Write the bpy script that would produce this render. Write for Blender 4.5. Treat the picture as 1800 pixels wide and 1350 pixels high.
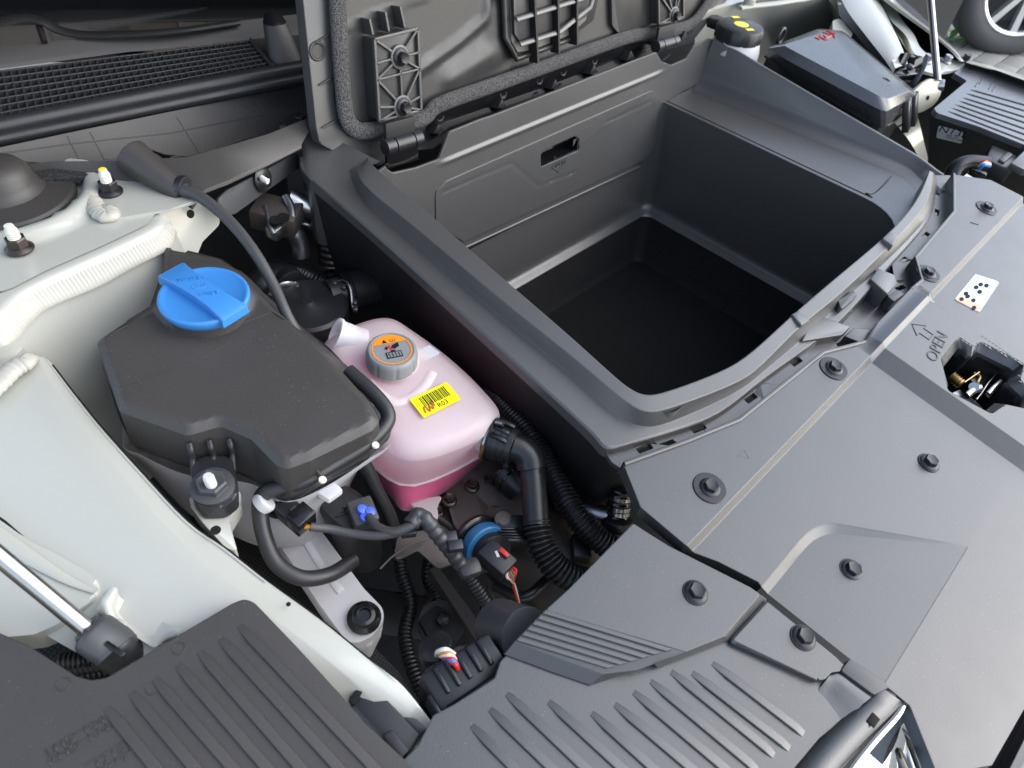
import bpy, bmesh, math, random
from mathutils import Vector as V, Matrix
random.seed(7)
for o in list(bpy.data.objects): bpy.data.objects.remove(o)
sc = bpy.context.scene
col = sc.collection
PI = math.pi

# ------------------------------------------------------------------ camera
# X = across the car (away from the viewer), Y = towards the windscreen, Z = up
FPX = 1273.0                                   # focal length in photo pixels (1800 wide)
SL = math.radians(7)                           # the bay covers slope 7 degrees down to the front
def _n(v): v = V(v); return v.normalized()
LAT = _n((0.700, -0.472, 0.536))
_r = V((-0.692, -0.631, 0.349)); _r = (_r - LAT*_r.dot(LAT)).normalized()
_u = LAT.cross(_r)
UP = math.cos(SL)*_u + math.sin(SL)*_r
REAR = UP.cross(LAT)
CAM = V((0, 0, 1.55))
def c2w(c): return V((LAT.dot(c), REAR.dot(c), UP.dot(c)))
cam = bpy.data.cameras.new('camera'); camo = bpy.data.objects.new('camera', cam); col.objects.link(camo)
rx, dn, fw = c2w(V((1, 0, 0))), c2w(V((0, 1, 0))), c2w(V((0, 0, 1)))
camo.matrix_world = Matrix(((rx.x, -dn.x, -fw.x, CAM.x), (rx.y, -dn.y, -fw.y, CAM.y), (rx.z, -dn.z, -fw.z, CAM.z), (0, 0, 0, 1)))
cam.sensor_width = 36; cam.lens = 36*FPX/1800
cam.clip_start = 0.02; cam.clip_end = 500
cam.dof.use_dof = True; cam.dof.focus_distance = 0.86; cam.dof.aperture_fstop = 9.0
sc.camera = camo

# ------------------------------------------------------------------ sky, sun, exposure
SUN_EL, SUN_AZ = math.radians(36), math.radians(-48)      # azimuth measured from +X towards +Y
sd = V((math.cos(SUN_EL)*math.cos(SUN_AZ), math.cos(SUN_EL)*math.sin(SUN_AZ), math.sin(SUN_EL)))
w = bpy.data.worlds.new("World"); sc.world = w; w.use_nodes = True
nt = w.node_tree; bg = nt.nodes['Background']
sky = nt.nodes.new('ShaderNodeTexSky'); sky.sky_type = 'NISHITA'; sky.sun_disc = False
sky.sun_elevation = SUN_EL; sky.sun_rotation = math.atan2(sd.x, sd.y)
sky.air_density = 1.0; sky.dust_density = 1.2; sky.ozone_density = 1.0
hs = nt.nodes.new('ShaderNodeHueSaturation'); hs.inputs['Saturation'].default_value = 0.7
nt.links.new(sky.outputs[0], hs.inputs['Color']); nt.links.new(hs.outputs[0], bg.inputs[0]); bg.inputs[1].default_value = 0.15
sl = bpy.data.lights.new('sun', 'SUN'); slo = bpy.data.objects.new('sun', sl); col.objects.link(slo)
sl.energy = 1.0; sl.angle = math.radians(85); sl.color = (1.0, 0.99, 0.97)
slo.rotation_euler = sd.to_track_quat('Z', 'Y').to_euler()
sc.view_settings.view_transform = 'Standard'; sc.view_settings.look = 'None'
sc.view_settings.exposure = 1.56; sc.view_settings.gamma = 1.0; sc.view_settings.use_curve_mapping = False
sc.render.engine = 'CYCLES'
sc.cycles.max_bounces = 10; sc.cycles.transparent_max_bounces = 12
sc.cycles.caustics_reflective = False; sc.cycles.caustics_refractive = False

# ------------------------------------------------------------------ pixels to places
def ray(px, py): return c2w(V(((px-900)/FPX, (py-675)/FPX, 1.0)))
class Fr:                                      # a plane: origin, two axes, normal
    def __init__(s, O, A, B):
        s.O = V(O); s.A = _n(A); B = V(B); s.B = (B - s.A*B.dot(s.A)).normalized(); s.N = s.A.cross(s.B)
    def hit(s, px, py, h=0.0):
        d = ray(px, py); t = ((s.O - CAM).dot(s.N) + h)/d.dot(s.N); return CAM + t*d
    def pix(s, px, py, h=0.0):
        q = s.hit(px, py, h) - s.O; return (q.dot(s.A), q.dot(s.B))
    def w(s, a, b, h=0.0): return s.O + a*s.A + b*s.B + h*s.N
    def ab(s, P): q = V(P)-s.O; return (q.dot(s.A), q.dot(s.B))
    def h(s, P): return (V(P)-s.O).dot(s.N)
    def up(s, h): f = Fr(s.O + s.N*h, s.A, s.B); return f
_np = V((0, -math.sin(SL), math.cos(SL)))
COV = Fr(CAM - 0.60*_np, (1, 0, 0), (0, math.cos(SL), math.sin(SL)))     # top of the bay covers
def cv(px, py, h=0.0): return COV.hit(px, py, h)
def lv(px, py, z): d = ray(px, py); return CAM + d*((z-CAM.z)/d.z)
def oY(px, py, Y): d = ray(px, py); return CAM + d*((Y-CAM.y)/d.y)
def oX(px, py, X): d = ray(px, py); return CAM + d*((X-CAM.x)/d.x)
UPZ = V((0, 0, 1))

# ------------------------------------------------------------------ materials
MAT = {}
def nodes(m): m.use_nodes = True; n = m.node_tree; return n, n.nodes['Principled BSDF'], n.nodes, n.links
def mat(name, c, rough=0.5, metal=0.0, grain=0.0, gs=900.0, var=0.0, vs=30.0, spec=0.5, coat=0.0, dust=0.0, sss=0.0, rv=0.12, bevel=0.0, trans=0.0, alpha=1.0, ds=260.0):
    m = bpy.data.materials.new(name); n, b, N, L = nodes(m)
    c = tuple(c) if hasattr(c, '__len__') else (c, c, c)
    b.inputs['Base Color'].default_value = (*c, 1); b.inputs['Roughness'].default_value = rough
    b.inputs['Metallic'].default_value = metal; b.inputs['Specular IOR Level'].default_value = spec
    b.inputs['Coat Weight'].default_value = coat; b.inputs['Coat Roughness'].default_value = 0.08
    if trans: b.inputs['Transmission Weight'].default_value = trans
    if alpha < 1: b.inputs['Alpha'].default_value = alpha
    if sss: b.inputs['Subsurface Weight'].default_value = sss; b.inputs['Subsurface Radius'].default_value = (0.02, 0.012, 0.012); b.inputs['Subsurface Scale'].default_value = 0.6
    tc = N.new('ShaderNodeTexCoord'); P = tc.outputs['Object']
    colsock = None
    if var or rv:
        t = N.new('ShaderNodeTexNoise'); t.inputs['Scale'].default_value = vs; t.inputs['Detail'].default_value = 5; t.inputs['Roughness'].default_value = 0.6
        L.new(P, t.inputs['Vector'])
        if var:
            mx = N.new('ShaderNodeMix'); mx.data_type = 'RGBA'
            mx.inputs[6].default_value = (*[x*(1-var) for x in c], 1); mx.inputs[7].default_value = (*[min(1, x*(1+var)) for x in c], 1)
            L.new(t.outputs['Fac'], mx.inputs[0]); colsock = mx.outputs[2]
        if rv:
            mr = N.new('ShaderNodeMapRange'); mr.inputs[1].default_value = 0.25; mr.inputs[2].default_value = 0.75
            mr.inputs[3].default_value = max(0.02, rough*(1-rv)); mr.inputs[4].default_value = min(1, rough*(1+rv))
            L.new(t.outputs['Fac'], mr.inputs[0]); L.new(mr.outputs[0], b.inputs['Roughness'])
    if dust:
        vo = N.new('ShaderNodeTexVoronoi'); vo.inputs['Scale'].default_value = ds; vo.inputs['Randomness'].default_value = 1
        L.new(P, vo.inputs['Vector'])
        wn = N.new('ShaderNodeTexNoise'); wn.inputs['Scale'].default_value = 14; wn.inputs['Detail'].default_value = 3; L.new(P, wn.inputs['Vector'])
        sz = N.new('ShaderNodeSeparateColor'); L.new(vo.outputs['Color'], sz.inputs[0])
        th = N.new('ShaderNodeMath'); th.operation = 'MULTIPLY'; L.new(sz.outputs[0], th.inputs[0]); th.inputs[1].default_value = 0.22
        th2 = N.new('ShaderNodeMath'); th2.operation = 'MULTIPLY'; L.new(th.outputs[0], th2.inputs[0]); L.new(wn.outputs['Fac'], th2.inputs[1])
        cmp = N.new('ShaderNodeMath'); cmp.operation = 'LESS_THAN'; L.new(vo.outputs['Distance'], cmp.inputs[0]); L.new(th2.outputs[0], cmp.inputs[1])
        sel = N.new('ShaderNodeMath'); sel.operation = 'GREATER_THAN'; L.new(sz.outputs[1], sel.inputs[0]); sel.inputs[1].default_value = 0.4
        pr = N.new('ShaderNodeMath'); pr.operation = 'MULTIPLY'; L.new(cmp.outputs[0], pr.inputs[0]); L.new(sel.outputs[0], pr.inputs[1])
        pm = N.new('ShaderNodeMath'); pm.operation = 'MULTIPLY'; L.new(pr.outputs[0], pm.inputs[0]); pm.inputs[1].default_value = dust
        mx2 = N.new('ShaderNodeMix'); mx2.data_type = 'RGBA'
        mx2.inputs[6].default_value = (*c, 1); mx2.inputs[7].default_value = (0.42, 0.4, 0.36, 1)
        if colsock: L.new(colsock, mx2.inputs[6])
        L.new(pm.outputs[0], mx2.inputs[0]); colsock = mx2.outputs[2]
    if colsock: L.new(colsock, b.inputs['Base Color'])
    if grain:
        g = N.new('ShaderNodeTexNoise'); g.inputs['Scale'].default_value = gs; g.inputs['Detail'].default_value = 3; L.new(P, g.inputs['Vector'])
        bp = N.new('ShaderNodeBump'); bp.inputs['Strength'].default_value = grain; bp.inputs['Distance'].default_value = 0.0006
        L.new(g.outputs['Fac'], bp.inputs['Height']); L.new(bp.outputs[0], b.inputs['Normal'])
    if bevel:
        bv = N.new('ShaderNodeBevel'); bv.samples = 4; bv.inputs['Radius'].default_value = bevel
        if grain: L.new(bv.outputs[0], bp.inputs['Normal'])
        else: L.new(bv.outputs[0], b.inputs['Normal'])
    MAT[name] = m; return m

# ------------------------------------------------------------------ objects
WM = {}
def link(o, parent=None, M=None):
    col.objects.link(o); M = M or Matrix.Identity(4)
    o.matrix_basis = M; WM[o.name] = M
    if parent: o.parent = parent; o.matrix_parent_inverse = WM[parent.name].inverted()
    return o
def tag(o, label, cat, group=None, kind=None):
    if label: o['label'] = label
    if cat: o['category'] = cat
    if group: o['group'] = group
    if kind: o['kind'] = kind
    return o
def thing(name, label, cat, loc, group=None):
    o = bpy.data.objects.new(name, None); o.empty_display_size = 0.02
    link(o, None, Matrix.Translation(V(loc))); return tag(o, label, cat, group)
def fin(bm, name, m, parent=None, ang=38, M=None, flat=False):
    me = bpy.data.meshes.new(name); bm.to_mesh(me); bm.free()
    me.materials.append(MAT[m] if isinstance(m, str) else m)
    if not flat:
        for p in me.polygons: p.use_smooth = True
        me.set_sharp_from_angle(angle=math.radians(ang))
    o = bpy.data.objects.new(name, me); return link(o, parent, M)
def again(o, parent, M):                        # a copy that shares mesh data
    c = o.copy(); col.objects.link(c); WM[c.name] = M
    c.parent = parent; c.matrix_parent_inverse = WM[parent.name].inverted() if parent else Matrix.Identity(4); c.matrix_basis = M; return c
def frame(loc, z, x=None):
    z = _n(z); x = V(x) if x is not None else (V((1, 0, 0)) if abs(z.x) < 0.9 else V((0, 1, 0)))
    x = (x - z*x.dot(z)).normalized(); y = z.cross(x)
    return Matrix(((x.x, y.x, z.x, loc[0]), (x.y, y.y, z.y, loc[1]), (x.z, y.z, z.z, loc[2]), (0, 0, 0, 1)))

def rnd(pts, r=0.01, n=4):                      # round the corners of a closed outline (2-D); pts may carry their own radius
    out = []; N = len(pts)
    for i, p in enumerate(pts):
        rr = p[2] if len(p) > 2 else r
        a, b, c = V(pts[i-1][:2]), V(p[:2]), V(pts[(i+1) % N][:2])
        u, v = a-b, c-b; lu, lw = u.length, v.length
        if rr <= 0 or lu < 1e-7 or lw < 1e-7: out.append((b.x, b.y)); continue
        u /= lu; v /= lw; dt = max(-1, min(1, u.dot(v))); th = math.acos(dt)
        if th > PI-0.06: out.append((b.x, b.y)); continue
        d = min(rr/math.tan(th/2), 0.48*lu, 0.48*lw)
        p0, p2 = b+u*d, b+v*d
        for k in range(n+1):
            t = k/n; q = (1-t)**2*p0 + 2*t*(1-t)*b + t*t*p2; out.append((q.x, q.y))
    return out
def pxo(fr, pts, h=0.0):                        # photo outline -> outline on a plane
    return [(*fr.pix(p[0], p[1], h), *p[2:]) for p in pts]
def area2(P): return sum(P[i-1][0]*P[i][1]-P[i][0]*P[i-1][1] for i in range(len(P)))
def ccw(P): return P if area2(P) > 0 else P[::-1]
def inpoly(x, y, P):
    r = False; j = len(P)-1
    for i in range(len(P)):
        xi, yi = P[i][0], P[i][1]; xj, yj = P[j][0], P[j][1]
        if (yi > y) != (yj > y) and x < (xj-xi)*(y-yi)/(yj-yi)+xi: r = not r
        j = i
    return r
def segd(x, y, ax, ay, bx, by):
    dx, dy = bx-ax, by-ay; l = dx*dx+dy*dy; t = 0 if l == 0 else max(0, min(1, ((x-ax)*dx+(y-ay)*dy)/l))
    return math.hypot(x-ax-t*dx, y-ay-t*dy)
def pd(x, y, P, closed=True):
    return min(segd(x, y, *P[i-1][:2], *P[i][:2]) for i in range(0 if closed else 1, len(P)))
def lin(t): return max(0.0, min(1.0, t))
def ss(t): t = max(0.0, min(1.0, t)); return t*t*(3-2*t)
def _clip(poly, ax, val, sgn):
    out = []
    for i in range(len(poly)):
        p, q = poly[i-1], poly[i]; dp, dq = sgn*(p[ax]-val), sgn*(q[ax]-val)
        if (dp >= 0) != (dq >= 0):
            t = dp/(dp-dq); out.append((p[0]+t*(q[0]-p[0]), p[1]+t*(q[1]-p[1])))
        if dq >= 0: out.append(q)
    return out
def panel(name, fr, out, m, parent, hf=None, cell=0.006, thick=0.003, holes=(), la=(), lb=(), ang=24):
    """a moulded sheet over an outline on a plane; hf(a,b) is its relief; la/lb are extra grid lines at creases"""
    P = ccw([(p[0], p[1]) for p in out]); hs = [ccw([(p[0], p[1]) for p in h])[::-1] for h in holes]
    for h in hs:                                 # keyhole bridges
        k = max(range(len(h)), key=lambda i: h[i][0]); best = min(range(len(P)), key=lambda i: (P[i][0]-h[k][0])**2+(P[i][1]-h[k][1])**2)
        P = P[:best+1] + h[k:] + h[:k+1] + P[best:]
    xs = [p[0] for p in P]; ys = [p[1] for p in P]
    def lines(lo, hi, ex):
        n = max(1, math.ceil((hi-lo)/cell)); L = [lo+(hi-lo)*i/n for i in range(n+1)]
        L = [x for x in L if all(abs(x-e) > cell*0.4 for e in ex) or x in (lo, hi)] + [e for e in ex if lo < e < hi]
        return sorted(set(L))
    A = lines(min(xs), max(xs), la); B = lines(min(ys), max(ys), lb)
    touched = set()
    import bisect
    for i in range(len(P)):                      # cells crossed by the outline
        (x0, y0), (x1, y1) = P[i-1], P[i]; n = max(1, int(math.hypot(x1-x0, y1-y0)/(cell*0.15)))
        for k in range(n+1):
            x = x0+(x1-x0)*k/n; y = y0+(y1-y0)*k/n
            ia = min(len(A)-2, max(0, bisect.bisect_right(A, x)-1)); ib = min(len(B)-2, max(0, bisect.bisect_right(B, y)-1))
            for da in (-1, 0, 1):
                for db in (-1, 0, 1):
                    if 0 <= ia+da < len(A)-1 and 0 <= ib+db < len(B)-1: touched.add((ia+da, ib+db))
    bm = bmesh.new(); VC = {}
    def vert(x, y):
        k = (round(x*2e5), round(y*2e5))
        if k not in VC: VC[k] = bm.verts.new(fr.w(x, y, hf(x, y) if hf else 0.0))
        return VC[k]
    def face(pts):
        vs = []
        for p in pts:
            v = vert(*p)
            if v not in vs: vs.append(v)
        if len(vs) > 2:
            try: bm.faces.new(vs)
            except ValueError: pass
    for ia in range(len(A)-1):
        for ib in range(len(B)-1):
            a0, a1, b0, b1 = A[ia], A[ia+1], B[ib], B[ib+1]
            if (ia, ib) in touched:
                q = _clip(_clip(_clip(_clip(P, 0, a0, 1), 0, a1, -1), 1, b0, 1), 1, b1, -1)
                if len(q) > 2 and abs(area2(q)) > 1e-10: face(q)
            elif inpoly((a0+a1)/2, (b0+b1)/2, P): face([(a0, b0), (a1, b0), (a1, b1), (a0, b1)])
    bmesh.ops.remove_doubles(bm, verts=bm.verts, dist=4e-6)
    if thick:                                    # side walls, one strip for the outline and one for each hole
        for L in [ccw([(p[0], p[1]) for p in out])] + hs:
            Q = []
            for i in range(len(L)):
                (x0, y0), (x1, y1) = L[i-1], L[i]; d = math.hypot(x1-x0, y1-y0)
                if d < 1e-6: continue
                n = max(1, int(d/(cell*2))); Q += [(x0+(x1-x0)*k/n, y0+(y1-y0)*k/n) for k in range(n)]
            T = [bm.verts.new(fr.w(x, y, hf(x, y) if hf else 0.0)) for x, y in Q]; D_ = [bm.verts.new(v.co-thick*fr.N) for v in T]
            for i in range(len(Q)): bm.faces.new((T[i-1], D_[i-1], D_[i], T[i]))
    return fin(bm, name, m, parent, ang)
def slab(name, fr, out, h0, h1, m, parent, bev=0.0015, seg=2, taper=0.0, ang=38):
    """outline extruded from h0 up to h1 with rounded top edges"""
    P = ccw([(p[0], p[1]) for p in out]); bm = bmesh.new()
    cx = sum(p[0] for p in P)/len(P); cy = sum(p[1] for p in P)/len(P)
    top = [bm.verts.new(fr.w(cx+(x-cx)*(1-taper), cy+(y-cy)*(1-taper), h1)) for x, y in P]; bot = [bm.verts.new(fr.w(x, y, h0)) for x, y in P]
    ft = bm.faces.new(top); bm.faces.new(bot[::-1]); n = len(P)
    for i in range(n): bm.faces.new((top[i-1], bot[i-1], bot[i], top[i]))
    if bev:
        try: bmesh.ops.bevel(bm, geom=list(ft.edges), offset=bev, segments=seg, profile=0.6, affect='EDGES', clamp_overlap=True)
        except Exception: pass
    bmesh.ops.recalc_face_normals(bm, faces=bm.faces)
    return fin(bm, name, m, parent, ang)
def addslab(bm, fr, out, h0, h1):
    P = ccw([(p[0], p[1]) for p in out]); n = len(P)
    top = [bm.verts.new(fr.w(x, y, h1)) for x, y in P]; bot = [bm.verts.new(fr.w(x, y, h0)) for x, y in P]
    bm.faces.new(top); bm.faces.new(bot[::-1])
    for i in range(n): bm.faces.new((top[i-1], bot[i-1], bot[i], top[i]))
def loft(name, loops, m, parent, closed=True, cap0=False, cap1=False, ang=40, bm=None, own=True):
    bm = bm or bmesh.new(); R = [[bm.verts.new(V(p)) for p in L] for L in loops]; n = len(R[0])
    for a, b in zip(R, R[1:]):
        for i in range(0 if closed else 1, n):
            try: bm.faces.new((a[i-1], a[i], b[i], b[i-1]))
            except ValueError: pass
    if cap0: bm.faces.new(R[0][::-1])
    if cap1: bm.faces.new(R[-1])
    if not own: return bm
    bmesh.ops.recalc_face_normals(bm, faces=bm.faces)
    return fin(bm, name, m, parent, ang)
def crom(P, k=8, closed=False):
    P = [V(p) for p in P]; out = []; n = len(P)
    if n == 2 and not closed: return [P[0].lerp(P[1], i/k) for i in range(k+1)]
    for i in range(n if closed else n-1):
        p1, p2 = P[i], P[(i+1) % n]
        p0 = P[i-1] if (i > 0 or closed) else p1*2-p2
        p3 = P[(i+2) % n] if (i+2 < n or closed) else p2*2-p1
        for j in range(k):
            t = j/k; out.append(0.5*(2*p1+(p2-p0)*t+(2*p0-5*p1+4*p2-p3)*t*t+(3*p1-p0-3*p2+p3)*t**3))
    if not closed: out.append(P[-1])
    return out
def resample(pts, step):
    L = [0]
    for a, b in zip(pts, pts[1:]): L.append(L[-1]+(b-a).length)
    n = max(2, int(L[-1]/step)); out = []; j = 0
    for i in range(n+1):
        s = L[-1]*i/n
        while j < len(L)-2 and L[j+1] < s: j += 1
        t = (s-L[j])/max(1e-9, L[j+1]-L[j]); out.append(pts[j].lerp(pts[j+1], t))
    return out, L[-1]
def tubebm(bm, pts, r, seg=12, step=None, cap=True, flat=None, sm=8, closed=False):
    C = crom(pts, sm, closed) if sm else [V(p) for p in pts]
    if step: C, Lt = resample(C, step)
    n = len(C); up = None; rings = []; s = 0.0; tot = sum((C[i+1]-C[i]).length for i in range(n-1)) or 1
    for i, p in enumerate(C):
        if closed: t = (C[(i+1) % n]-C[i-1])
        else: t = C[min(n-1, i+1)]-C[max(0, i-1)]
        t.normalize()
        if up is None: up = t.orthogonal().normalized() if flat is None else V(flat)
        if flat is not None: up = V(flat)
        up = (up-t*up.dot(t)).normalized(); sd_ = t.cross(up)
        if i: s += (p-C[i-1]).length
        rr = r(s, s/tot) if callable(r) else r
        ra, rb = rr if isinstance(rr, tuple) else (rr, rr)
        rings.append([bm.verts.new(p+up*(ra*math.cos(2*PI*k/seg))+sd_*(rb*math.sin(2*PI*k/seg))) for k in range(seg)])
    for i in range(n if closed else n-1):
        a, b = rings[i], rings[(i+1) % n]
        for k in range(seg): bm.faces.new((a[k-1], a[k], b[k], b[k-1]))
    if cap and not closed: bm.faces.new(rings[0][::-1]); bm.faces.new(rings[-1])
def tube(name, pts, r, m, parent=None, ang=50, **k):
    bm = bmesh.new(); tubebm(bm, pts, r, **k); bmesh.ops.recalc_face_normals(bm, faces=bm.faces); return fin(bm, name, m, parent, ang)
def corr(r, pitch=0.006, amp=0.0022, s0=-1, s1=1e9):     # corrugated hose radius
    def f(s, t): return r - (amp*(0.5+0.5*math.cos(2*PI*s/pitch))**1.5 if s0 < s < s1 else 0.0)
    return f
def lathebm(bm, M, prof, n=32, cap=True, a0=0, a1=2*PI):
    R = []
    for r, h in prof: R.append([bm.verts.new(M @ V((r*math.cos(a0+(a1-a0)*k/n), r*math.sin(a0+(a1-a0)*k/n), h))) for k in range(n)])
    for a, b in zip(R, R[1:]):
        for k in range(n): bm.faces.new((a[k-1], a[k], b[k], b[k-1]))
    if cap: bm.faces.new(R[0][::-1]); bm.faces.new(R[-1])
def lathe(name, loc, axis, prof, m, parent=None, n=32, cap=True, ang=35):
    bm = bmesh.new(); lathebm(bm, frame(loc, axis), prof, n, cap); bmesh.ops.recalc_face_normals(bm, faces=bm.faces)
    return fin(bm, name, m, parent, ang)
def boxbm(bm, M, sx, sy, sz, bev=0.0):
    r = bmesh.ops.create_cube(bm, size=1.0, matrix=M @ Matrix.Diagonal((sx, sy, sz, 1)))
    if bev:
        es = list({e for v in r['verts'] for e in v.link_edges}); bmesh.ops.bevel(bm, geom=es, offset=bev, segments=2, profile=0.5, affect='EDGES')
def box(name, M, s, m, parent=None, bev=0.001):
    bm = bmesh.new(); boxbm(bm, M, *s, bev); return fin(bm, name, m, parent)
def text(name, s, M, size, m, parent, ext=0.0003, align='CENTER', sx=1.0):
    cu = bpy.data.curves.new(name, 'FONT'); cu.body = s; cu.size = size; cu.extrude = ext; cu.align_x = align; cu.align_y = 'CENTER'; cu.resolution_u = 3
    t = bpy.data.objects.new(name, cu); col.objects.link(t); bpy.context.view_layer.update()
    me = bpy.data.meshes.new_from_object(t.evaluated_get(bpy.context.evaluated_depsgraph_get())); bpy.data.objects.remove(t)
    me.materials.clear(); me.materials.append(MAT[m]); me.name = name
    return link(bpy.data.objects.new(name, me), parent, M @ Matrix.Diagonal((sx, 1, 1, 1)))
def hexprof(bm, M, r, h0, h1, bev=0.0008):
    vs0 = [bm.verts.new(M @ V((r*math.cos(PI/3*k), r*math.sin(PI/3*k), h0))) for k in range(6)]
    vs1 = [bm.verts.new(M @ V((r*math.cos(PI/3*k), r*math.sin(PI/3*k), h1-bev))) for k in range(6)]
    vs2 = [bm.verts.new(M @ V(((r-bev)*math.cos(PI/3*k), (r-bev)*math.sin(PI/3*k), h1))) for k in range(6)]
    vs3 = [bm.verts.new(M @ V(((r*.62)*math.cos(PI/3*k), (r*.62)*math.sin(PI/3*k), h1-bev*0.7))) for k in range(6)]
    for a, b in ((vs0, vs1), (vs1, vs2), (vs2, vs3)):
        for k in range(6): bm.faces.new((a[k-1], a[k], b[k], b[k-1]))
    bm.faces.new(vs3)
BOLT = {}
def bolt(loc, nrm, parent, rw=0.013, rh=0.0058, hh=0.006, m='bolt', tilt=0.0, wm='bolt', key=None, name='bolt'):
    """hex bolt: flange and head, with a wide washer as its sub-part; copies share the mesh"""
    key = key or (rw, rh, hh, m, wm); M = frame(loc, nrm) @ Matrix.Rotation(random.random()*PI, 4, 'Z')
    if key not in BOLT:
        bm = bmesh.new(); I = Matrix.Identity(4)
        lathebm(bm, I, [(rh*1.42, 0.0012), (rh*1.5, 0.0018), (rh*1.35, 0.0027), (rh*1.05, 0.0033)], 20)
        hexprof(bm, I, rh*1.06, 0.003, 0.003+hh); bmesh.ops.recalc_face_normals(bm, faces=bm.faces)
        b = fin(bm, name, m, parent, 30, M); bm = bmesh.new()
        lathebm(bm, I, [(rw, -0.0004), (rw*1.0, 0.0008), (rw*0.96, 0.0013), (rh*1.4, 0.0014)], 28); bmesh.ops.recalc_face_normals(bm, faces=bm.faces)
        wsh = fin(bm, 'washer', wm, b, 30, M); BOLT[key] = (b, wsh); return b
    b0, w0 = BOLT[key]; b = again(b0, parent, M); again(w0, b, M); return b
# ------------------------------------------------------------------ materials of the place
mat('cover', (0.033, 0.033, 0.0335), 0.33, spec=0.9, grain=0.26, gs=1000, dust=0.3, ds=300, bevel=0.0016)
mat('coverdusty', (0.037, 0.0335, 0.031), 0.5, grain=0.26, gs=900, dust=0.55, ds=420, var=0.12, vs=12, bevel=0.0016)
mat('tub', (0.060, 0.0585, 0.057), 0.31, spec=0.8, grain=0.45, gs=800, bevel=0.0024)
mat('satin', (0.045, 0.046, 0.048), 0.42, grain=0.2, gs=1800, bevel=0.001)
mat('rubber', (0.018, 0.018, 0.019), 0.42, rv=0.2, bevel=0.001)
mat('hose', (0.012, 0.012, 0.013), 0.34, rv=0.25, vs=60)
mat('hosegrey', (0.045, 0.045, 0.046), 0.5)
mat('gloss', (0.008, 0.008, 0.009), 0.16, rv=0.3, bevel=0.001)
mat('dark', (0.006, 0.006, 0.0065), 0.6)
mat('plug', (0.016, 0.016, 0.018), 0.38, bevel=0.001)
mat('lidin', (0.032, 0.031, 0.030), 0.40, grain=0.15, gs=300, rv=0.45, vs=16, var=0.2, bevel=0.001)
mat('bolt', (0.028, 0.028, 0.030), 0.34, metal=0.5, rv=0.4, vs=200)
mat('boltbright', (0.24, 0.24, 0.25), 0.3, metal=0.9, rv=0.4, vs=200)
mat('boltbrown', (0.075, 0.062, 0.054), 0.34, metal=0.8, rv=0.4, vs=200)
mat('paint', (0.385, 0.385, 0.342), 0.28, coat=0.6, rv=0.0, var=0.015, vs=3)
mat('paintin', (0.38, 0.38, 0.34), 0.42, coat=0.2, rv=0.15, var=0.04, vs=9)
mat('creampaint', (0.44, 0.42, 0.32), 0.4, coat=0.3)
mat('sealer', (0.38, 0.365, 0.315), 0.45, var=0.06, vs=80)
mat('blue', (0.040, 0.20, 0.50), 0.36, grain=0.05, sss=0.1)
mat('greycap', (0.20, 0.205, 0.21), 0.42, grain=0.1, gs=1500)
mat('orange', (0.68, 0.23, 0.012), 0.4)
mat('ink', (0.012, 0.012, 0.012), 0.6, spec=0.1)
mat('red', (0.6, 0.02, 0.02), 0.4)
mat('yellow', (0.72, 0.68, 0.0), 0.4)
mat('yellowink', (0.85, 0.66, 0.02), 0.4)
mat('white', (0.6, 0.6, 0.58), 0.4)
mat('label', (0.55, 0.56, 0.57), 0.35)
mat('chalk', (0.6, 0.6, 0.5), 0.6, var=0.08, vs=300)
mat('steel', (0.36, 0.345, 0.33), 0.22, metal=1.0, rv=0.3, vs=120)
mat('alu', (0.42, 0.42, 0.43), 0.34, metal=1.0, rv=0.3, vs=60)
mat('castbrown', (0.080, 0.066, 0.058), 0.5, metal=0.4, grain=0.4, gs=700, var=0.2)
mat('olive', (0.16, 0.15, 0.05), 0.45)
mat('bluering', (0.03, 0.16, 0.34), 0.35)
mat('wirered', (0.55, 0.03, 0.02), 0.4)
mat('wirewhite', (0.75, 0.73, 0.68), 0.4)
mat('wiregreen', (0.03, 0.25, 0.13), 0.4)
mat('wireorange', (0.62, 0.25, 0.03), 0.4)
mat('wireblue', (0.05, 0.2, 0.6), 0.4)
mat('tape', (0.03, 0.03, 0.032), 0.4, grain=0.6, gs=250)
mat('carpet', (0.010, 0.010, 0.010), 0.95, grain=1.0, gs=500, spec=0.15, var=0.5, vs=500)
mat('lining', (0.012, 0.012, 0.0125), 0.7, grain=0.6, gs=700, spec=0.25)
mat('bluesilicone', (0.06, 0.12, 0.75), 0.3)
mat('tile', (0.30, 0.29, 0.27), 0.85, var=0.12, vs=14, grain=0.5, gs=300)
mat('sand', (0.16, 0.15, 0.12), 0.95, var=0.3, vs=60)
mat('tyre', (0.06, 0.06, 0.062), 0.7, grain=0.6, gs=260, var=0.25, vs=12)
mat('rimsilver', (0.66, 0.66, 0.66), 0.3, metal=0.6)
mat('rimdark', (0.10, 0.10, 0.105), 0.35, metal=0.4)
mat('leaf', (0.10, 0.26, 0.06), 0.5, var=0.3)
mat('brass', (0.35, 0.26, 0.12), 0.35, metal=1.0)

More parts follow.
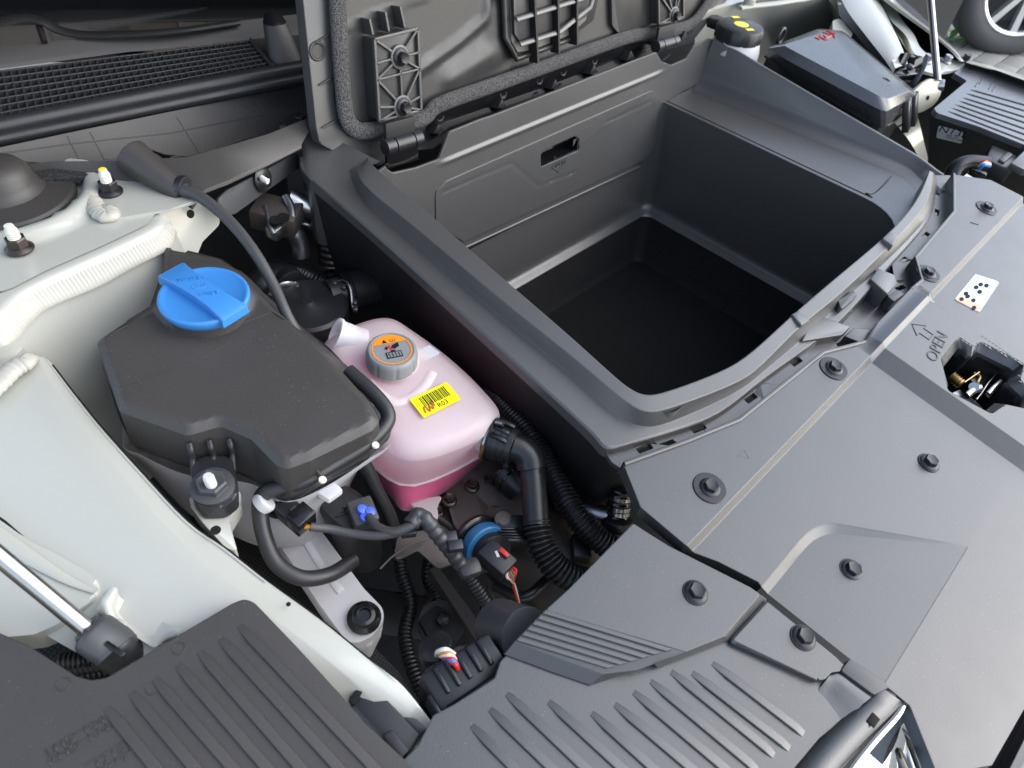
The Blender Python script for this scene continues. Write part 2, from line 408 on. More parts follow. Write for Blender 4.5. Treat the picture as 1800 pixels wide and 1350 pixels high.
def foam(name, c, scale, strength):
    m = bpy.data.materials.new(name); n, b, N, L = nodes(m); b.inputs['Roughness'].default_value = 0.95
    tc = N.new('ShaderNodeTexCoord'); t = N.new('ShaderNodeTexVoronoi'); t.inputs['Scale'].default_value = scale; L.new(tc.outputs['Object'], t.inputs['Vector'])
    t2 = N.new('ShaderNodeTexNoise'); t2.inputs['Scale'].default_value = scale*1.4; t2.inputs['Detail'].default_value = 2; L.new(tc.outputs['Object'], t2.inputs['Vector'])
    r = N.new('ShaderNodeValToRGB'); r.color_ramp.elements[0].position = 0.36; r.color_ramp.elements[1].position = 0.66
    r.color_ramp.elements[0].color = (*[x*0.25 for x in c], 1); r.color_ramp.elements[1].color = (*[x*1.7 for x in c], 1)
    L.new(t2.outputs['Fac'], r.inputs[0]); L.new(r.outputs[0], b.inputs['Base Color'])
    bp = N.new('ShaderNodeBump'); bp.inputs['Strength'].default_value = strength; bp.inputs['Distance'].default_value = 0.002
    L.new(t2.outputs['Fac'], bp.inputs['Height']); L.new(bp.outputs[0], b.inputs['Normal']); MAT[name] = m
foam('foam', (0.062, 0.060, 0.059), 420, 0.9)
foam('felt', (0.02, 0.02, 0.021), 320, 1.0)

def weave(name):
    m = bpy.data.materials.new(name); n, b, N, L = nodes(m); b.inputs['Roughness'].default_value = 0.8
    tc = N.new('ShaderNodeTexCoord'); mp = N.new('ShaderNodeMapping'); mp.inputs['Rotation'].default_value = (0, 0, 0.5); mp.inputs['Scale'].default_value = (1, 1, 1); L.new(tc.outputs['Object'], mp.inputs[0])
    ck = N.new('ShaderNodeTexChecker'); ck.inputs['Scale'].default_value = 420; L.new(mp.outputs[0], ck.inputs['Vector'])
    ck.inputs[1].default_value = (0.045, 0.043, 0.04, 1); ck.inputs[2].default_value = (0.008, 0.008, 0.008, 1); L.new(ck.outputs[0], b.inputs['Base Color'])
    MAT[name] = m
weave('weave')

def translucent(name, c, clear, tr, rough=0.35):
    m = bpy.data.materials.new(name); n, b, N, L = nodes(m); out = N['Material Output']
    b.inputs['Base Color'].default_value = (*c, 1); b.inputs['Roughness'].default_value = rough
    t = N.new('ShaderNodeBsdfTranslucent'); t.inputs[0].default_value = (*c, 1)
    cl = N.new('ShaderNodeBsdfTransparent'); cl.inputs[0].default_value = (*[0.5+0.5*x for x in c], 1)
    m1 = N.new('ShaderNodeMixShader'); m1.inputs[0].default_value = tr; L.new(b.outputs[0], m1.inputs[1]); L.new(t.outputs[0], m1.inputs[2])
    m2 = N.new('ShaderNodeMixShader'); m2.inputs[0].default_value = clear; L.new(m1.outputs[0], m2.inputs[1]); L.new(cl.outputs[0], m2.inputs[2])
    L.new(m2.outputs[0], out.inputs['Surface']); MAT[name] = m
translucent('tank', (0.90, 0.815, 0.805), 0.20, 0.45)
translucent('tankwet', (0.90, 0.70, 0.76), 0.68, 0.5)
translucent('bottle', (0.86, 0.85, 0.86), 0.12, 0.5)
mat('coolant', (0.85, 0.045, 0.28), 0.25, sss=0.3)
mat('fuselid', (0.045, 0.047, 0.052), 0.26, spec=1.0, grain=0.2, gs=1000, bevel=0.0016)
# ------------------------------------------------------------------ front cover over the radiator
fc = thing('front_cover', 'wide black grained plastic cover in front of the open storage box', 'cover', cv(1500, 900))
STRIP_REAR = [(1092, 822), (1200, 783), (1293, 745), (1440, 627), (1490, 614), (1517, 607), (1535, 577), (1593, 517), (1613, 500), (1602, 460), (1670, 380), (1670, 313)]
FC_LEFT = [(1650, 1362), (1600, 1240), (1490, 1152), (1346, 1043), (1333, 1023), (1262, 987), (1200, 964), (1122, 898)]
HOLE = [(1688, 607), (1708, 627), (1719, 616), (1784, 648), (1772, 671), (1800, 697), (1796, 716), (1751, 706), (1731, 723), (1665, 687), (1669, 675), (1660, 644)]
hole_ab = ccw(rnd(pxo(COV, HOLE, 0.004), 0.004, 3))
def offs(P, d):
    out = []
    for i, p in enumerate(P):
        t = V(P[(i+1) % len(P)])-V(P[i-1]); t.normalize(); out.append((p[0]+t.y*d, p[1]-t.x*d))
    return out
hole_out = rnd([p for p in offs(ccw(pxo(COV, HOLE, 0.004)), 0.010)], 0.006, 3)
def ridge_b(a): return 0.0255
L2A, L2B = (0.5443, -0.0506), (0.655, -0.180)
RB0, RB1 = 0.0212, 0.0278                      # foot and head of the long bevel
def d1_(a, b): return (-0.0455-0.12*(a-0.5))-b
def fc_h(a, b):
    h = 0.0075*lin((b-RB0)/(RB1-RB0))
    h += 0.012*lin((a-0.810)/0.024)*lin((1.004-a)/0.020)*(1.0 if b < RB0 else max(0.0, 1-0.6*lin((b-RB0)/0.02)))
    if b < -0.172:
        t = -0.172-b; h -= 0.022*t + 0.2*max(0, t-0.06)**2
    return h
left = [COV.pix(*p) for p in FC_LEFT]            # near edge, from the nose backwards
def on_left(bv):
    for (x0, y0), (x1, y1) in zip(left, left[1:]):
        if min(y0, y1) <= bv <= max(y0, y1): return (x0+(x1-x0)*(bv-y0)/(y1-y0), bv)
PLn, PLf = on_left(-0.0455), on_left(-0.172)
L2B = (L2B[0], -0.172); k0 = (L2A[0]-0.032, -0.0455); kc = (L2A[0]+0.004, -0.0455); k1 = tuple(V(kc).lerp(V(L2B), 0.15))
step = [PLn] + [tuple((1-t)**2*V(k0)+2*t*(1-t)*V(kc)+t*t*V(k1)) for t in [j/6 for j in range(7)]] + [tuple(V(k1).lerp(V(L2B), t)) for t in (0.2, 0.4, 0.6, 0.8, 1.0)]
fout = pxo(COV, STRIP_REAR) + [(1.395, 0.085), (1.402, 0.030), (1.372, -0.035), (1.36, -0.20), COV.pix(1900, 1050, -0.02), COV.pix(1800, 1215, -0.02), COV.pix(1722, 1352, -0.018)]
fout += [p for p in left if p[1] < -0.172] + [PLf] + step[::-1] + [p for p in left if p[1] > -0.0455]
panel('main_panel', COV, fout, 'cover', fc, fc_h, cell=0.005, thick=0.016, holes=[hole_out], la=[0.810, 0.834, 0.984, 1.004], lb=[RB0, RB1, -0.172], ang=13)
def even(P, n, h):
    Q = [COV.w(a, b, 0) for a, b in P]; k = min(range(len(Q)), key=lambda i: Q[i].x+Q[i].y); Q = Q[k:]+Q[:k]; Q.append(Q[0])
    tot = sum((Q[i+1]-Q[i]).length for i in range(len(Q)-1)); R = resample(Q, tot/n*0.9999)[0][:n]; return [COV.w(*COV.ab(p), h(*COV.ab(p))) for p in R]
loft('latch_collar', [even(hole_out, 90, lambda a, b: fc_h(a, b)+0.0001), even(hole_ab, 90, lambda a, b: 0.0015), even(hole_ab, 90, lambda a, b: -0.012)], 'cover', fc, ang=35)
# the lower field round the front bolt and the bevel that leads down to it, fading out towards the nose
inn = []
for i, p in enumerate(step):
    t = V(step[min(i+1, len(step)-1)])-V(step[max(i-1, 0)]); t.normalize(); inn.append(tuple(V(p)+V((t.y, -t.x))*0.0085*max(0.12, min(1.0, (p[1]+0.172)/0.12))))
inn[0] = (PLn[0]+0.004, inn[0][1])
def fld_h(a, b): return -0.0070*max(0.0, min(1.0, (b+0.172)/0.12)) - (0.022*(-0.172-b) if b < -0.172 else 0)
sto = []
for i, p in enumerate(step):
    t = V(step[min(i+1, len(step)-1)])-V(step[max(i-1, 0)]); t.normalize(); sto.append(tuple(V(p)-V((t.y, -t.x))*0.0008))
loft('field_bevel', [[COV.w(a, b, fc_h(a, b)+0.0002) for a, b in sto], [COV.w(a, b, fld_h(a, b)) for a, b in inn]], 'cover', fc, closed=False, ang=14)
panel('lower_field', COV, inn[::-1] + [p for p in left[::-1] if -0.172 < p[1] < inn[0][1]-0.001] + [PLf], 'cover', fc, fld_h, cell=0.02, thick=0.0, lb=[-0.0531], ang=13)
# a thin upstanding lip along the rear edge of the strip
for nm, pts in (('edge_lip', STRIP_REAR[:7]), ('edge_lip', STRIP_REAR[7:])):
    bm = bmesh.new(); loops = []
    base = [COV.pix(*p) for p in pts]
    for i, (a, b) in enumerate(base):
        t = V(base[min(i+1, len(base)-1)])-V(base[max(i-1, 0)]); t.normalize(); nx, ny = t.y, -t.x
        loops.append([COV.w(a+nx*o, b+ny*o, h) for o, h in ((-0.0012, -0.014), (-0.0012, 0.0100), (-0.0006, 0.0106), (0.0020, 0.0106), (0.0030, 0.0098), (0.0038, 0.0068))])
    loft(nm, loops, 'cover', fc, closed=False, ang=30)
# slotted rail between cover and storage box
def rail(out, slots, h):
    o = pxo(COV, out, h); hl = []
    for (x, y, dx, dy) in slots:
        a, b = COV.pix(x, y, h); u = V(COV.pix(x+dx, y+dy, h))-V((a, b)); u.normalize(); v = V((-u.y, u.x)); Lx, Ly = 0.0095, 0.0035
        hl.append([tuple(V((a, b))+u*s1*Lx+v*s2*Ly) for s1, s2 in ((-1, -1), (1, -1), (1, 1), (-1, 1))])
    r = panel('slot_rail', COV.up(h), rnd(o, 0.003, 2), 'cover', fc, None, cell=0.02, thick=0.006, holes=[rnd(x, 0.0012, 2) for x in hl])
    return r
rail([(1092, 824), (1200, 785), (1293, 747), (1440, 629), (1490, 616), (1520, 610), (1540, 580), (1480, 590), (1407, 612), (1350, 655), (1263, 722), (1187, 750), (1062, 792), (1075, 812)],
     [(1133, 788, 10, -4), (1228, 753, 10, -4), (1320, 700, 10, -7), (1400, 636, 10, -7), (1481, 604, 10, -4)], -0.010)
rail([(1593, 519), (1615, 501), (1604, 462), (1672, 382), (1672, 308), (1640, 308), (1638, 357), (1630, 383), (1566, 452), (1572, 490), (1556, 515), (1575, 530)],
     [(1583, 506, 8, -3), (1589, 457, 8, -7), (1628, 413, 8, -8), (1647, 373, 2, -10), (1649, 338, 2, -10)], -0.010)
# bolts
for x, y, h in ((1247, 858, 0.0075), (1465, 648, 0.0075), (1631, 481, 0.0075), (1734, 366, 0.0075)):
    bolt(cv(x, y, h), COV.N, fc, 0.0178, 0.0074, 0.0052, 'bolt')
for x, y, h in ((1496, 1003, -0.0055), (1632, 814, 0.0)):
    bolt(cv(x, y, h), COV.N, fc, 0.0125, 0.0074, 0.0055, 'bolt')
# raised arrow and word OPEN, small triangle and moulding marks
def emboss(name, fr, pts, h, th, m, parent, r=0.0): return slab(name, fr, rnd(pxo(fr, pts, h), r, 3) if r else pxo(fr, pts, h), h-0.0005, h+th, m, parent, bev=0.0002, seg=1)
o_ = V(cv(1626, 610, 0.012)); ex = V(cv(1655, 590, 0.012))-V(cv(1638, 628, 0.012))
Mx = frame(cv(1648, 609, 0.0122), COV.N, ex)
mat('covertext', (0.037, 0.037, 0.038), 0.4)
text('embossed_word', 'OPEN', Mx, 0.021, 'covertext', fc, 0.0006, sx=1.2)
a0, b0 = COV.pix(1622, 583, 0.012); u = V((1, 0)); S = 0.001
arrow = [(0, 16), (-15, 2), (-7, 2), (-7, -12), (7, -12), (7, 2), (15, 2)]
bm = bmesh.new(); loop = [COV.w(a0+x*S, b0+y*S, 0.0122) for x, y in arrow]
tubebm(bm, loop, 0.0006, seg=6, sm=0, closed=True); fin(bm, 'embossed_arrow', 'covertext', fc)
bm = bmesh.new(); tubebm(bm, [cv(1296, 802, 0.0072), cv(1316, 806, 0.0072), cv(1308, 791, 0.0072)], 0.0005, seg=6, sm=0, closed=True); fin(bm, 'embossed_triangle', 'covertext', fc)
tube('moulding_mark', [cv(1706, 391, 0.0076), cv(1720, 395, 0.0076)], 0.0008, 'plug', fc, sm=0, seg=6)
bm = bmesh.new(); c_ = cv(1591, 1067, -0.0042); tubebm(bm, [c_+0.006*(math.cos(t)*COV.A+math.sin(t)*COV.B) for t in [k*PI/8 for k in range(16)]], 0.00035, seg=6, sm=0, closed=True); fin(bm, 'moulding_ring', 'covertext', fc)
# holographic sticker with small dark pictograms and an orange foot
def holo():
    m = bpy.data.materials.new('hologram'); n, b, N, L = nodes(m); tc = N.new('ShaderNodeTexCoord'); t = N.new('ShaderNodeTexNoise'); t.inputs['Scale'].default_value = 40; L.new(tc.outputs['Object'], t.inputs['Vector'])
    r = N.new('ShaderNodeValToRGB'); e = r.color_ramp.elements; e[0].color = (0.30, 0.40, 0.48, 1); e[0].position = 0.4; e[1].color = (0.46, 0.52, 0.54, 1); e[1].position = 0.62
    L.new(t.outputs['Fac'], r.inputs[0]); L.new(r.outputs[0], b.inputs['Base Color']); b.inputs['Roughness'].default_value = 0.25; b.inputs['Metallic'].default_value = 0.3; MAT['holo'] = m
holo(); mat('holofoot', (0.62, 0.33, 0.20), 0.3)
stk = slab('warning_sticker', COV, rnd(pxo(COV, [(1714, 482), (1757, 496), (1721, 550), (1677, 527)]), 0.004, 3), 0.0, 0.0006, 'holo', fc, bev=0)
slab('sticker_foot', COV, rnd(pxo(COV, [(1686, 520), (1727, 540), (1721, 549), (1678, 527)]), 0.002, 3), 0.0006, 0.0009, 'holofoot', stk, bev=0)
for x, y in ((1698, 516), (1711, 528), (1716, 505), (1701, 521), (1724, 500), (1734, 502), (1722, 513), (1690, 535-9), (1712, 541)):
    q = cv(x, y, 0.0007); bm = bmesh.new(); lathebm(bm, frame(q, COV.N) @ Matrix.Diagonal((1.4, 0.7, 1, 1)), [(0.0042, 0), (0.0040, 0.0003)], 10); fin(bm, 'pictogram', 'ink', stk)
# bonnet latch inside the opening
la_ = thing('bonnet_latch', 'steel bonnet latch with spring and claw inside the opening of the front cover', 'latch', cv(1715, 668, -0.05))
ring = rnd(pxo(COV, [(x*1.0, y*1.0) for x, y in HOLE], 0.004), 0.004, 3)
well = [[COV.w(a, b, -0.004) for a, b in ring], [COV.w(a, b, -0.035) for a, b in ring], [COV.w(0.905+(a-0.905)*0.92, b*0.95-0.004, -0.10) for a, b in ring]]
loft('well', well, 'dark', fc, cap1=True)
MET = 'steel'
tube('spring', [cv(1671, 660, -0.012), cv(1690, 676, -0.012)], lambda s, t: 0.0075 - 0.002*(0.5+0.5*math.cos(2*PI*s/0.0032)), 'brass', la_, sm=20, step=0.0006, seg=14)
tube('spring_arm', [cv(1695, 672, -0.008), cv(1721, 654, -0.006)], 0.0011, 'brass', la_, seg=8)
slab('latch_plate', COV, rnd(pxo(COV, [(1726, 633), (1740, 641), (1753, 654), (1744, 668), (1725, 682), (1705, 664)], -0.02), 0.006, 3), -0.026, -0.022, 'gloss', la_)
tube('plate_edge', [cv(1722, 634, -0.016), cv(1732, 636, -0.016), cv(1751, 653, -0.016), cv(1736, 674, -0.018), cv(1726, 690, -0.02), cv(1716, 703, -0.02)], (lambda s, t: 0.0016), 'steel', la_, seg=8, sm=4)
tube('claw', [cv(1700, 696, -0.018), cv(1712, 686, -0.016), cv(1724, 682, -0.016)], (lambda s, t: (0.005, 0.003)), 'alu', la_, seg=10)
tube('claw_arm', [cv(1737, 694, -0.014), cv(1748, 682, -0.012), cv(1759, 672, -0.012)], (lambda s, t: (0.0045, 0.003)), 'steel', la_, seg=10)
tube('pivot', [cv(1712, 680, -0.028), cv(1712, 680, -0.012)], 0.006, 'alu', la_, seg=14, sm=1)
tube('hook', [cv(1712, 656, -0.014), cv(1722, 662, -0.012), cv(1718, 672, -0.012)], 0.0022, 'brass', la_, seg=8)
slab('latch_base', COV, rnd(pxo(COV, [(1672, 690), (1688, 684), (1716, 706), (1729, 718), (1722, 722)], -0.03), 0.003, 2), -0.040, -0.030, 'alu', la_)
# ------------------------------------------------------------------ storage box (front trunk tub)
tb = thing('storage_box', 'deep black plastic storage box sunk in the middle of the bay', 'storage box', (0.87, 0.45, 0.63))
ST = [  # outer edge, crease, rim outer top, rim inner top; from the rear near corner round the front to the far corner
 ((526, 275), (606, 300), (628, 292), (648, 276)), ((538, 307), (640, 355), (642, 327), (658, 293)), ((647, 400), (697, 402), (733, 402), (772, 392)), ((853, 588), (870, 550), (880, 526), (900, 503)),
 ((1000, 722), (1000, 657), (1000, 622), (1003, 592)), ((1045, 765), (1060, 713), (1068, 680), (1076, 658)), ((1067, 788), (1095, 738), (1101, 706), (1106, 682)),
 ((1110, 779), (1130, 750), (1133, 723), (1133, 694)), ((1187, 755), (1175, 744), (1177, 717), (1170, 689)), ((1263, 728), (1293, 690), (1290, 675), (1262, 655)),
 ((1340, 668), (1348, 647), (1340, 641), (1318, 622)), ((1407, 620), (1413, 594), (1407, 572), (1394, 553)), ((1480, 562), (1490, 522), (1482, 512), (1470, 488)),
 ((1572, 457), (1568, 450), (1560, 435), (1550, 421)), ((1632, 388), (1628, 385), (1610, 382), (1592, 378)), ((1645, 345), (1643, 345), (1634, 345), (1618, 340)), ((1648, 312), (1646, 311), (1640, 303), (1634, 300))]
rows = [[] for _ in range(8)]
for i, (B_, C_, D_, E_) in enumerate(ST):
    k = 0.6 if i == 0 else 1.0 if i < 13 else 0.7
    c, d, e, b = cv(*C_, 0.001), cv(*D_, 0.020*k), cv(*E_, 0.022*k), cv(*B_, 0.0)
    inward = (e-d); inward.z = 0; inward.normalize()
    ow = (b-c); ow.z = 0
    ow = ow.normalized() if ow.length > 1e-5 else V((0, -1, 0))
    for r, q in zip(rows, (b-V((0, 0, 0.36))-ow*0.085, b-V((0, 0, 0.016)), b-V((0, 0, 0.002))+ow*0.0005, b-ow*0.002, c, d, e, e+inward*0.002-V((0, 0, 0.05)))): r.append(q)
sm = [crom(r, 5) for r in rows]
for r in sm:
    for _ in range(3):
        q = [p.copy() for p in r]
        for i in range(8, len(r)-1): r[i] = q[i]*0.5+(q[i-1]+q[i+1])*0.25
loft('outer_wall', sm[:2], 'dark', tb, closed=False, ang=40)
loft('rim', sm[1:], 'tub', tb, closed=False, ang=16)
# cavity: rounded corners, a moulded step half way down, carpeted floor
def rect(x0, x1, y0, y1, r, n=6, rf=None):
    o = []
    rf = rf or r
    for cx, cy, a, r in ((x0+r, y1-r, PI/2, r), (x0+r, y0+r, PI, r), (x1-rf, y0+rf, 1.5*PI, rf), (x1-r, y1-r, 2*PI, r)):
        o += [(cx+r*math.cos(a+PI/2*k/n), cy+r*math.sin(a+PI/2*k/n)) for k in range(n+1)]
    return o
def zt(x, y):
    near = ss((1.12-x)/0.2); plane = 0.9475+0.1228*y
    if y > 0.6 and x < 0.6: return 0.80
    return (0.948)*(1-near) + (plane+0.016)*near
Lp = []
for (x0, x1, y0, y1, r, z) in ((0.508, 1.197, 0.200, 0.7065, 0.05, None), (0.520, 1.197, 0.215, 0.694, 0.05, 0.84), (0.53, 1.196, 0.230, 0.6835, 0.045, 0.748), (0.531, 1.195, 0.231, 0.6825, 0.045, 0.738),
                             (0.536, 1.190, 0.236, 0.677, 0.042, 0.731), (0.544, 1.182, 0.242, 0.669, 0.04, 0.729), (0.547, 1.179, 0.245, 0.666, 0.04, 0.725), (0.552, 1.172, 0.250, 0.660, 0.04, 0.64), (0.56, 1.16, 0.26, 0.648, 0.03, 0.622)):
    rr = 0.018 if True else r
    Lp.append([V((x, y, z if z else zt(x, y))) for x, y in rect(x0, x1, y0, y1, 0.02, 8, rf=0.085 if z is None or z > 0.8 else 0.06)])
loft('cavity', Lp[:7], 'tub', tb, ang=60)
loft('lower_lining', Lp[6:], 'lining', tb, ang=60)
Fl = Fr((0, 0, 0.620), (1, 0, 0), (0, 1, 0))
slab('floor_carpet', Fl, rect(0.555, 1.167, 0.255, 0.655, 0.03), 0, 0.006, 'carpet', tb)
# far ledge and the high far wall, joined by a soft fillet
LZ = Fr((0, 0, 0.9488), (1, 0, 0), (0, 1, 0))
led = [(1.1985, 0.7035), (1.1985, 0.286)] + [(1.1135+0.085*math.cos(t), 0.286+0.085*math.sin(t)) for t in [-PI/2*k/8 for k in range(1, 8)]] + [(1.10, 0.190), (1.20, 0.188), (1.30, 0.205), (1.355, 0.245), (1.338, 0.45), (1.315, 0.7035)]
slab('far_ledge', LZ, led, -0.003, 0.0, 'tub', tb, bev=0.0)
lrows = [[] for _ in range(14)]
NK = 30
for k in range(NK+1):
    t = k/NK; y = 0.7065 + (0.222-0.7065)*t; pz = 0.9475+0.1228*y-0.016*t; x1 = 1.322+0.042*t-0.034*ss((t-0.88)/0.12); cr = 1.3345+0.040*t-0.012*ss((t-0.88)/0.12)
    rf_ = max(0.004, min(0.034, (pz-0.010-0.949)*0.8)); prof = [(x1-0.034, 0.9490)] + [(x1-0.034+0.034*math.sin(PI/2*j/6), 0.9490+rf_*(1-math.cos(PI/2*j/6))) for j in range(1, 7)]
    top_ = [(cr, pz-0.003), (cr+0.001, pz+0.001), (cr+0.0025, pz+0.0025), (cr+0.0075, pz+0.0025), (cr+0.009, pz+0.001), (cr+0.010, pz-0.10), (cr+0.010, pz-0.3)]
    for r, q in zip(lrows, prof+top_): r.append(V((q[0], y, q[1])))
loft('far_wall', lrows, 'tub', tb, closed=False, ang=50)
# seam lines and a small raised mark on the ledge
tube('ledge_seam', [V((1.2085, 0.70, 0.9492)), V((1.2085, 0.31, 0.9492)), V((1.214, 0.290, 0.9492)), V((1.228, 0.280, 0.9492)), V((1.300, 0.284, 0.953))], 0.0007, 'ink', tb, seg=6, sm=6)
zl = Fr((0, 0, 0.9503), (1, 0, 0), (0, 1, 0))
bm = bmesh.new(); tubebm(bm, [zl.hit(*p) for p in ((1493, 254), (1502, 253), (1537, 269), (1527, 272))], 0.0007, seg=6, sm=0, closed=True); fin(bm, 'moulding_mark', 'tub', tb)

# rear wall panel with hinge notches
RW = Fr((0, 0.676, 0.72), (1, 0, 0), (0, 0.12, 1))
top = [(671, 291), (689, 303), (729, 294), (769, 279), (787, 231), (844, 208), (858, 204), (1151, 91), (1160, 107), (1178, 114), (1204, 103), (1218, 80), (1246, 67), (1259, 72)]
o = rnd(pxo(RW, top), 0.008, 4)
# down the far side to the ledge, along the ledge, down to the lower bead, back to the near side
a_far = o[-1][0]
o += [(1.330, 0.240), (1.200, 0.229), (1.196, 0.222), RW.pix(1126, 292), RW.pix(800, 440), (0.505, RW.pix(800, 440)[1]), (0.505, o[0][1]-0.01)]
g1 = [RW.pix(781, 283), RW.pix(1157, 128)]
def groove(d, w, dep): return -dep*(1-ss(d/w))
def rw_h(a, b):
    d = segd(a, b, *g1[0], *g1[1]); h = 0.0
    if d < 0.012: h += 0.0022*(1-ss(abs(d-0.0)/0.007))
    return h
bb = g1[0][1]
hole = rnd(pxo(RW, [(947, 292), (947, 270), (953, 262), (1007, 238), (1015, 243), (1014, 263)]), 0.004, 3)
panel('rear_panel', RW.up(0.003), o, 'tub', tb, rw_h, cell=0.012, thick=0.004, holes=[hole], lb=[bb+x*0.001 for x in range(-8, 9, 2)]+[g1[1][1]+x*0.001 for x in range(-8, 9, 2)], ang=40)
AP = [(763, 392), (762, 336), (780, 317), (1143, 158), (1156, 166), (1151, 256), (1128, 281), (812, 424)]
hole = rnd(pxo(RW, [(947, 292), (947, 270), (953, 262), (1007, 238), (1015, 243), (1014, 263)]), 0.004, 3)
gl = [[RW.pix(*p) for p in L] for L in ([(775, 337), (896, 285), (943, 326), (1012, 299)], [(1062, 213), (1144, 176), (1141, 240), (1128, 262)])]
def ap_h(a, b):
    h = 0.0
    for L in gl:
        d = pd(a, b, L, False)
        if d < 0.003: h -= 0.0012*(1-ss(d/0.0026))
    return h
ap = panel('access_panel', RW.up(0.0046), rnd(pxo(RW, AP), 0.012, 5), 'tub', tb, ap_h, cell=0.0032, thick=0.004, holes=[hole], ang=40)
# recessed finger slot
lo = [[RW.w(a, b, 0.0045) for a, b in hole], [RW.w(a, b, -0.010) for a, b in hole], [RW.w(0.92+(a-0.92)*0.95, b+0.004, -0.028) for a, b in hole]]
loft('finger_slot', lo, 'gloss', ap, cap1=True)
text('embossed_word', 'OPEN', frame(RW.hit(982, 289, 0.005), RW.N, (1, 0, 0)), 0.0125, 'covertext', ap, 0.0005, sx=1.1)
bm = bmesh.new(); tubebm(bm, [RW.hit(*p, 0.005) for p in ((974, 297), (981, 303), (989, 291), (985, 290))], 0.0006, seg=6, sm=0, closed=True); fin(bm, 'embossed_arrow', 'tub', ap)
# lower bead of the rear wall
tube('bead', [RW.hit(800, 440, 0.003)+V((-0.1, 0, 0)), RW.hit(1126, 292, 0.003)], (lambda s, t: 0.0022), 'tub', tb, seg=10, sm=1)
# rear near corner block: the flange climbs to the bulkhead
def q(p, h): return cv(p[0], p[1], h)
rl = [[q((538, 307), 0), q((552, 318), 0.0005), q((600, 322), 0.0005), q((642, 354), 0.001)],
      [q((533, 287), 0.001), q((547, 292), 0.003), q((590, 296), 0.003), q((642, 322), 0.005)],
      [q((527, 255), 0.002), q((540, 256), 0.007), q((580, 264), 0.008), q((646, 296), 0.010)],
      [q((490, 222), 0.006), q((520, 215), 0.010), q((575, 238), 0.012), q((668, 284), 0.014)]]
rl = [crom(r, 5) for r in rl]; rl = list(map(list, zip(*[crom(c, 5) for c in map(list, zip(*rl))])))
loft('rear_corner_flange', rl, 'tub', tb, closed=False, ang=60)
loft('rear_corner_skirt', [rl[0], [p-V((0, 0, 0.1)) for p in rl[0]]], 'tub', tb, closed=False)
loft('rear_corner_skirt', [[r[0] for r in rl], [r[0]-V((0, 0, 0.1)) for r in rl]], 'tub', tb, closed=False)
bolt(cv(527, 214, 0.013), COV.N, tb, 0.020, 0.0075, 0.007, 'bolt')
# latch pocket clips at the front of the box
def prism(name, tops, h0, h1, m, parent, bev=0.0015, fr=COV, r=0.0015): return slab(name, fr, rnd(pxo(fr, tops, h1), r, 2), h0, h1, m, parent, bev=bev)
prism('pocket_block', [(1544, 471), (1573, 483), (1577, 497), (1560, 517), (1530, 490)], -0.06, 0.006, 'tub', tb)
prism('pocket_block', [(1448, 557), (1496, 574), (1480, 588), (1408, 600), (1420, 578)], -0.06, 0.004, 'tub', tb)
prism('striker_clip', [(1474, 528), (1500, 510), (1507, 516), (1506, 521), (1481, 542), (1476, 540)], -0.03, 0.010, 'satin', tb)
prism('striker_mouth', [(1479, 545), (1497, 529), (1500, 545), (1486, 556), (1476, 560)], -0.03, -0.006, 'gloss', tb)
prism('rim_notch', [(1391, 552), (1403, 546), (1424, 562), (1409, 572)], 0.0, 0.0245, 'tub', tb, bev=0.003)
prism('rim_notch', [(1551, 419), (1564, 406), (1579, 415), (1570, 432)], 0.0, 0.0205, 'tub', tb, bev=0.004)
pan = prism('pocket_floor', [(1407, 622), (1470, 600), (1535, 580), (1594, 520), (1570, 470), (1520, 500), (1440, 560)], -0.03, -0.022, 'cover', fc)
prism('pocket_step', [(1484, 590), (1518, 604), (1534, 578), (1500, 577)], -0.03, 0.0005, 'cover', fc)
prism('pocket_step', [(1560, 520), (1572, 530), (1592, 518), (1578, 508)], -0.03, -0.001, 'cover', fc)
# ------------------------------------------------------------------ lid of the storage box, standing open
ld = thing('box_lid', 'open black plastic lid of the storage box, its ribbed underside facing the viewer', 'lid', (0.88, 0.742, 1.03))
LD = Fr((0, 0.748, 1.02), (1, 0, 0), (0, 0.20, 1))
def lx(pts, h=0.0): return pxo(LD, pts, h)
# rim wall of the lid (outer skin seen at the left and under the lower edge)
OUT = [(528, -75), (533, 0), (556, 225), (562, 252), (590, 268), (668, 292), (700, 268), (760, 262), (800, 236), (850, 214), (1152, 92), (1215, 76), (1243, 40), (1296, -20), (1320, -75)]
INN = [(572, -75), (576, 0), (586, 170), (594, 216), (612, 240), (640, 250), (690, 246), (742, 234), (770, 218), (800, 205), (850, 186), (1120, 84), (1212, 62), (1236, 34), (1285, -22), (1305, -75)]
P0 = [LD.hit(x, y, -0.034) for x, y in OUT]
loops = [[LD.hit(x, y, -0.045) for x, y in OUT], [LD.hit(x, y, -0.010) for x, y in OUT], [LD.hit(x, y, -0.006) for x, y in [(x+5, y-1) for x, y in OUT]]]
so = slab('outer_skin', LD, rnd(lx(OUT, -0.012), 0.006, 3), -0.030, -0.012, 'tub', ld, bev=0.003)
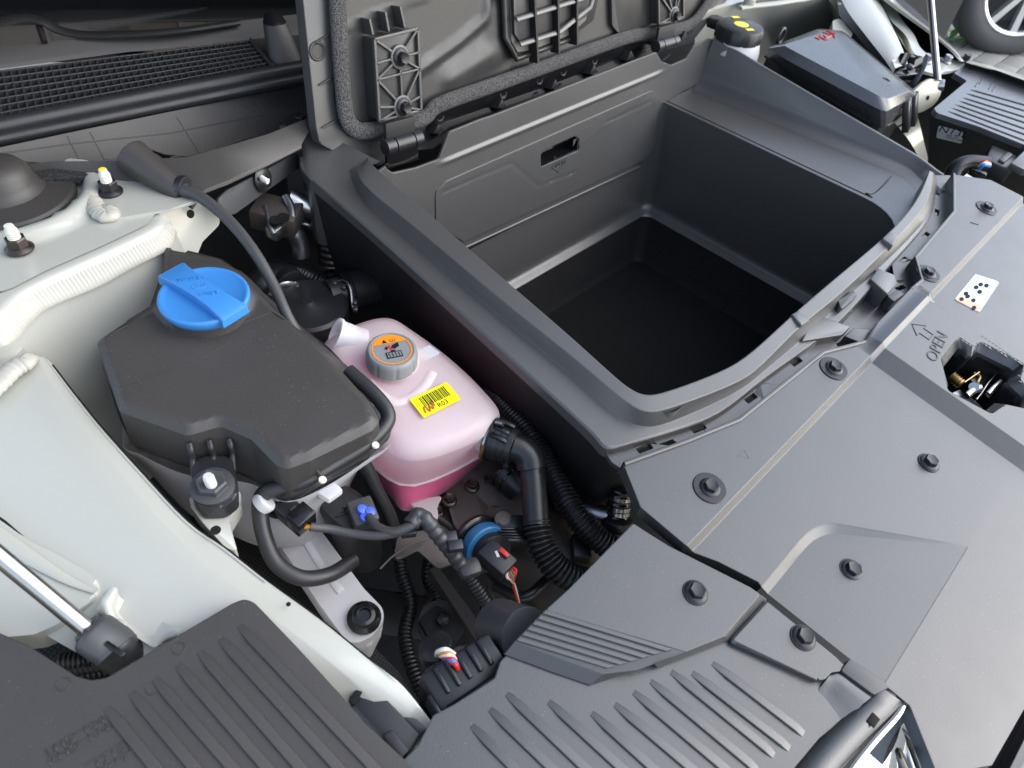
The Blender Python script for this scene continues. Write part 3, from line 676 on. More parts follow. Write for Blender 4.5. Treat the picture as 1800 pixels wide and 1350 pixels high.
# inner sheet with shallow diagonal swages
SW = [[LD.pix(*p) for p in L] for L in ([(740, 128), (815, 75), (860, 35), (866, -30)], [(600, 55), (700, 18), (760, -8)], [(800, 140), (880, 88), (880, 20)])]
FRM = [LD.pix(*p) for p in ((636, 0), (640, 20), (740, -16))]
def ld_h(a, b):
    h = 0.0
    d = pd(a, b, SW[0], False)
    if d < 0.012: h += 0.005*(1-ss(d/0.010))
    d = pd(a, b, SW[1], False)
    if d < 0.006: h += 0.002*(1-ss(d/0.004))
    d = pd(a, b, SW[2], False)
    if d < 0.03: h += 0.006*(1-ss(d/0.03))
    return h + 0.0005*math.sin(a*23+b*31)*math.sin(a*11-b*17)
panel('inner_sheet', LD.up(-0.010), rnd(lx([(x, y) for x, y in INN], -0.010), 0.012, 4), 'lidin', ld, ld_h, cell=0.006, thick=0.004, ang=60)
# side wall ribs on the left flange
for y0 in (75, 150, 225):
    tube('flange_rib', [LD.hit(548+y0*0.085, y0, -0.010), LD.hit(572+y0*0.09, y0-14, -0.009)], 0.0012, 'lidin', ld, seg=6, sm=1)
bm = bmesh.new(); lathebm(bm, frame(LD.hit(558, 90, -0.0115), LD.N), [(0.012, 0), (0.011, 0.0012), (0.009, 0.0012), (0.008, 0.0002)], 20); fin(bm, 'dimple', 'lidin', ld)
# foam seal
SEAL = [(588, -70), (593, 0), (598, 90), (604, 169), (609, 205), (620, 224), (640, 231), (690, 222), (735, 211), (752, 203), (772, 184), (860, 152), (980, 109), (1098, 67), (1142, 59), (1204, 48), (1230, 26), (1262, -25), (1285, -70)]
tube('foam_seal', [LD.hit(x, y, 0.000) for x, y in SEAL], (lambda s, t: (0.0062, 0.0118)), 'foam', ld, flat=LD.N, seg=10, sm=4, step=0.004, ang=70)
# lower flange with dimples and gussets
loft('lower_flange', [[LD.hit(x, y, -0.002) for x, y in ((752, 212), (780, 194), (860, 162), (980, 120), (1098, 79), (1150, 70))], [LD.hit(x, y, -0.008) for x, y in ((757, 232), (785, 214), (860, 188), (985, 143), (1108, 97), (1152, 82))], [LD.hit(x, y, 0.004) for x, y in ((758, 246), (790, 226), (862, 201), (990, 153), (1112, 106), (1153, 88))]], 'gloss', ld, closed=False)
for x, y in ((773, 205), (884, 166), (948, 141), (990, 126), (1045, 107)):
    lathe('dimple', LD.hit(x, y, -0.006), LD.N, [(0.0075, 0), (0.0072, 0.0015), (0.0055, 0.0018), (0.0045, 0.0006)], 'lidin', ld, n=18)
for x, y in ((766, 228), (878, 184), (972, 150), (1040, 124), (1105, 100), (1200, 66)):
    slab('gusset', LD, lx([(x-8, y+6), (x, y-12), (x+7, y+2)], 0.004), -0.012, 0.010, 'dark', ld, bev=0.0006)
# hinge bracket plates, ribbed, each held by bolts
def bracket(cs, bolts, extra):
    br = slab('hinge_bracket', LD, rnd(lx(cs, 0.016), 0.004, 3), -0.010, 0.014, 'lidin', ld, bev=0.001)
    c = [LD.pix(x, y, 0.016) for x, y in cs]
    bl = [LD.pix(x, y, 0.016) for x, y in bolts]
    def rib(p, q_, w=0.0014, h1=0.019):
        p, q_ = V(p), V(q_); d = (q_-p).normalized(); n = V((-d.y, d.x))*w
        bm = bmesh.new(); addslab(bm, LD, [tuple(p+n), tuple(q_+n), tuple(q_-n), tuple(p-n)], 0.0138, h1); fin(bm, 'bracket_rib', 'tub', br, flat=True)
    for i in range(4): rib(c[i-1], c[i], 0.0018)
    def L(p, q_, t): return tuple(V(p).lerp(V(q_), t))
    if len(bl) == 2:
        b1, b2 = bl; m1, m2 = L(c[0], c[3], 0.48), L(c[1], c[2], 0.48)
        for q_ in (c[0], c[1], L(c[0], c[3], .28), L(c[1], c[2], .28), m1, m2): rib(b1, q_)
        for q_ in (m1, m2, c[2], c[3], L(c[0], c[3], .82), L(c[1], c[2], .82), b1): rib(b2, q_)
        rib(m1, m2)
    else:
        for q_ in c + [L(c[0], c[3], .5), L(c[1], c[2], .5)]: rib(bl[0], q_)
    for p in bl:
        lathe('boss', LD.w(*p, 0.0142), LD.N, [(0.0150, 0), (0.0150, 0.005), (0.011, 0.0054)], 'tub', br, n=24)
        bolt(LD.w(*p, 0.0192), LD.N, ld, 0.0122, 0.0072, 0.008, 'bolt', wm='bolt', key='lidbolt')
    for (x0, y0, x1, y1) in extra:
        p, q_ = V(LD.pix(x0, y0, 0.01)), V(LD.pix(x1, y1, 0.01)); bm = bmesh.new(); addslab(bm, LD, [(p.x-.0015, p.y), (p.x+.0015, p.y), (q_.x+.0015, q_.y), (q_.x-.0015, q_.y)], -0.011, 0.008); fin(bm, 'stiffener', 'tub', ld, flat=True)
    return br
bracket([(657, 69), (733, 50), (739, 193), (666, 213)], [(701, 100), (706, 187)], [(652, 34, 658, 62), (680, 22, 686, 56), (706, 12, 714, 50)])
bracket([(1155, -70), (1200, -80), (1200, 31), (1157, 43)], [(1183, 27)], [])
# pocket in the middle of the lid with upright ribs
pk = slab('latch_pocket', LD, rnd(lx([(884, -40), (888, 66), (908, 104), (1000, 70), (1044, 36), (1062, -40)], 0.002), 0.006, 3), -0.012, 0.001, 'dark', ld, bev=0.001)
mat('dustplastic', (0.15, 0.14, 0.12), 0.55, var=0.25, vs=40)
slab('pocket_back', LD, rnd(lx([(897, -40), (899, 72), (910, 92), (935, 88), (1000, 62), (1030, 36), (1040, -40)], 0.002), 0.004, 2), 0.0, 0.0022, 'dustplastic', pk, bev=0.0005)
slab('pocket_plate', LD, rnd(lx([(905, -40), (908, 60), (918, 76), (1000, 48), (1034, 30), (1046, -40)], 0.012), 0.003, 2), 0.0022, 0.008, 'lidin', pk, bev=0.001)
for x0, x1 in ((932, 940), (974, 977), (1008, 1009)):
    p, q_ = V(LD.pix(x0, -40, 0.012)), V(LD.pix(x1, 110-(x0-932)*0.42, 0.012)); bm = bmesh.new(); addslab(bm, LD, [(p.x-.002, p.y), (p.x+.002, p.y), (q_.x+.002, q_.y), (q_.x-.002, q_.y)], 0.002, 0.020); fin(bm, 'pocket_rib', 'dark', pk, flat=True)
for pts in ([(908, 34), (1046, -10)], [(914, 78), (985, 55), (1038, 12), (1050, -30)]):
    tube('pocket_edge', [LD.hit(x, y, 0.016) for x, y in pts], (lambda s, t: (0.004, 0.0016)), 'tub', pk, seg=8, sm=0)
tube('pocket_wall', [LD.hit(x, y, 0.004) for x, y in ((884, -40), (888, 66), (908, 104), (1000, 70))], 0.004, 'lidin', pk, seg=8, sm=0)
slab('recess_frame', LD, rnd(lx([(1075, -40), (1078, 45), (1090, 60), (1150, 42), (1152, -40)], 0.0), 0.006, 3), -0.012, -0.002, 'lidin', ld, bev=0.002)
# hinges: leaf, barrel in two knuckles
def hinge(xa, ya, xb, yb, label):
    h = thing('lid_hinge', label, 'hinge', RW.hit(xa, ya, 0.0), 'hinges of the box lid')
    p, q_ = RW.hit(xa, ya, -0.006), RW.hit(xb, yb, -0.006); d = q_-p
    for t0, t1 in ((0.0, 0.24), (0.27, 0.76), (0.79, 1.0)):
        tube('knuckle', [p+d*t0, p+d*t1], 0.0105, 'plug', h, seg=20, sm=1)
    ax = d.normalized(); mid = p+d*0.5
    box('leaf', frame(mid+V((0, 0.002, -0.018)), (0, -1, 0.1), ax), (d.length*0.9, 0.028, 0.006), 'gloss', h)
    box('leaf', frame(mid+V((0, 0.006, 0.016)), (0, -1, 0.1), ax), (d.length*0.8, 0.028, 0.006), 'dark', h)
hinge(676, 260, 738, 242, 'black barrel hinge at the near end of the box lid')
hinge(1152, 82, 1188, 72, 'small black barrel hinge at the far end of the box lid')
# ------------------------------------------------------------------ painted body: strut tower, inner wing, wing ledge
tw = thing('strut_tower', 'pale painted strut tower with a domed black cap, next to the cowl', 'strut tower', lv(60, 420, 0.95))
ZT = 1.065                                                     # level of the tower top
TW = Fr((0, 0, ZT), (1, 0, 0), (0, 1, 0))
cx, cy = TW.pix(-2, 345)
cap_c = TW.hit(12, 345)
# tower top plate: rounded outer outline, seat for the cap
rim_o = crom([TW.hit(*p) for p in ((-180, 470), (-60, 500), (60, 478), (160, 430), (258, 392), (268, 378), (262, 352), (230, 322), (150, 300), (60, 290), (-60, 300), (-200, 360))], 6, True)
loops = []
def ringz(r, z, n=72): return [V((cap_c.x+r*math.cos(2*PI*k/n), cap_c.y+r*math.sin(2*PI*k/n), z)) for k in range(n)]
R0 = (TW.hit(127, 352)-cap_c).length
R1 = (TW.hit(160, 360)-cap_c).length
top_out = pxo(TW, [(-260, 500), (-60, 530), (20, 507), (80, 476), (180, 432), (262, 393), (275, 370), (330, 356), (330, 336), (250, 318), (210, 300), (130, 292), (0, 285), (-260, 300)])
def tw_h(a, b):
    d = math.hypot(a-cap_c.x, b-cap_c.y); h = 0.0
    h += 0.010*(1-ss((d-R1)/0.012)) if d > R1 else 0.010
    if d < R1-0.012: h -= 0.016*ss((R1-0.010-d)/0.010)
    return h
panel('tower_top', TW, rnd(top_out, 0.02, 5), 'paint', tw, tw_h, cell=0.006, thick=0.0, ang=60)
# tower wall falling away from the top
wt = [(-260, 500), (-120, 545), (-40, 560), (20, 512), (80, 480), (180, 436), (262, 396), (280, 374)]
wa = crom([TW.hit(*p) for p in wt], 6)
def off(P, d, dz): 
    out = []
    for i, p in enumerate(P):
        t = P[min(i+1, len(P)-1)]-P[max(0, i-1)]; n = V((t.y, -t.x, 0)).normalized(); out.append(p+n*d+V((0, 0, dz)))
    return out
loft('tower_wall', [off(wa, -0.010, -0.0022), off(wa, 0.0, -0.0022), off(wa, 0.006, -0.003), off(wa, 0.010, -0.010), off(wa, 0.018, -0.06), off(wa, 0.03, -0.14), off(wa, 0.045, -0.30)], 'paint', tw, closed=False, ang=60)
lathe('cap_disc', cap_c-V((0, 0, 0.004)), UPZ, [(R0*1.0, 0.0), (R0*0.99, 0.006), (R0*0.95, 0.009), (R0*0.60, 0.014), (0.001, 0.016)], 'coverdusty', tw, n=64)
dm = TW.hit(28, 330)
lathe('cap_dome', cap_c+V((0, 0, 0.008)), UPZ, [(0.045, 0), (0.038, 0.004), (0.034, 0.012), (0.032, 0.022), (0.026, 0.030), (0.014, 0.034), (0.001, 0.035)], 'coverdusty', tw, n=48)
# overlapping sheet with the stud, its folded tab
slab('tower_gusset', TW, rnd(pxo(TW, [(150, 345), (196, 384), (300, 366), (352, 350), (300, 328), (215, 315), (150, 316)], 0.004), 0.006, 3), 0.0, 0.0032, 'paint', tw, bev=0.0006)
# seam sealer
def sealer(name, pts, fr, h, w, m='sealer', wob=0.12):
    P = [fr.hit(x, y, h) for x, y in pts]
    return tube(name, P, (lambda s, t: (0.0036+0.0008*math.sin(s*900)*0.6+0.0005*math.sin(s*230), w*(1+wob*math.sin(s*120)+0.05*math.sin(s*900)))), m, tw, flat=(0, 0, 1), seg=10, sm=6, step=0.0016, ang=80)
s1_ = off(wa[10:], 0.0105, -0.014)[::3]
tube('seam_sealer', s1_, (lambda s, t: (0.0034+0.0006*math.sin(s*1600), 0.0140*(1+0.08*math.sin(s*60))*(1-0.4*ss((t-0.9)/0.1)))), 'sealer', tw, flat=(0.55, -0.55, 0.62), seg=12, sm=4, step=0.0011, ang=80)
tube('seam_sealer', [TW.hit(x, y, 0.004) for x, y in ((155, 343), (163, 352), (168, 364), (178, 377), (190, 381), (197, 376), (190, 369), (184, 371))], (lambda s, t: (0.006+0.0006*math.sin(s*1500), 0.0075+0.002*math.sin(t*PI)+0.0007*math.sin(s*900))), 'sealer', tw, flat=(0, 0, 1), seg=12, sm=6, step=0.0012, ang=80)
# studs with flanged nuts
def stud(px, py, h, tip, nutm, label=None):
    q_ = TW.hit(px, py, h); st = lathe('stud', q_, UPZ, [(0.0052, 0.0), (0.0052, 0.010)] + [(0.0062-0.0007*(k % 2), 0.012+0.0012*k) for k in range(9)] + [(0.0058, 0.0235), (0.0046, 0.0265), (0.0042, 0.029), (0.003, 0.0292)], 'chalk', tw, n=18)
    if tip: lathe('paint_dot', q_+V((0, 0, 0.0285)), UPZ, [(0.0044, 0), (0.0034, 0.0012), (0.001, 0.0014)], 'yellowink', st, n=14)
    bm = bmesh.new(); M = frame(q_, UPZ); lathebm(bm, M, [(0.0135, 0.0), (0.0138, 0.0018), (0.0118, 0.0036), (0.0095, 0.005)], 24); hexprof(bm, M @ Matrix.Rotation(0.4, 4, 'Z'), 0.0102, 0.003, 0.0145, 0.0012)
    bmesh.ops.recalc_face_normals(bm, faces=bm.faces); fin(bm, 'flange_nut', nutm, st, 30)
stud(194, 338, 0.0035, True, 'bolt'); stud(35, 438, 0.002, False, 'boltbrown')

# inner wing: the sheet between tower and wing ledge, falling to the bay floor
iw = thing('inner_wing', 'pale painted inner wing panel under the strut tower', 'body panel', cv(150, 700, -0.2))
zA = 1.0
A_ = [TW.hit(x, y, -0.02) for x, y in ((-160, 640), (-20, 560), (40, 512), (130, 470), (230, 425), (270, 396))]
B_ = [cv(x, y, -0.07) for x, y in ((-160, 760), (-20, 660), (60, 620), (160, 570), (235, 500), (285, 420))]
C_ = [cv(x, y, -0.17) for x, y in ((-160, 860), (10, 780), (110, 730), (190, 660), (265, 600), (320, 500))]
D_ = [cv(x, y, -0.34) for x, y in ((-160, 960), (40, 880), (150, 830), (240, 760), (330, 700), (380, 600))]
L_ = [crom(r, 6) for r in (A_, B_, C_, D_)]
L_ = list(map(list, zip(*[crom(c, 6) for c in map(list, zip(*L_))])))
loft('panel', L_, 'paint', iw, closed=False, ang=80)
# apron plate between the tower and the dark bay at the bulkhead
ap_ = slab('apron_plate', Fr(cv(330, 400, 0.0), V((0.72, -0.10, -0.25)), V((0.05, 0.95, 0.25))), [(0, 0)]*3, 0, 0.002, 'paint', iw, bev=0) if False else None
PLF = Fr(cv(330, 370, 0.0), (1, 0.25, 0), (0.0, 0.35, 1))
slab('apron_plate', PLF, rnd(pxo(PLF, [(268, 380), (352, 350), (386, 357), (386, 395), (356, 425), (346, 450), (330, 480), (268, 470)]), 0.006, 3), -0.002, 0.0, 'paint', iw, bev=0.0006)
lathe('drain_hole', PLF.hit(335, 376, 0.0002), PLF.N, [(0.0052, 0), (0.001, 0.0002)], 'ink', iw, n=18)

# wing ledge running forward beside the washer bottle
wl = thing('wing_ledge', 'pale painted ledge of the near wing running forward from the strut tower', 'body panel', cv(200, 900, -0.1))
hA = -0.005
inner = [(75, 626), (92, 640), (130, 690), (180, 752), (250, 830), (330, 915), (396, 962), (470, 1020), (560, 1085), (640, 1150), (700, 1195), (745, 1240), (790, 1290), (830, 1340)]
mid = [(58, 622), (72, 636), (105, 690), (150, 752), (215, 832), (300, 930), (375, 1000), (440, 1052), (510, 1105), (580, 1160), (630, 1198), (680, 1246), (725, 1300), (760, 1350)]
outer = [(40, 610), (50, 640), (70, 700), (105, 770), (165, 860), (245, 960), (315, 1030), (380, 1085), (450, 1130), (520, 1180), (560, 1214), (600, 1262), (640, 1310), (670, 1360)]
far_ = [(-160, 560), (-160, 640), (-160, 720), (-160, 800), (-130, 900), (-60, 1010), (40, 1090), (140, 1150), (240, 1200), (330, 1240), (400, 1290), (440, 1320), (470, 1360), (500, 1400)]
rws = [[cv(x, y, -0.30) for x, y in inner], [cv(x+1, y, -0.020) for x, y in inner], [cv(x, y, -0.0115) for x, y in inner], [cv(x-4, y+1, -0.0105) for x, y in inner], [cv(x, y, -0.0045) for x, y in mid], [cv(x-5, y+2, -0.0040) for x, y in mid], [cv(x, y, -0.0055) for x, y in outer], [cv(x, y, -0.017) for x, y in far_]]
for ri, tab in ((4, (0, 0.001, 0.004, 0.009, 0.014, 0.018)), (5, (0, 0.002, 0.006, 0.012, 0.018, 0.022)), (6, (0.004, 0.010, 0.020, 0.030, 0.038, 0.044)), (7, (0.008, 0.016, 0.028, 0.038, 0.046, 0.05))):
    for j, dz in enumerate(tab): rws[ri][8+j] = rws[ri][8+j]-COV.N*dz
for r in rws:
    for i in (10, 11, 12, 13): r[i] = r[i]-COV.N*(0.004, 0.014, 0.03, 0.05)[i-10]
loft('ledge', [crom(r, 4) for r in rws], 'paint', wl, closed=False, ang=50)
tube('flange_seam', [cv(x, y, -0.0095) for x, y in [(p[0]-3, p[1]+4) for p in inner[:8]]], 0.0008, 'paintin', wl, seg=6, sm=4)
tube('sheet_joint', [cv(x+1, y+1, -0.0108) for x, y in inner[1:11]], 0.0007, 'ink', wl, seg=6, sm=4)
tube('pressed_ridge', [cv(x, y, h) for x, y, h in ((-60, 745, -0.016), (0, 790, -0.0145), (60, 832, -0.0135), (120, 876, -0.0135), (150, 905, -0.016))], (lambda s, t: (0.0016*math.sin(PI*t)+0.0002, 0.010)), 'paint', wl, flat=COV.N, seg=12, sm=6)
tube('pressed_ridge', [cv(x, y, h) for x, y, h in ((-60, 862, -0.017), (0, 895, -0.0165), (60, 930, -0.016), (110, 958, -0.018))], (lambda s, t: (0.0016*math.sin(PI*t)+0.0002, 0.008)), 'paint', wl, flat=COV.N, seg=12, sm=6)
lathe('locating_hole', cv(379, 932, -0.0028), COV.N, [(0.0045, 0), (0.001, 0.0002)], 'ink', wl, n=16)
lathe('locating_hole', cv(507, 1062, -0.0025), COV.N, [(0.002, 0), (0.001, 0.0002)], 'ink', wl, n=12)
tube('seam_sealer', [cv(x, y, 0.004) for x, y in ((-30, 700), (0, 672), (20, 652), (38, 640), (48, 636), (40, 634))], (lambda s, t: (0.006+0.0005*math.sin(s*1200), 0.010+0.0006*math.sin(s*900))), 'sealer', wl, flat=COV.N, seg=12, sm=5, step=0.0014, ang=80)
# bracket for the washer bottle standing up from the ledge
bk = [cv(*p, h) for p, h in (((333, 880), 0.004), ((345, 905), 0.004), ((392, 965), -0.004), ((418, 968), -0.004), ((402, 915), 0.0), ((420, 880), 0.004), ((418, 868), 0.006))]
slab('bottle_bracket', COV, rnd(pxo(COV, [(330, 872), (336, 892), (356, 918), (396, 962), (418, 970), (402, 915), (422, 884), (424, 862)], -0.036), 0.004, 3), -0.06, -0.036, 'paint', wl, bev=0.002)

# outer wing, the piece under the gas strut
wo = thing('painted_flange', 'pale painted inner flange of the near wing under the gas strut', 'body panel', cv(60, 1020, -0.04))
slab('flange', COV.up(-0.006), rnd(pxo(COV, [(-160, 830), (0, 914), (50, 950), (96, 972), (160, 1008), (175, 1025), (170, 1050), (100, 1098), (60, 1115), (10, 1120), (-160, 1090)], -0.006), 0.012, 4), -0.03, 0.0, 'paint', wo, bev=0.004, seg=3)
tube('gap_line', [cv(x, y, -0.0135) for x, y in ((-60, 880), (0, 912), (48, 947), (96, 970), (158, 1005), (174, 1020))], 0.0016, 'ink', wo, seg=8, sm=5)
tube('crease', [cv(x, y, -0.004) for x, y in ((-60, 915), (0, 948), (60, 985), (120, 1020), (168, 1040))], (lambda s, t: (0.003*(1-t)+0.0006, 0.008*(1-t)+0.002)), 'paint', wo, flat=COV.N, seg=10, sm=5)
# folded catch bracket
cb = thing('folded_bracket', 'small pale painted folded bracket in front of the gas strut foot', 'bracket', cv(240, 1080, -0.06))
r0 = [((183, 1042), 0.0), ((196, 1030), 0.004), ((206, 1036), 0.004), ((212, 1050), -0.012), ((240, 1072), -0.016), ((275, 1088), -0.016), ((300, 1100), -0.006), ((315, 1104), 0.0), ((318, 1112), 0.0)]
r1 = [((170, 1072), 0.0), ((178, 1058), 0.003), ((192, 1060), 0.0), ((205, 1074), -0.014), ((232, 1094), -0.018), ((258, 1108), -0.018), ((280, 1122), -0.012), ((300, 1116), -0.004), ((312, 1116), -0.002)]
r2 = [((172, 1080), -0.006), ((182, 1082), -0.004), ((200, 1092), -0.006), ((222, 1108), -0.008), ((240, 1120), -0.010), ((256, 1130), -0.010), ((272, 1138), -0.012), ((290, 1126), -0.010), ((310, 1120), -0.006)]
r3 = [(p, h-0.02) for p, h in r2]
loft('fold', [crom([cv(*p, h+0.004) for p, h in r], 4) for r in (r0, r1, r2, r3)], 'paint', cb, closed=False, ang=70)
lathe('ball_stud', cv(205, 1108, -0.004), (0.4, 0.3, 0.8), [(0.007, -0.01), (0.0085, 0), (0.006, 0.006), (0.001, 0.008)], 'paintin', cb, n=18)
# gas strut at the lower left
gs = thing('gas_strut', 'bright steel gas strut rod with a grey plastic ball socket, lower left', 'gas strut', cv(185, 1120, -0.01))
p0, p1 = cv(158, 1110, 0.006), cv(-150, 855, 0.11)
tube('rod', [p0, p1], 0.0066, 'steel', gs, seg=24, sm=1)
axd = (p1-p0).normalized()
q0 = cv(205, 1142, -0.002); sk = (p0-q0).normalized()
bm = bmesh.new(); M = frame(cv(190, 1130, -0.004), sk)
tubebm(bm, [cv(206, 1144, -0.004), cv(196, 1134, -0.002), cv(178, 1122, 0.002), cv(158, 1108, 0.005), cv(151, 1103, 0.007)], (lambda s, t: (0.0145*(1-0.35*ss((t-0.75)/0.25)), 0.0180*(1-0.35*ss((t-0.75)/0.25)))), seg=28, sm=5)
fin(bm, 'socket', 'satin', gs, 50)
tube('socket_skirt', [cv(214, 1152, -0.022), cv(200, 1139, -0.010), cv(190, 1131, -0.006)], (lambda s, t: (0.0155, 0.0188)), 'plug', gs, seg=28, sm=3)
box('retaining_clip', frame(cv(203, 1142, 0.013), COV.N, cv(215, 1150, 0.013)-cv(190, 1133, 0.013)), (0.018, 0.004, 0.006), 'gloss', gs)
# dark felt under the strut
fl_ = thing('arch_liner', 'dark woven wheel arch liner seen in the gap below the gas strut', 'liner', cv(150, 1130, -0.10))
slab('felt', COV.up(-0.09), pxo(COV, [(-100, 1030), (180, 1020), (340, 1080), (420, 1040), (300, 1300), (-100, 1300)], -0.09), -0.01, 0, 'weave', fl_, bev=0)
tube('cable', [cv(110, 1168, -0.05), cv(160, 1160, -0.045), (cv(215, 1150, -0.04)), cv(290, 1142, -0.05), cv(340, 1130, -0.06)], corr(0.011, 0.004, 0.0018), 'hose', fl_, seg=14, sm=8, step=0.0008)
tube('cable', [cv(60, 1190, -0.07), cv(130, 1180, -0.06), cv(200, 1170, -0.06)], corr(0.009, 0.004, 0.0018), 'hose', fl_, seg=14, sm=8, step=0.0008)
# ------------------------------------------------------------------ ribbed covers over the headlights (near side)
def ribbar(name, fr, p, q_, w0, h, m, parent, base=0.0):
    """long raised bar with chamfered flanks and a tapered end"""
    p, q_ = V(p), V(q_); d = (q_-p).normalized(); n = V((-d.y, d.x)); L = (q_-p).length; st = []
    for t, wf, hf_ in ((0, 0.7, 0.0), (min(0.6, 0.016/L), 1, 1), (max(0.6, 1-0.008/L), 1, 1), (1, 0.9, 0.05)):
        c = p+d*(L*t); w = w0*wf
        st.append([fr.w(*(c+n*w), base-0.0012), fr.w(*(c+n*w*0.78), base+h*hf_), fr.w(*(c-n*w*0.78), base+h*hf_), fr.w(*(c-n*w), base-0.0012)])
    return loft(name, st, m, parent, closed=False, ang=20)
# left cover
lc = thing('ribbed_cover', 'dusty black ribbed plastic cover at the lower left over the near headlight', 'cover', cv(300, 1250, 0.012))
H1 = 0.012; LC = COV.up(H1)
lo_ = pxo(COV, [(-120, 1060), (0, 1113), (50, 1135), (134, 1189), (160, 1196), (187, 1192), (408, 1061), (430, 1052), (448, 1060), (520, 1135), (605, 1228), (640, 1270), (712, 1336), (740, 1365), (760, 1440), (600, 1700), (-300, 1650)], H1)
def lc_h(a, b):
    return -0.004*ss((-(a-COV.pix(60, 1240, H1)[0]))/0.05)*0
panel('sheet', LC, rnd(lo_, 0.012, 4), 'coverdusty', lc, None, cell=0.02, thick=0.012, ang=40)
RB = [((187, 1243), (330, 1420)), ((230, 1216), (400, 1420)), ((271, 1192), (470, 1420)), ((312, 1168), (525, 1415)), ((350, 1145), (580, 1410)), ((387, 1122), (640, 1400)), ((420, 1099), (690, 1385))]
for p, q_ in RB:
    a, b = V(LC.pix(*p)), V(LC.pix(*q_))
    ribbar('rib', LC, a, b, 0.0044, 0.0020, 'coverdusty', lc)
# embossed part number tables
for s_, x, y, sz in (('LHD 1046', 140, 1290, 0.0082), ('RHD 1049', 146, 1305, 0.0082), ('1216', 192, 1330, 0.0082), ('1219', 198, 1345, 0.0082)):
    text('embossed_number', s_, frame(LC.hit(x, y, 0.0002), LC.N, LC.hit(180, 1262)-LC.hit(100, 1310)), sz, 'coverdusty', lc, 0.0003, sx=1.25)
for pts in ([(92, 1312), (188, 1258)], [(100, 1330), (194, 1272)], [(92, 1312), (100, 1330)], [(188, 1258), (196, 1278)], [(122, 1296), (130, 1312)], [(150, 1345), (218, 1302)], [(160, 1362), (228, 1320)], [(218, 1302), (228, 1320)]):
    tube('embossed_line', [LC.hit(x, y, 0.0) for x, y in pts], 0.0005, 'coverdusty', lc, seg=6, sm=0)
for x, y in ((112, 1203), (268, 1210), (314, 1140)):
    bm = bmesh.new(); c_ = LC.hit(x, y, 0.0); tubebm(bm, [c_+0.0045*(math.cos(t)*COV.A+math.sin(t)*COV.B) for t in [k*PI/8 for k in range(16)]], 0.0005, seg=6, sm=0, closed=True); fin(bm, 'moulding_ring', 'coverdusty', lc)

# middle cover
mc = thing('ribbed_cover', 'grey-black stepped cover with grooved band and ribs beside the front cover', 'cover', cv(1100, 1200, -0.01))
H2 = -0.002; MC = COV.up(H2)
mo = pxo(COV, [(1113, 920), (1136, 935), (1176, 960), (1318, 1032), (1332, 1042), (1468, 1154), (1492, 1170), (1548, 1210), (1530, 1222), (1440, 1298), (1390, 1358), (1340, 1450), (1300, 1700), (760, 1700), (650, 1420), (700, 1345), (735, 1310), (762, 1257), (800, 1237), (870, 1192), (880, 1160), (887, 1150), (936, 1096), (1000, 1035)], H2)
panel('sheet', COV.up(H2-0.004), rnd(pxo(COV.up(H2-0.004), [(1113, 922), (1136, 937), (1176, 962), (1318, 1034), (1332, 1044), (1468, 1156), (1492, 1172), (1548, 1212), (1530, 1224), (1440, 1298), (1390, 1358), (1340, 1450), (1300, 1700), (760, 1700), (650, 1420), (700, 1345), (735, 1310), (762, 1257), (800, 1237), (870, 1192), (880, 1162), (890, 1152), (938, 1098), (1002, 1037)]), 0.004, 3), 'cover', mc, None, cell=0.03, thick=0.02)
def plate(name, pts, h0, h1, ch): return slab(name, MC, rnd(pxo(MC, pts, h1), 0.002, 2), h0, h1, 'cover', mc, bev=ch, seg=1, ang=16)
plate('upper_plate', [(1113, 920), (1136, 935), (1176, 960), (1318, 1032), (1337, 1045), (1273, 1119), (1206, 1146), (958, 1073), (1000, 1035)], -0.005, 0.008, 0.0)
loft('plate_bevel', [[MC.hit(x, y, h) for x, y in L] for L, h in (([(1337, 1045), (1273, 1119), (1206, 1146), (1150, 1167)], 0.008), ([(1348, 1053), (1281, 1125), (1212, 1152), (1156, 1174)], 0.0), ([(1348, 1053), (1281, 1125), (1212, 1152), (1156, 1174)], -0.004))], 'cover', mc, closed=False, ang=16)
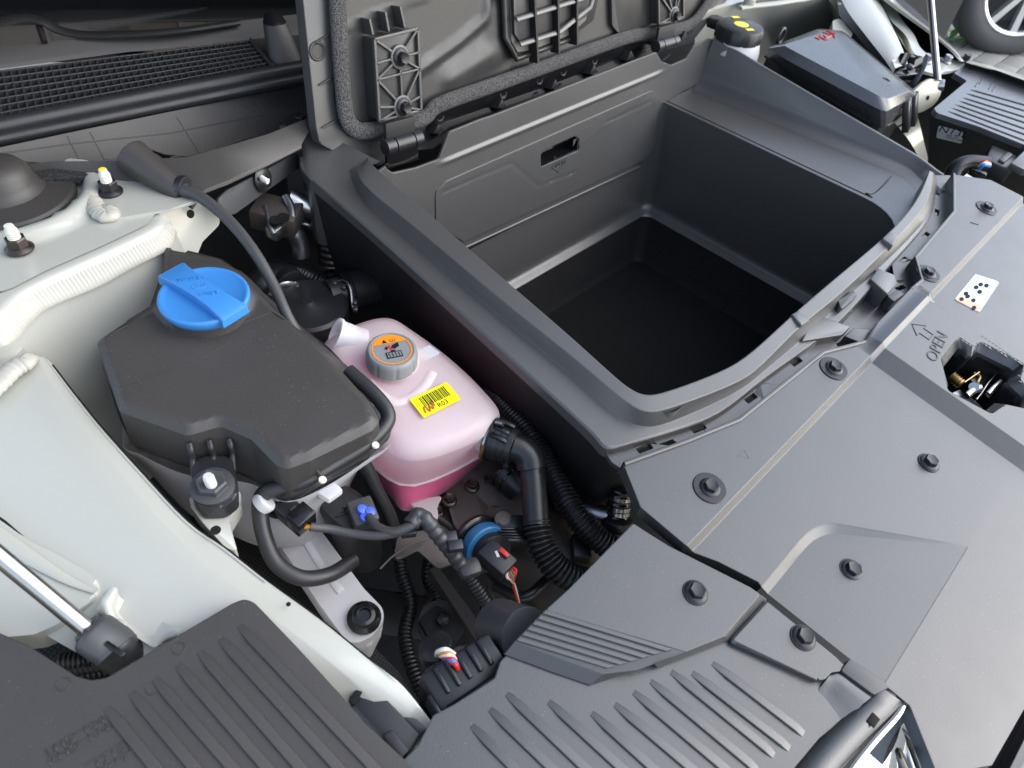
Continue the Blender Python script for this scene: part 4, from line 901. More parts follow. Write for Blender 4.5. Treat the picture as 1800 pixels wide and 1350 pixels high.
# sloping band, its ribs stepping back one after the other
BA = [(960, 1071), (1040, 1096), (1120, 1121), (1206, 1146)]; BB = [(905, 1128), (985, 1158), (1060, 1185), (1120, 1178)]; BC = [(887, 1150), (970, 1181), (1037, 1204), (1150, 1168)]
loft('band', [[MC.hit(x, y, h) for x, y in L] for L, h in ((BA, 0.0076), (BB, 0.0052), (BC, -0.002), ([(x, y+2) for x, y in BC], -0.005))], 'satin', mc, closed=False, ang=14)
loft('band_end', [[MC.hit(960, 1071, 0.0076), MC.hit(905, 1128, 0.0052), MC.hit(887, 1150, -0.002)], [MC.hit(957, 1072, -0.02), MC.hit(902, 1128, -0.02), MC.hit(884, 1150, -0.02)]], 'satin', mc, closed=False)
for k in range(6):
    t0, t1 = (k+0.08)/6, (k+0.72)/6
    L0 = lambda t: (960+(905-960)*t, 1071+(1128-1071)*t); R0 = lambda t: (1185+(1062-1185)*t, 1140+(1176-1140)*t)
    pr = lambda p, h: MC.hit(p[0], p[1], h)
    z0, z1 = 0.0076-0.0024*t0, 0.0076-0.0024*t1
    bm = bmesh.new(); A, B, Cc, Dd = pr(L0(t0), z0+0.0016), pr(R0(t0), z0+0.0016), pr(R0(t1), z1+0.0016), pr(L0(t1), z1+0.0016)
    T = [bm.verts.new(p) for p in (A, B, Cc, Dd)]; Bt = [bm.verts.new(p-COV.N*0.003) for p in (A, B, Cc, Dd)]
    bm.faces.new(T)
    for i in range(4): bm.faces.new((T[i-1], Bt[i-1], Bt[i], T[i]))
    bmesh.ops.recalc_face_normals(bm, faces=bm.faces); fin(bm, 'band_rib', 'cover', mc, flat=True)
slab('bolt_plate', MC, rnd(pxo(MC, [(1281, 1126), (1348, 1053), (1468, 1154), (1492, 1170), (1476, 1180), (1462, 1182), (1450, 1194), (1438, 1196)], 0.003), 0.004, 3), -0.005, 0.003, 'cover', mc, bev=0.004, seg=1, ang=16)
MRB = [((830, 1273), (975, 1420)), ((862, 1244), (1040, 1415)), ((892, 1217), (1100, 1415)), ((966, 1231), (1150, 1400)), ((1042, 1251), (1190, 1385)), ((1083, 1236), (1240, 1368)), ((1116, 1214), (1292, 1362)), ((1146, 1195), (1335, 1352)), ((1182, 1178), (1365, 1326)), ((1219, 1180), (1392, 1314)), ((1255, 1163), (1417, 1288))]
for p, q_ in MRB:
    a, b = V(MC.pix(*p)), V(MC.pix(*q_)); ribbar('rib', MC, a, b, 0.0046, 0.0024, 'cover', mc, base=-0.004)
for x, y, h in ((1222, 1042, 0.008), (1411, 1121, 0.003)):
    bolt(MC.hit(x, y, h), COV.N, mc, 0.0122, 0.0074, 0.0055, 'bolt')
# rolled rear corner and the convex strip above the headlight
loft('shoulder', [crom([MC.hit(x, y, h) for x, y in L], 5) for L, h in (([(1459, 1186), (1476, 1183), (1505, 1203), (1534, 1223)], -0.005), ([(1459, 1186), (1476, 1183), (1505, 1203), (1534, 1223)], 0.0015), ([(1457, 1189), (1475, 1187), (1502, 1207), (1530, 1227)], 0.0025), ([(1451, 1197), (1468, 1198), (1493, 1218), (1516, 1238)], 0.0015), ([(1444, 1206), (1460, 1212), (1482, 1234), (1500, 1256)], -0.0022), ([(1437, 1215), (1450, 1230), (1468, 1254), (1482, 1275)], -0.0042))], 'cover', mc, closed=False, ang=75)
LE = [(1522, 1222), (1440, 1298), (1390, 1358), (1330, 1450)]; ME = [(1552, 1210), (1476, 1296), (1424, 1362), (1370, 1460)]; RE_ = [(1592, 1238), (1512, 1316), (1462, 1376), (1405, 1470)]
mixp = lambda A, B, t: [(p[0]+(q[0]-p[0])*t, p[1]+(q[1]-p[1])*t) for p, q in zip(A, B)]
loft('edge_strip', [crom([MC.hit(x, y, h) for x, y in L], 5) for L, h in ((LE, -0.014), (LE, -0.005), (mixp(LE, ME, 0.4), -0.001), (ME, 0.003), (mixp(ME, RE_, 0.5), 0.003), (mixp(ME, RE_, 0.85), 0.0), (RE_, -0.006), (RE_, -0.02))], 'cover', mc, closed=False, ang=60)
loft('edge_strip_end', [[MC.hit(x, y, h) for x, y, h in ((1522, 1222, -0.014), (1534, 1217, -0.001), (1552, 1210, 0.003), (1572, 1223, 0.003), (1592, 1238, -0.006))], [MC.hit(x, y, h) for x, y, h in ((1524, 1214, -0.02), (1536, 1208, -0.006), (1556, 1200, -0.004), (1580, 1215, -0.004), (1598, 1232, -0.012))], [MC.hit(x, y, -0.03) for x, y in ((1524, 1214), (1536, 1208), (1558, 1198), (1582, 1213), (1600, 1230))]], 'cover', mc, closed=False, ang=60)
box('clip_slot', frame(MC.hit(1535, 1266, 0.0034), COV.N, MC.hit(1542, 1256)-MC.hit(1528, 1276)), (0.011, 0.0075, 0.0016), 'ink', mc, bev=0.0004)
# light foil insert between the bolt plate and the roll
slab('corner_pad', MC, rnd(pxo(MC, [(1474, 1181), (1490, 1160), (1556, 1204), (1556, 1212), (1532, 1224)], 0.0), 0.002, 2), -0.004, 0.0042, 'satin', mc, bev=0.0005)
# headlight below
hl = thing('headlight', 'glossy near headlight with chrome edge below the middle cover', 'headlight', cv(1560, 1320, -0.04))
HL = COV.up(-0.03)
mat('lens', (0.62, 0.66, 0.70), 0.04, metal=0.95, rv=0)
mat('chrome', (0.75, 0.75, 0.74), 0.12, metal=1.0, rv=0)
def sheet(name, fr, pts, h0, h1, m, parent, bev=0.001, r=0.003): return slab(name, fr, rnd(pxo(fr, pts, h1), r, 3), h0, h1, m, parent, bev=bev)
loft('lens', [crom([HL.hit(x, y, h) for x, y, h in r], 5) for r in ([(1590, 1244, 0.022), (1530, 1305, 0.016), (1480, 1370, 0.010), (1420, 1480, 0.0)], [(1600, 1262, 0.012), (1562, 1330, 0.006), (1530, 1400, 0.0), (1490, 1500, -0.01)], [(1616, 1300, -0.008), (1606, 1350, -0.015), (1590, 1420, -0.02), (1570, 1500, -0.03)], [(1620, 1310, -0.06), (1612, 1360, -0.06), (1600, 1430, -0.07), (1580, 1510, -0.08)])], 'lens', hl, closed=False, ang=70)
tube('chrome_edge', [HL.hit(x, y, 0.024) for x, y in ((1592, 1232), (1578, 1258), (1540, 1300), (1500, 1350), (1470, 1400))], 0.003, 'chrome', hl, seg=12, sm=4)
for dx in (0, 7, 13): tube('lens_rib', [HL.hit(1570+dx, 1275+dx*0.3, 0.010), HL.hit(1590+dx*1.4, 1310, -0.002), HL.hit(1608+dx*1.6, 1360, -0.014)], 0.0022, 'alu' if dx != 7 else 'gloss', hl, seg=8, sm=4)
tube('dark_trim', [HL.hit(1545, 1296, 0.012), HL.hit(1572, 1312, 0.004), HL.hit(1592, 1360, -0.008), HL.hit(1596, 1400, -0.012)], (lambda s, t: (0.002, 0.006)), 'gloss', hl, flat=COV.N, seg=8, sm=4)
# front grille lip below the nose of the front cover
gr_ = thing('nose_trim', 'dark trim groove at the front edge of the bay, lower right', 'trim', cv(1770, 1290, -0.08))
NT = COV.up(-0.055)
sheet('groove', NT, [(1690, 1420), (1745, 1310), (1800, 1210), (1900, 1050), (1960, 1100), (1860, 1300), (1760, 1460)], -0.06, -0.02, 'gloss', gr_)
sheet('lip', NT, [(1740, 1420), (1790, 1320), (1830, 1240), (1960, 1100), (2000, 1300), (1800, 1500)], -0.06, -0.002, 'cover', gr_, bev=0.004)
sheet('crease_plate', COV.up(-0.012), [(1795, 1105), (1800, 1090), (1860, 1010), (1900, 1060), (1840, 1180), (1800, 1175), (1793, 1140)], -0.02, 0.0, 'cover', gr_, bev=0.003) if False else None
# ------------------------------------------------------------------ cowl, seal, bulkhead
cw = thing('cowl_panel', 'black plastic cowl with square mesh grille below the windscreen', 'cowl', (0.4, 1.05, 1.08))
CW = Fr((0, 1.0, 1.088), (1, 0, 0), (0, 1, 0.09))
def cl(x, y, h=0.0): return CW.hit(x, y, h)
def bar2(bm, a, b, wd, h0, h1, fr=CW):
    a, b = V(a), V(b); d = (b-a).normalized(); n = V((-d.y, d.x))*wd
    addslab(bm, fr, [tuple(a+n), tuple(b+n), tuple(b-n), tuple(a-n)], h0, h1)
TLp, TRp, BLp, BRp = CW.pix(-180, 146), CW.pix(442, 70), CW.pix(-180, 246), CW.pix(478, 116)
def gpt(u, v): return V(TLp).lerp(V(TRp), u).lerp(V(BLp).lerp(V(BRp), u), v)
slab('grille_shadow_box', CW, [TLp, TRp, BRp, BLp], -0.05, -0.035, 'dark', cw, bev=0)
for k in range(8):
    bm = bmesh.new(); bar2(bm, gpt(-0.01, k/7), gpt(1.0, k/7), 0.0011, -0.012, 0.0); fin(bm, 'grille_bar', 'cover', cw, flat=True)
NB = 47
for k in range(NB+1):
    bm = bmesh.new(); bar2(bm, gpt(k/NB, 0), gpt(k/NB, 1), 0.0010, -0.012, -0.0004); fin(bm, 'grille_bar', 'cover', cw, flat=True)
# upper shelf behind the grille, and the strip in front of it
loft('upper_shelf', [[cl(-200, 149, 0.001), cl(0, 121, 0.001), cl(220, 92, 0.001), cl(443, 69, 0.001), cl(600, 54, 0.001)], [cl(-200, 140, 0.006), cl(0, 112, 0.006), cl(220, 82, 0.006), cl(440, 60, 0.006), cl(600, 44, 0.006)], [cl(-200, 98, 0.018), cl(0, 82, 0.018), cl(150, 66, 0.018), cl(350, 45, 0.018), cl(600, 16, 0.018)]], 'coverdusty', cw, closed=False, ang=60)
loft('front_strip', [[cl(-200, 249, 0.0), cl(0, 207, 0.0), cl(240, 162, 0.0), cl(480, 117, 0.0), cl(600, 96, 0.0)], [cl(-200, 258, -0.004), cl(0, 216, -0.004), cl(240, 170, -0.004), cl(480, 124, -0.004), cl(600, 102, -0.004)]], 'cover', cw, closed=False)
loft('end_plate', [[cl(442, 69, 0.0), cl(478, 117, 0.0)], [cl(520, 60, 0.001), cl(560, 105, 0.001)], [cl(640, 48, 0.001), cl(660, 90, 0.001)]], 'coverdusty', cw, closed=False)
tube('grille_end_rib', [cl(441, 70, 0.002), cl(479, 117, 0.002)], 0.003, 'cover', cw, seg=8, sm=1)
# wiper pivot cover standing at the right end
wp = thing('pivot_cover', 'upright rounded black cover standing at the right end of the cowl mesh', 'cover', cl(500, 112))
pts = [((478, 116), (528, 108)), ((482, 60), (525, 58)), ((488, 36), (516, 38)), ((494, 16), (506, 17))]
loops = []
pb = cl(502, 108, -0.004)
for z, w0, w1 in ((0.0, 0.0245, 0.020), (0.02, 0.0215, 0.019), (0.040, 0.0180, 0.0165), (0.047, 0.0165, 0.0155), (0.056, 0.0115, 0.011), (0.060, 0.004, 0.004)):
    c = pb+V((z*0.10, z*0.5, z)); loops.append([c+V((w0*math.cos(t), w1*math.sin(t), 0)) for t in [2*PI*k/28 for k in range(28)]])
loft('shell', loops[:4], 'coverdusty', wp, ang=70); loft('rubber_top', loops[3:], 'gloss', wp, cap1=True, ang=70)

# windscreen, brown panels put in for its reflections, bonnet edge
ws = thing('windscreen', 'dark windscreen glass strip above the cowl at the top left', 'windscreen', (0.4, 1.16, 1.11))
m = bpy.data.materials.new('glass_tint'); n, b, N, L = nodes(m); b.inputs['Base Color'].default_value = (0.10, 0.10, 0.10, 1); b.inputs['Roughness'].default_value = 0.03; b.inputs['Alpha'].default_value = 0.16; MAT['glasstint'] = m
WSF = Fr((0, 1.155, 1.100), (1, 0, 0), (0, 0.85, 0.55))
slab('pane', WSF, [(-0.4, 0), (1.2, 0), (1.2, 0.5), (-0.4, 0.5)], -0.004, 0.0, 'glasstint', ws, bev=0)
db = thing('reflection', 'brown panels painted as the reflection in the windscreen at the top left', 'reflection', (0.4, 1.3, 1.06))
mat('tan1', (0.10, 0.08, 0.06), 0.6, var=0.15); mat('tan2', (0.14, 0.115, 0.085), 0.6, var=0.15); mat('tan3', (0.055, 0.045, 0.035), 0.6, var=0.15)  # browns imitate what the windscreen mirrors
DBF = Fr((0, 1.24, 1.07), (1, 0, 0), (0, 0.3, 1))
xs = [-120, 60, 130, 200, 290, 340, 395, 450, 500, 600]
for i, (x0, x1) in enumerate(zip(xs, xs[1:])):
    slab('panel', DBF, pxo(DBF, [(x0, -20), (x1+1, -20), (x1+41, 90), (x0+40, 90)]), -0.01, 0.0015*(i % 3), ('tan2', 'tan1', 'tan3', 'tan1')[i % 4], db, bev=0)
slab('backing', DBF, pxo(DBF, [(-200, -30), (640, -30), (640, 110), (-200, 110)]), -0.03, -0.011, 'dark', db, bev=0)
tube('wiper_arm', [cl(-80, 60, 0.045), cl(30, 33, 0.04), cl(75, 38, 0.035), cl(110, 55, 0.025), cl(170, 62, 0.02), cl(300, 56, 0.02), cl(420, 40, 0.02)], (lambda s, t: (0.004, 0.009*(1-0.6*t)+0.002)), 'dark', cw, flat=CW.N, seg=10, sm=5)
tube('wiper_blade', [cl(78, 74, 0.02), cl(70, 50, 0.028), cl(64, 35, 0.034)], 0.004, 'dark', cw, seg=8, sm=4)

# bonnet, propped open above the rear of the bay (only its black rear edge shows)
bn = thing('bonnet', 'black rear edge of the raised bonnet along the top left of the picture', 'bonnet', (0.9, 1.2, 1.15))
e0 = oY(0, 18, 1.16); e1 = oY(545, 12, 1.16)
def hedge(x): return V((x, 1.15-0.05*((x-0.92)/0.9)**2+0.02, 1.140-0.05*(x-0.30)*(1 if x < 0.9 else 0)-0.03*(0 if x < 0.9 else 1)))
hx = [-0.02+0.1*k for k in range(20)]
dirv = V((0, -math.cos(math.radians(58)), math.sin(math.radians(58))))
nh = V((0, math.sin(math.radians(58)), math.cos(math.radians(58))))
he0, he1 = oY(0, 21, 1.20), oY(545, 17, 1.20)
def HE(x): t = (x-he0.x)/(he1.x-he0.x); return V((x, 1.20, he0.z+(he1.z-he0.z)*min(t, 1.6)+0.02*max(0, t-1.6)))
rowsh = []
for d, o_ in ((0.0, 0.0), (0.0, -0.022), (0.02, -0.03), (0.06, -0.026), (0.10, -0.03), (0.45, -0.045), (0.80, -0.04), (1.0, -0.02), (1.02, 0.0)):
    rowsh.append([HE(x) + dirv*d + nh*o_ for x in hx])
loft('rear_edge', rowsh[:4], 'gloss', bn, closed=False, ang=40)
loft('inner_panel', rowsh[3:], 'felt', bn, closed=False, ang=40)
loft('outer_skin', [rowsh[0], [p+nh*0.02 for p in rowsh[4]], [p+nh*0.03 for p in rowsh[-1]], rowsh[-1]], 'paint', bn, closed=False, ang=40)

# rubber bonnet seal along the cowl
se = thing('bonnet_seal', 'long double-bead black rubber seal running along the front of the cowl', 'seal', cl(250, 190))
B1 = [(-200, 264), (0, 222), (150, 192), (300, 162), (430, 138), (545, 117), (660, 98)]
tube('bead', [cl(x, y, 0.004) for x, y in B1], (lambda s, t: (0.0105, 0.0105)), 'rubber', se, seg=20, sm=5)
B2 = [(-200, 290), (0, 246), (150, 215), (300, 184), (430, 158), (545, 137), (660, 118)]
tube('bead', [cl(x, y, -0.006) for x, y in B2], (lambda s, t: (0.0085, 0.009)), 'rubber', se, seg=18, sm=5)
loft('web', [[cl(x, y+4, -0.004) for x, y in B2], [cl(x, y+10, -0.014) for x, y in B2]], 'rubber', se, closed=False)

# bulkhead panel with embossed fields
bh = thing('bulkhead_panel', 'grey-black bulkhead panel with embossed rectangles under the cowl seal', 'bulkhead', cv(300, 230, 0.03))
BH = Fr(cl(270, 200, -0.012)+V((0, -0.012, -0.0)), (1, 0.05, 0), (0, 0.45, 1))
bo = pxo(BH, [(-200, 300), (0, 259), (150, 227), (300, 196), (430, 170), (600, 135), (620, 200), (520, 215), (470, 236), (380, 262), (330, 276), (290, 272), (262, 262), (240, 262), (228, 272), (222, 284), (150, 284), (90, 285), (0, 297), (-200, 330)])
hl_ = [[BH.pix(*p) for p in L] for L in ([(-100, 293), (0, 270), (130, 252), (300, 234), (410, 212), (520, 190)], [(158, 232), (183, 280)], [(118, 240), (140, 282)], [(310, 205), (352, 272)], [(425, 184), (450, 197)], [(452, 175), (475, 226)], [(352, 272), (446, 238), (430, 208)], [(183, 280), (222, 277)], [(300, 277), (320, 274)])]
def bh_h(a, b):
    h = 0.0
    for i, L in enumerate(hl_):
        d = pd(a, b, L, False)
        if d < 0.004: h += (0.0016 if i == 0 else 0.0013)*(1-ss(d/0.003))
    return h
panel('panel', BH, rnd(bo, 0.005, 2), 'coverdusty', bh, None, cell=0.05, thick=0.003, ang=50)
for L in hl_: tube('embossed_line', [BH.w(a, b, -0.0007) for a, b in L], 0.0012, 'coverdusty', bh, seg=8, sm=0)
# drip tray below it
ty = thing('drip_tray', 'smooth black tray under the bulkhead panel with a drain spout', 'tray', cv(400, 290, 0.02))
t0 = [(-200, 326), (0, 296), (90, 284), (222, 282), (330, 276), (380, 262), (470, 236), (560, 200)]
t1 = [(-200, 360), (0, 312), (90, 300), (190, 312), (330, 345), (400, 318), (470, 285), (530, 254)]
loft('tray', [[cv(x, y, 0.034) for x, y in crom2] for crom2 in (t0,)] + [[cv(x, y, 0.022) for x, y in t1], [cv(x, y+7, 0.018) for x, y in t1]] + [[cv(x, y+9, 0.0) for x, y in t1]], 'coverdusty', ty, closed=False, ang=50)
tube('drain_spout', [cv(232, 275, 0.045), cv(262, 298, 0.040), cv(300, 325, 0.034), cv(322, 340, 0.030)], (lambda s, t: 0.021-0.009*t), 'coverdusty', ty, seg=20, sm=4)
loft('spout_web', [[cv(225, 290, 0.03), cv(262, 318, 0.026), cv(300, 345, 0.022), cv(322, 353, 0.02)], [cv(245, 285, 0.05), cv(275, 305, 0.045), cv(305, 325, 0.04), cv(330, 340, 0.036)], [cv(275, 270, 0.03), cv(305, 292, 0.028), cv(335, 318, 0.026), cv(360, 335, 0.024)]], 'coverdusty', ty, closed=False)
lathe('spout_rim', cv(320, 330, 0.034), (0.5, -0.8, -0.1), [(0.013, -0.004), (0.0145, 0), (0.0145, 0.004), (0.011, 0.005)], 'plug', ty, n=24)
slab('felt_pad', COV.up(0.022), rnd(pxo(COV, [(60, 310), (100, 302), (150, 308), (166, 316), (120, 318), (60, 322)], 0.022), 0.004, 3), -0.004, 0.004, 'felt', ty)
slab('tray_tab', COV.up(0.016), rnd(pxo(COV, [(300, 352), (322, 346), (350, 346), (338, 366), (325, 356)], 0.016), 0.002, 2), -0.003, 0.0, 'coverdusty', ty)
# bowden cable hose from the spout
ch = tag(tube('cable_hose', [cv(318, 334, 0.036), cv(350, 345, 0.038), cv(400, 385, 0.034), cv(445, 440, 0.026), cv(480, 500, 0.010), cv(505, 555, -0.004), cv(530, 600, -0.03), cv(545, 650, -0.06)], (lambda s, t: 0.0068-0.0012*t), 'hosegrey', None, seg=16, sm=8), 'dark grey bonnet cable hose bending from the drain spout down beside the blue cap', 'hose')
# brace plate with grommet
bp_ = thing('brace_plate', 'dark grey brace plate with a round grommet and white pin below the drip tray', 'bracket', cv(460, 310, 0.0))
BPF = Fr(cv(460, 310, 0.0), (0.9, 0.5, 0), (0, 0.2, 1))
slab('plate', BPF, rnd(pxo(BPF, [(384, 350), (400, 335), (520, 270), (545, 262), (548, 280), (470, 335), (415, 375), (388, 385)]), 0.004, 2), -0.003, 0.0, 'satin', bp_, bev=0.0006)
gm = lathe('grommet', BPF.hit(459, 314, 0.001), BPF.N, [(0.0165, 0), (0.017, 0.003), (0.013, 0.007), (0.008, 0.008)], 'hose', bp_, n=28)
tube('pin', [BPF.hit(459, 312, 0.006), BPF.hit(464, 316, 0.016), BPF.hit(471, 319, 0.022)], (lambda s, t: 0.0034-0.0004*math.sin(s*2400)), 'white', gm, seg=12, sm=3, step=0.0008)
# ------------------------------------------------------------------ bay floor and dark surroundings
bf = tag(slab('bay_floor', Fr((0, 0, 0.45), (1, 0, 0), (0, 1, 0)), [(-0.25, -0.25), (1.75, -0.25), (1.75, 1.12), (-0.25, 1.12)], -0.02, 0, 'dark', None, bev=0), None, None, kind='structure')
fwall = thing('firewall', 'black firewall behind the components at the rear of the bay', 'firewall', (0.8, 1.0, 0.6))
loft('sheet', [[V((x, 0.93+0.03*math.sin(x*7), 0.45)) for x in (-0.2, 0.2, 0.5, 0.8, 1.1, 1.4, 1.7)], [V((x, 0.93, 0.8)) for x in (-0.2, 0.2, 0.5, 0.8, 1.1, 1.4, 1.7)], [V((x, 0.985, 1.02)) for x in (-0.2, 0.2, 0.5, 0.8, 1.1, 1.4, 1.7)], [V((x, 1.0, 1.075)) for x in (-0.2, 0.2, 0.5, 0.8, 1.1, 1.4, 1.7)]], 'dark', fwall, closed=False)

# ------------------------------------------------------------------ coolant expansion tank
ct = thing('coolant_tank', 'translucent pinkish-white coolant tank with grey screw cap and pink fluid', 'coolant tank', cv(740, 760, -0.16))
RA = ([(604, 622), (640, 596), (680, 584), (715, 602), (770, 650), (815, 702), (838, 735), (800, 757), (745, 770), (690, 752), (640, 690)], -0.036)
RB_ = ([(568, 612), (617, 575), (680, 559), (727, 583), (790, 630), (845, 682), (878, 728), (852, 766), (748, 806), (680, 790), (608, 700)], -0.050)
RC = ([(562, 640), (617, 592), (690, 577), (742, 610), (802, 660), (856, 710), (879, 748), (858, 782), (738, 836), (662, 812), (590, 720)], -0.098)
RD = ([(562, 652), (617, 602), (690, 590), (746, 625), (802, 674), (856, 724), (879, 760), (861, 791), (728, 853), (650, 812), (586, 735)], -0.122)
RE = ([(577, 690), (622, 640), (690, 622), (745, 650), (800, 690), (845, 740), (868, 782), (852, 811), (728, 896), (680, 865), (602, 770)], -0.160)
def ringp(R, k=8, dh=0.0): return crom([cv(x, y, R[1]+dh) for x, y in R[0]], k, True)
def shrink(L, d):
    c = sum(L, V((0, 0, 0)))/len(L); return [p+(c-p).normalized()*d for p in L]
a_, b_, c_, d_, e_ = (ringp(r) for r in (RA, RB_, RC, RD, RE))
mid1 = [p.lerp(q_, 0.55)+V((0, 0, 0.004)) for p, q_ in zip(a_, b_)]
loft('shell', [shrink(a_, 0.03), a_, mid1, b_, [p.lerp(q_, 0.12) for p, q_ in zip(b_, c_)], c_, [p for p in d_]], 'tank', ct, cap0=True, ang=70)
loft('lower_shell', [d_, e_, shrink(e_, 0.012)], 'tankwet', ct, cap1=True, ang=70)
tube('weld_seam', [p+V((0, 0, 0.001)) for p in ringp(RD, 4)], (lambda s, t: (0.0016, 0.0028)), 'tank', ct, flat=(0, 0, 1), seg=8, sm=0, closed=True)
dl = [p.lerp(q_, 0.04) for p, q_ in zip(d_, e_)]
loft('coolant_fluid', [shrink(dl, 0.003), shrink(e_, 0.003)], 'coolant', ct, cap0=True, cap1=True, ang=70)
slab('mounting_tab', COV.up(-0.15), rnd(pxo(COV, [(715, 880), (742, 905), (762, 917), (771, 910), (768, 890), (780, 870)], -0.15), 0.005, 3), -0.004, 0.0, 'tank', ct)
for pts in ([(748, 745), (790, 790)], [(660, 735), (700, 700), (770, 690), (812, 650)]):
    pass
tube('moulded_fold', [cv(x, y, -0.037) for x, y in ((648, 672), (665, 690), (690, 706), (720, 700), (745, 680), (760, 655))], (lambda s, t: (0.003, 0.006)), 'tank', ct, flat=COV.N, seg=10, sm=5)
# filler neck and cap
NKc = cv(690, 625, -0.030)
capn = (COV.N*0.55+UPZ*0.45).normalized()
lathe('filler_neck', NKc-capn*0.010, capn, [(0.031, 0), (0.030, 0.01), (0.027, 0.014)], 'tank', ct, n=40)
capo = cv(689, 617, -0.012)
bm = bmesh.new(); M = frame(capo-capn*0.018, capn, (1, 0.3, 0)); n_ = 72; prof = [(0.0270, 0.0, 0), (0.0285, 0.001, 1), (0.0285, 0.014, 1), (0.0275, 0.0185, 0.5), (0.0255, 0.0205, 0), (0.0238, 0.0208, 0), (0.0232, 0.0200, 0)]
R_ = []
for r, h, g in prof:
    R_.append([bm.verts.new(M @ V(((r-(0.0012*g if (k % 9) in (0,) else 0))*math.cos(2*PI*k/n_), (r-(0.0012*g if (k % 9) in (0,) else 0))*math.sin(2*PI*k/n_), h))) for k in range(n_)])
for p_, q_ in zip(R_, R_[1:]):
    for k in range(n_): bm.faces.new((p_[k-1], p_[k], q_[k], q_[k-1]))
bm.faces.new(R_[-1]); bmesh.ops.recalc_face_normals(bm, faces=bm.faces)
gc = fin(bm, 'screw_cap', 'greycap', ct, 35)
CF = Fr(capo+capn*0.0022, (1, -0.42, 0), (0.42, 1, 0)); CF.N = capn; CF.A = (CF.A-capn*CF.A.dot(capn)).normalized(); CF.B = capn.cross(CF.A)
def disc(r0, r1, h, m, name, a0=0, a1=2*PI, n=48, parent=gc):
    bm = bmesh.new(); vs = []
    for k in range(n+1):
        t = a0+(a1-a0)*k/n; vs.append((bm.verts.new(CF.w(r0*math.cos(t), r0*math.sin(t), h)), bm.verts.new(CF.w(r1*math.cos(t), r1*math.sin(t), h))))
    for p_, q_ in zip(vs, vs[1:]): bm.faces.new((p_[0], p_[1], q_[1], q_[0]))
    return fin(bm, name, m, parent)
disc(0.0205, 0.0222, 0.0004, 'orange', 'print_ring')
# orange segment at the top
bm = bmesh.new(); pts = [CF.w(0.0205*math.cos(t), 0.0205*math.sin(t), 0.0004) for t in [math.radians(28+124*k/24) for k in range(25)]]; bm.faces.new([bm.verts.new(p) for p in pts]); fin(bm, 'print_field', 'orange', gc)
def poly(name, fr, pts, h, m, parent):
    bm = bmesh.new(); bm.faces.new([bm.verts.new(fr.w(x, y, h)) for x, y in ccw(pts)]); return fin(bm, name, m, parent, flat=True)
mm = lambda L: [(x*0.001, y*0.001) for x, y in L]
poly('warning_triangle', CF, mm([(-8.0, 10.8), (-2.4, 10.8), (-5.2, 16)]), 0.0007, 'ink', gc)
poly('book_sign', CF, mm([(1.2, 11.2), (7.2, 11.2), (7.2, 15), (1.2, 15)]), 0.0007, 'ink', gc); poly('book_page', CF, mm([(1.7, 11.7), (4.0, 11.7), (4.0, 14.5), (1.7, 14.5)]), 0.0009, 'orange', gc); poly('book_page', CF, mm([(4.4, 11.7), (6.7, 11.7), (6.7, 14.5), (4.4, 14.5)]), 0.0009, 'orange', gc)
poly('radiator_sign', CF, mm([(-8.2, -12.5), (9.2, -12.5), (9.2, -3.4), (3.0, -3.4), (3.0, -1.2), (-2, -1.2), (-2, -3.4), (-8.2, -3.4)]), 0.0006, 'ink', gc)
poly('radiator_field', CF, mm([(-7, -11.2), (8, -11.2), (8, -4.6), (-7, -4.6)]), 0.0008, 'greycap', gc)
for i in range(4):
    x = -5.4+3.6*i; tube('steam_mark', [CF.w(x*0.001, -0.0108, 0.0009), CF.w((x+1)*0.001, -0.0088, 0.0009), CF.w((x-0.3)*0.001, -0.0070, 0.0009), CF.w((x+1)*0.001, -0.0052, 0.0009)], 0.0005, 'ink', gc, seg=6, sm=4)
poly('hand_sign', CF, mm([(-7.5, 3.4), (-3, 5.2), (3.5, 6.6), (9, 9.2), (9, 3.2), (4, 0.4), (1.5, 0.4), (1, 2.2), (-4.5, 0.8), (-5.0, 2.0), (-7.2, 1.6)]), 0.0006, 'ink', gc)
for p_, q_ in (((-5.5, 5.5), (1.5, 0.0)), ((-5.0, 0.2), (1.0, 5.5))):
    tube('cross_mark', [CF.w(p_[0]*0.001, p_[1]*0.001, 0.001), CF.w(q_[0]*0.001, q_[1]*0.001, 0.001)], 0.0006, 'red', gc, seg=6, sm=0)
# yellow bar code label
YL = Fr(cv(765, 703, -0.0335), cv(795, 690, -0.034)-cv(742, 716, -0.034), cv(757, 690, -0.034)-cv(775, 716, -0.034))
yw, yh = 0.0245, 0.0140
yl = slab('yellow_label', YL, rnd([(-yw, -yh), (yw, -yh), (yw, yh), (-yw, yh)], 0.0015, 3), 0.0, 0.0012, 'yellow', ct, bev=0)
x = -yw*0.62
random.seed(4)
while x < yw*0.72:
    wd = random.choice((0.0007, 0.0009, 0.0013, 0.0017)); poly('barcode_bar', YL, [(x, -0.0035), (x+wd, -0.0035), (x+wd, 0.0105), (x, 0.0105)], 0.0014, 'ink', yl); x += wd+random.choice((0.0008, 0.0010, 0.0013))
text('label_text', 'R03', frame(YL.w(0.004, -0.0088, 0.0014), YL.N, YL.A), 0.0085, 'ink', yl, 0.0)
mat('pen', (0.45, 0.10, 0.03), 0.5)
tube('pen_mark', [YL.w(x*0.001, y*0.001, 0.0016) for x, y in ((-19, -10), (-17, -3), (-15, -4), (-14.5, -10), (-13, -10), (-11, -4), (-9.5, -9), (-8, -9), (-6.5, 0), (-5, -7))], 0.0007, 'pen', yl, seg=6, sm=4)
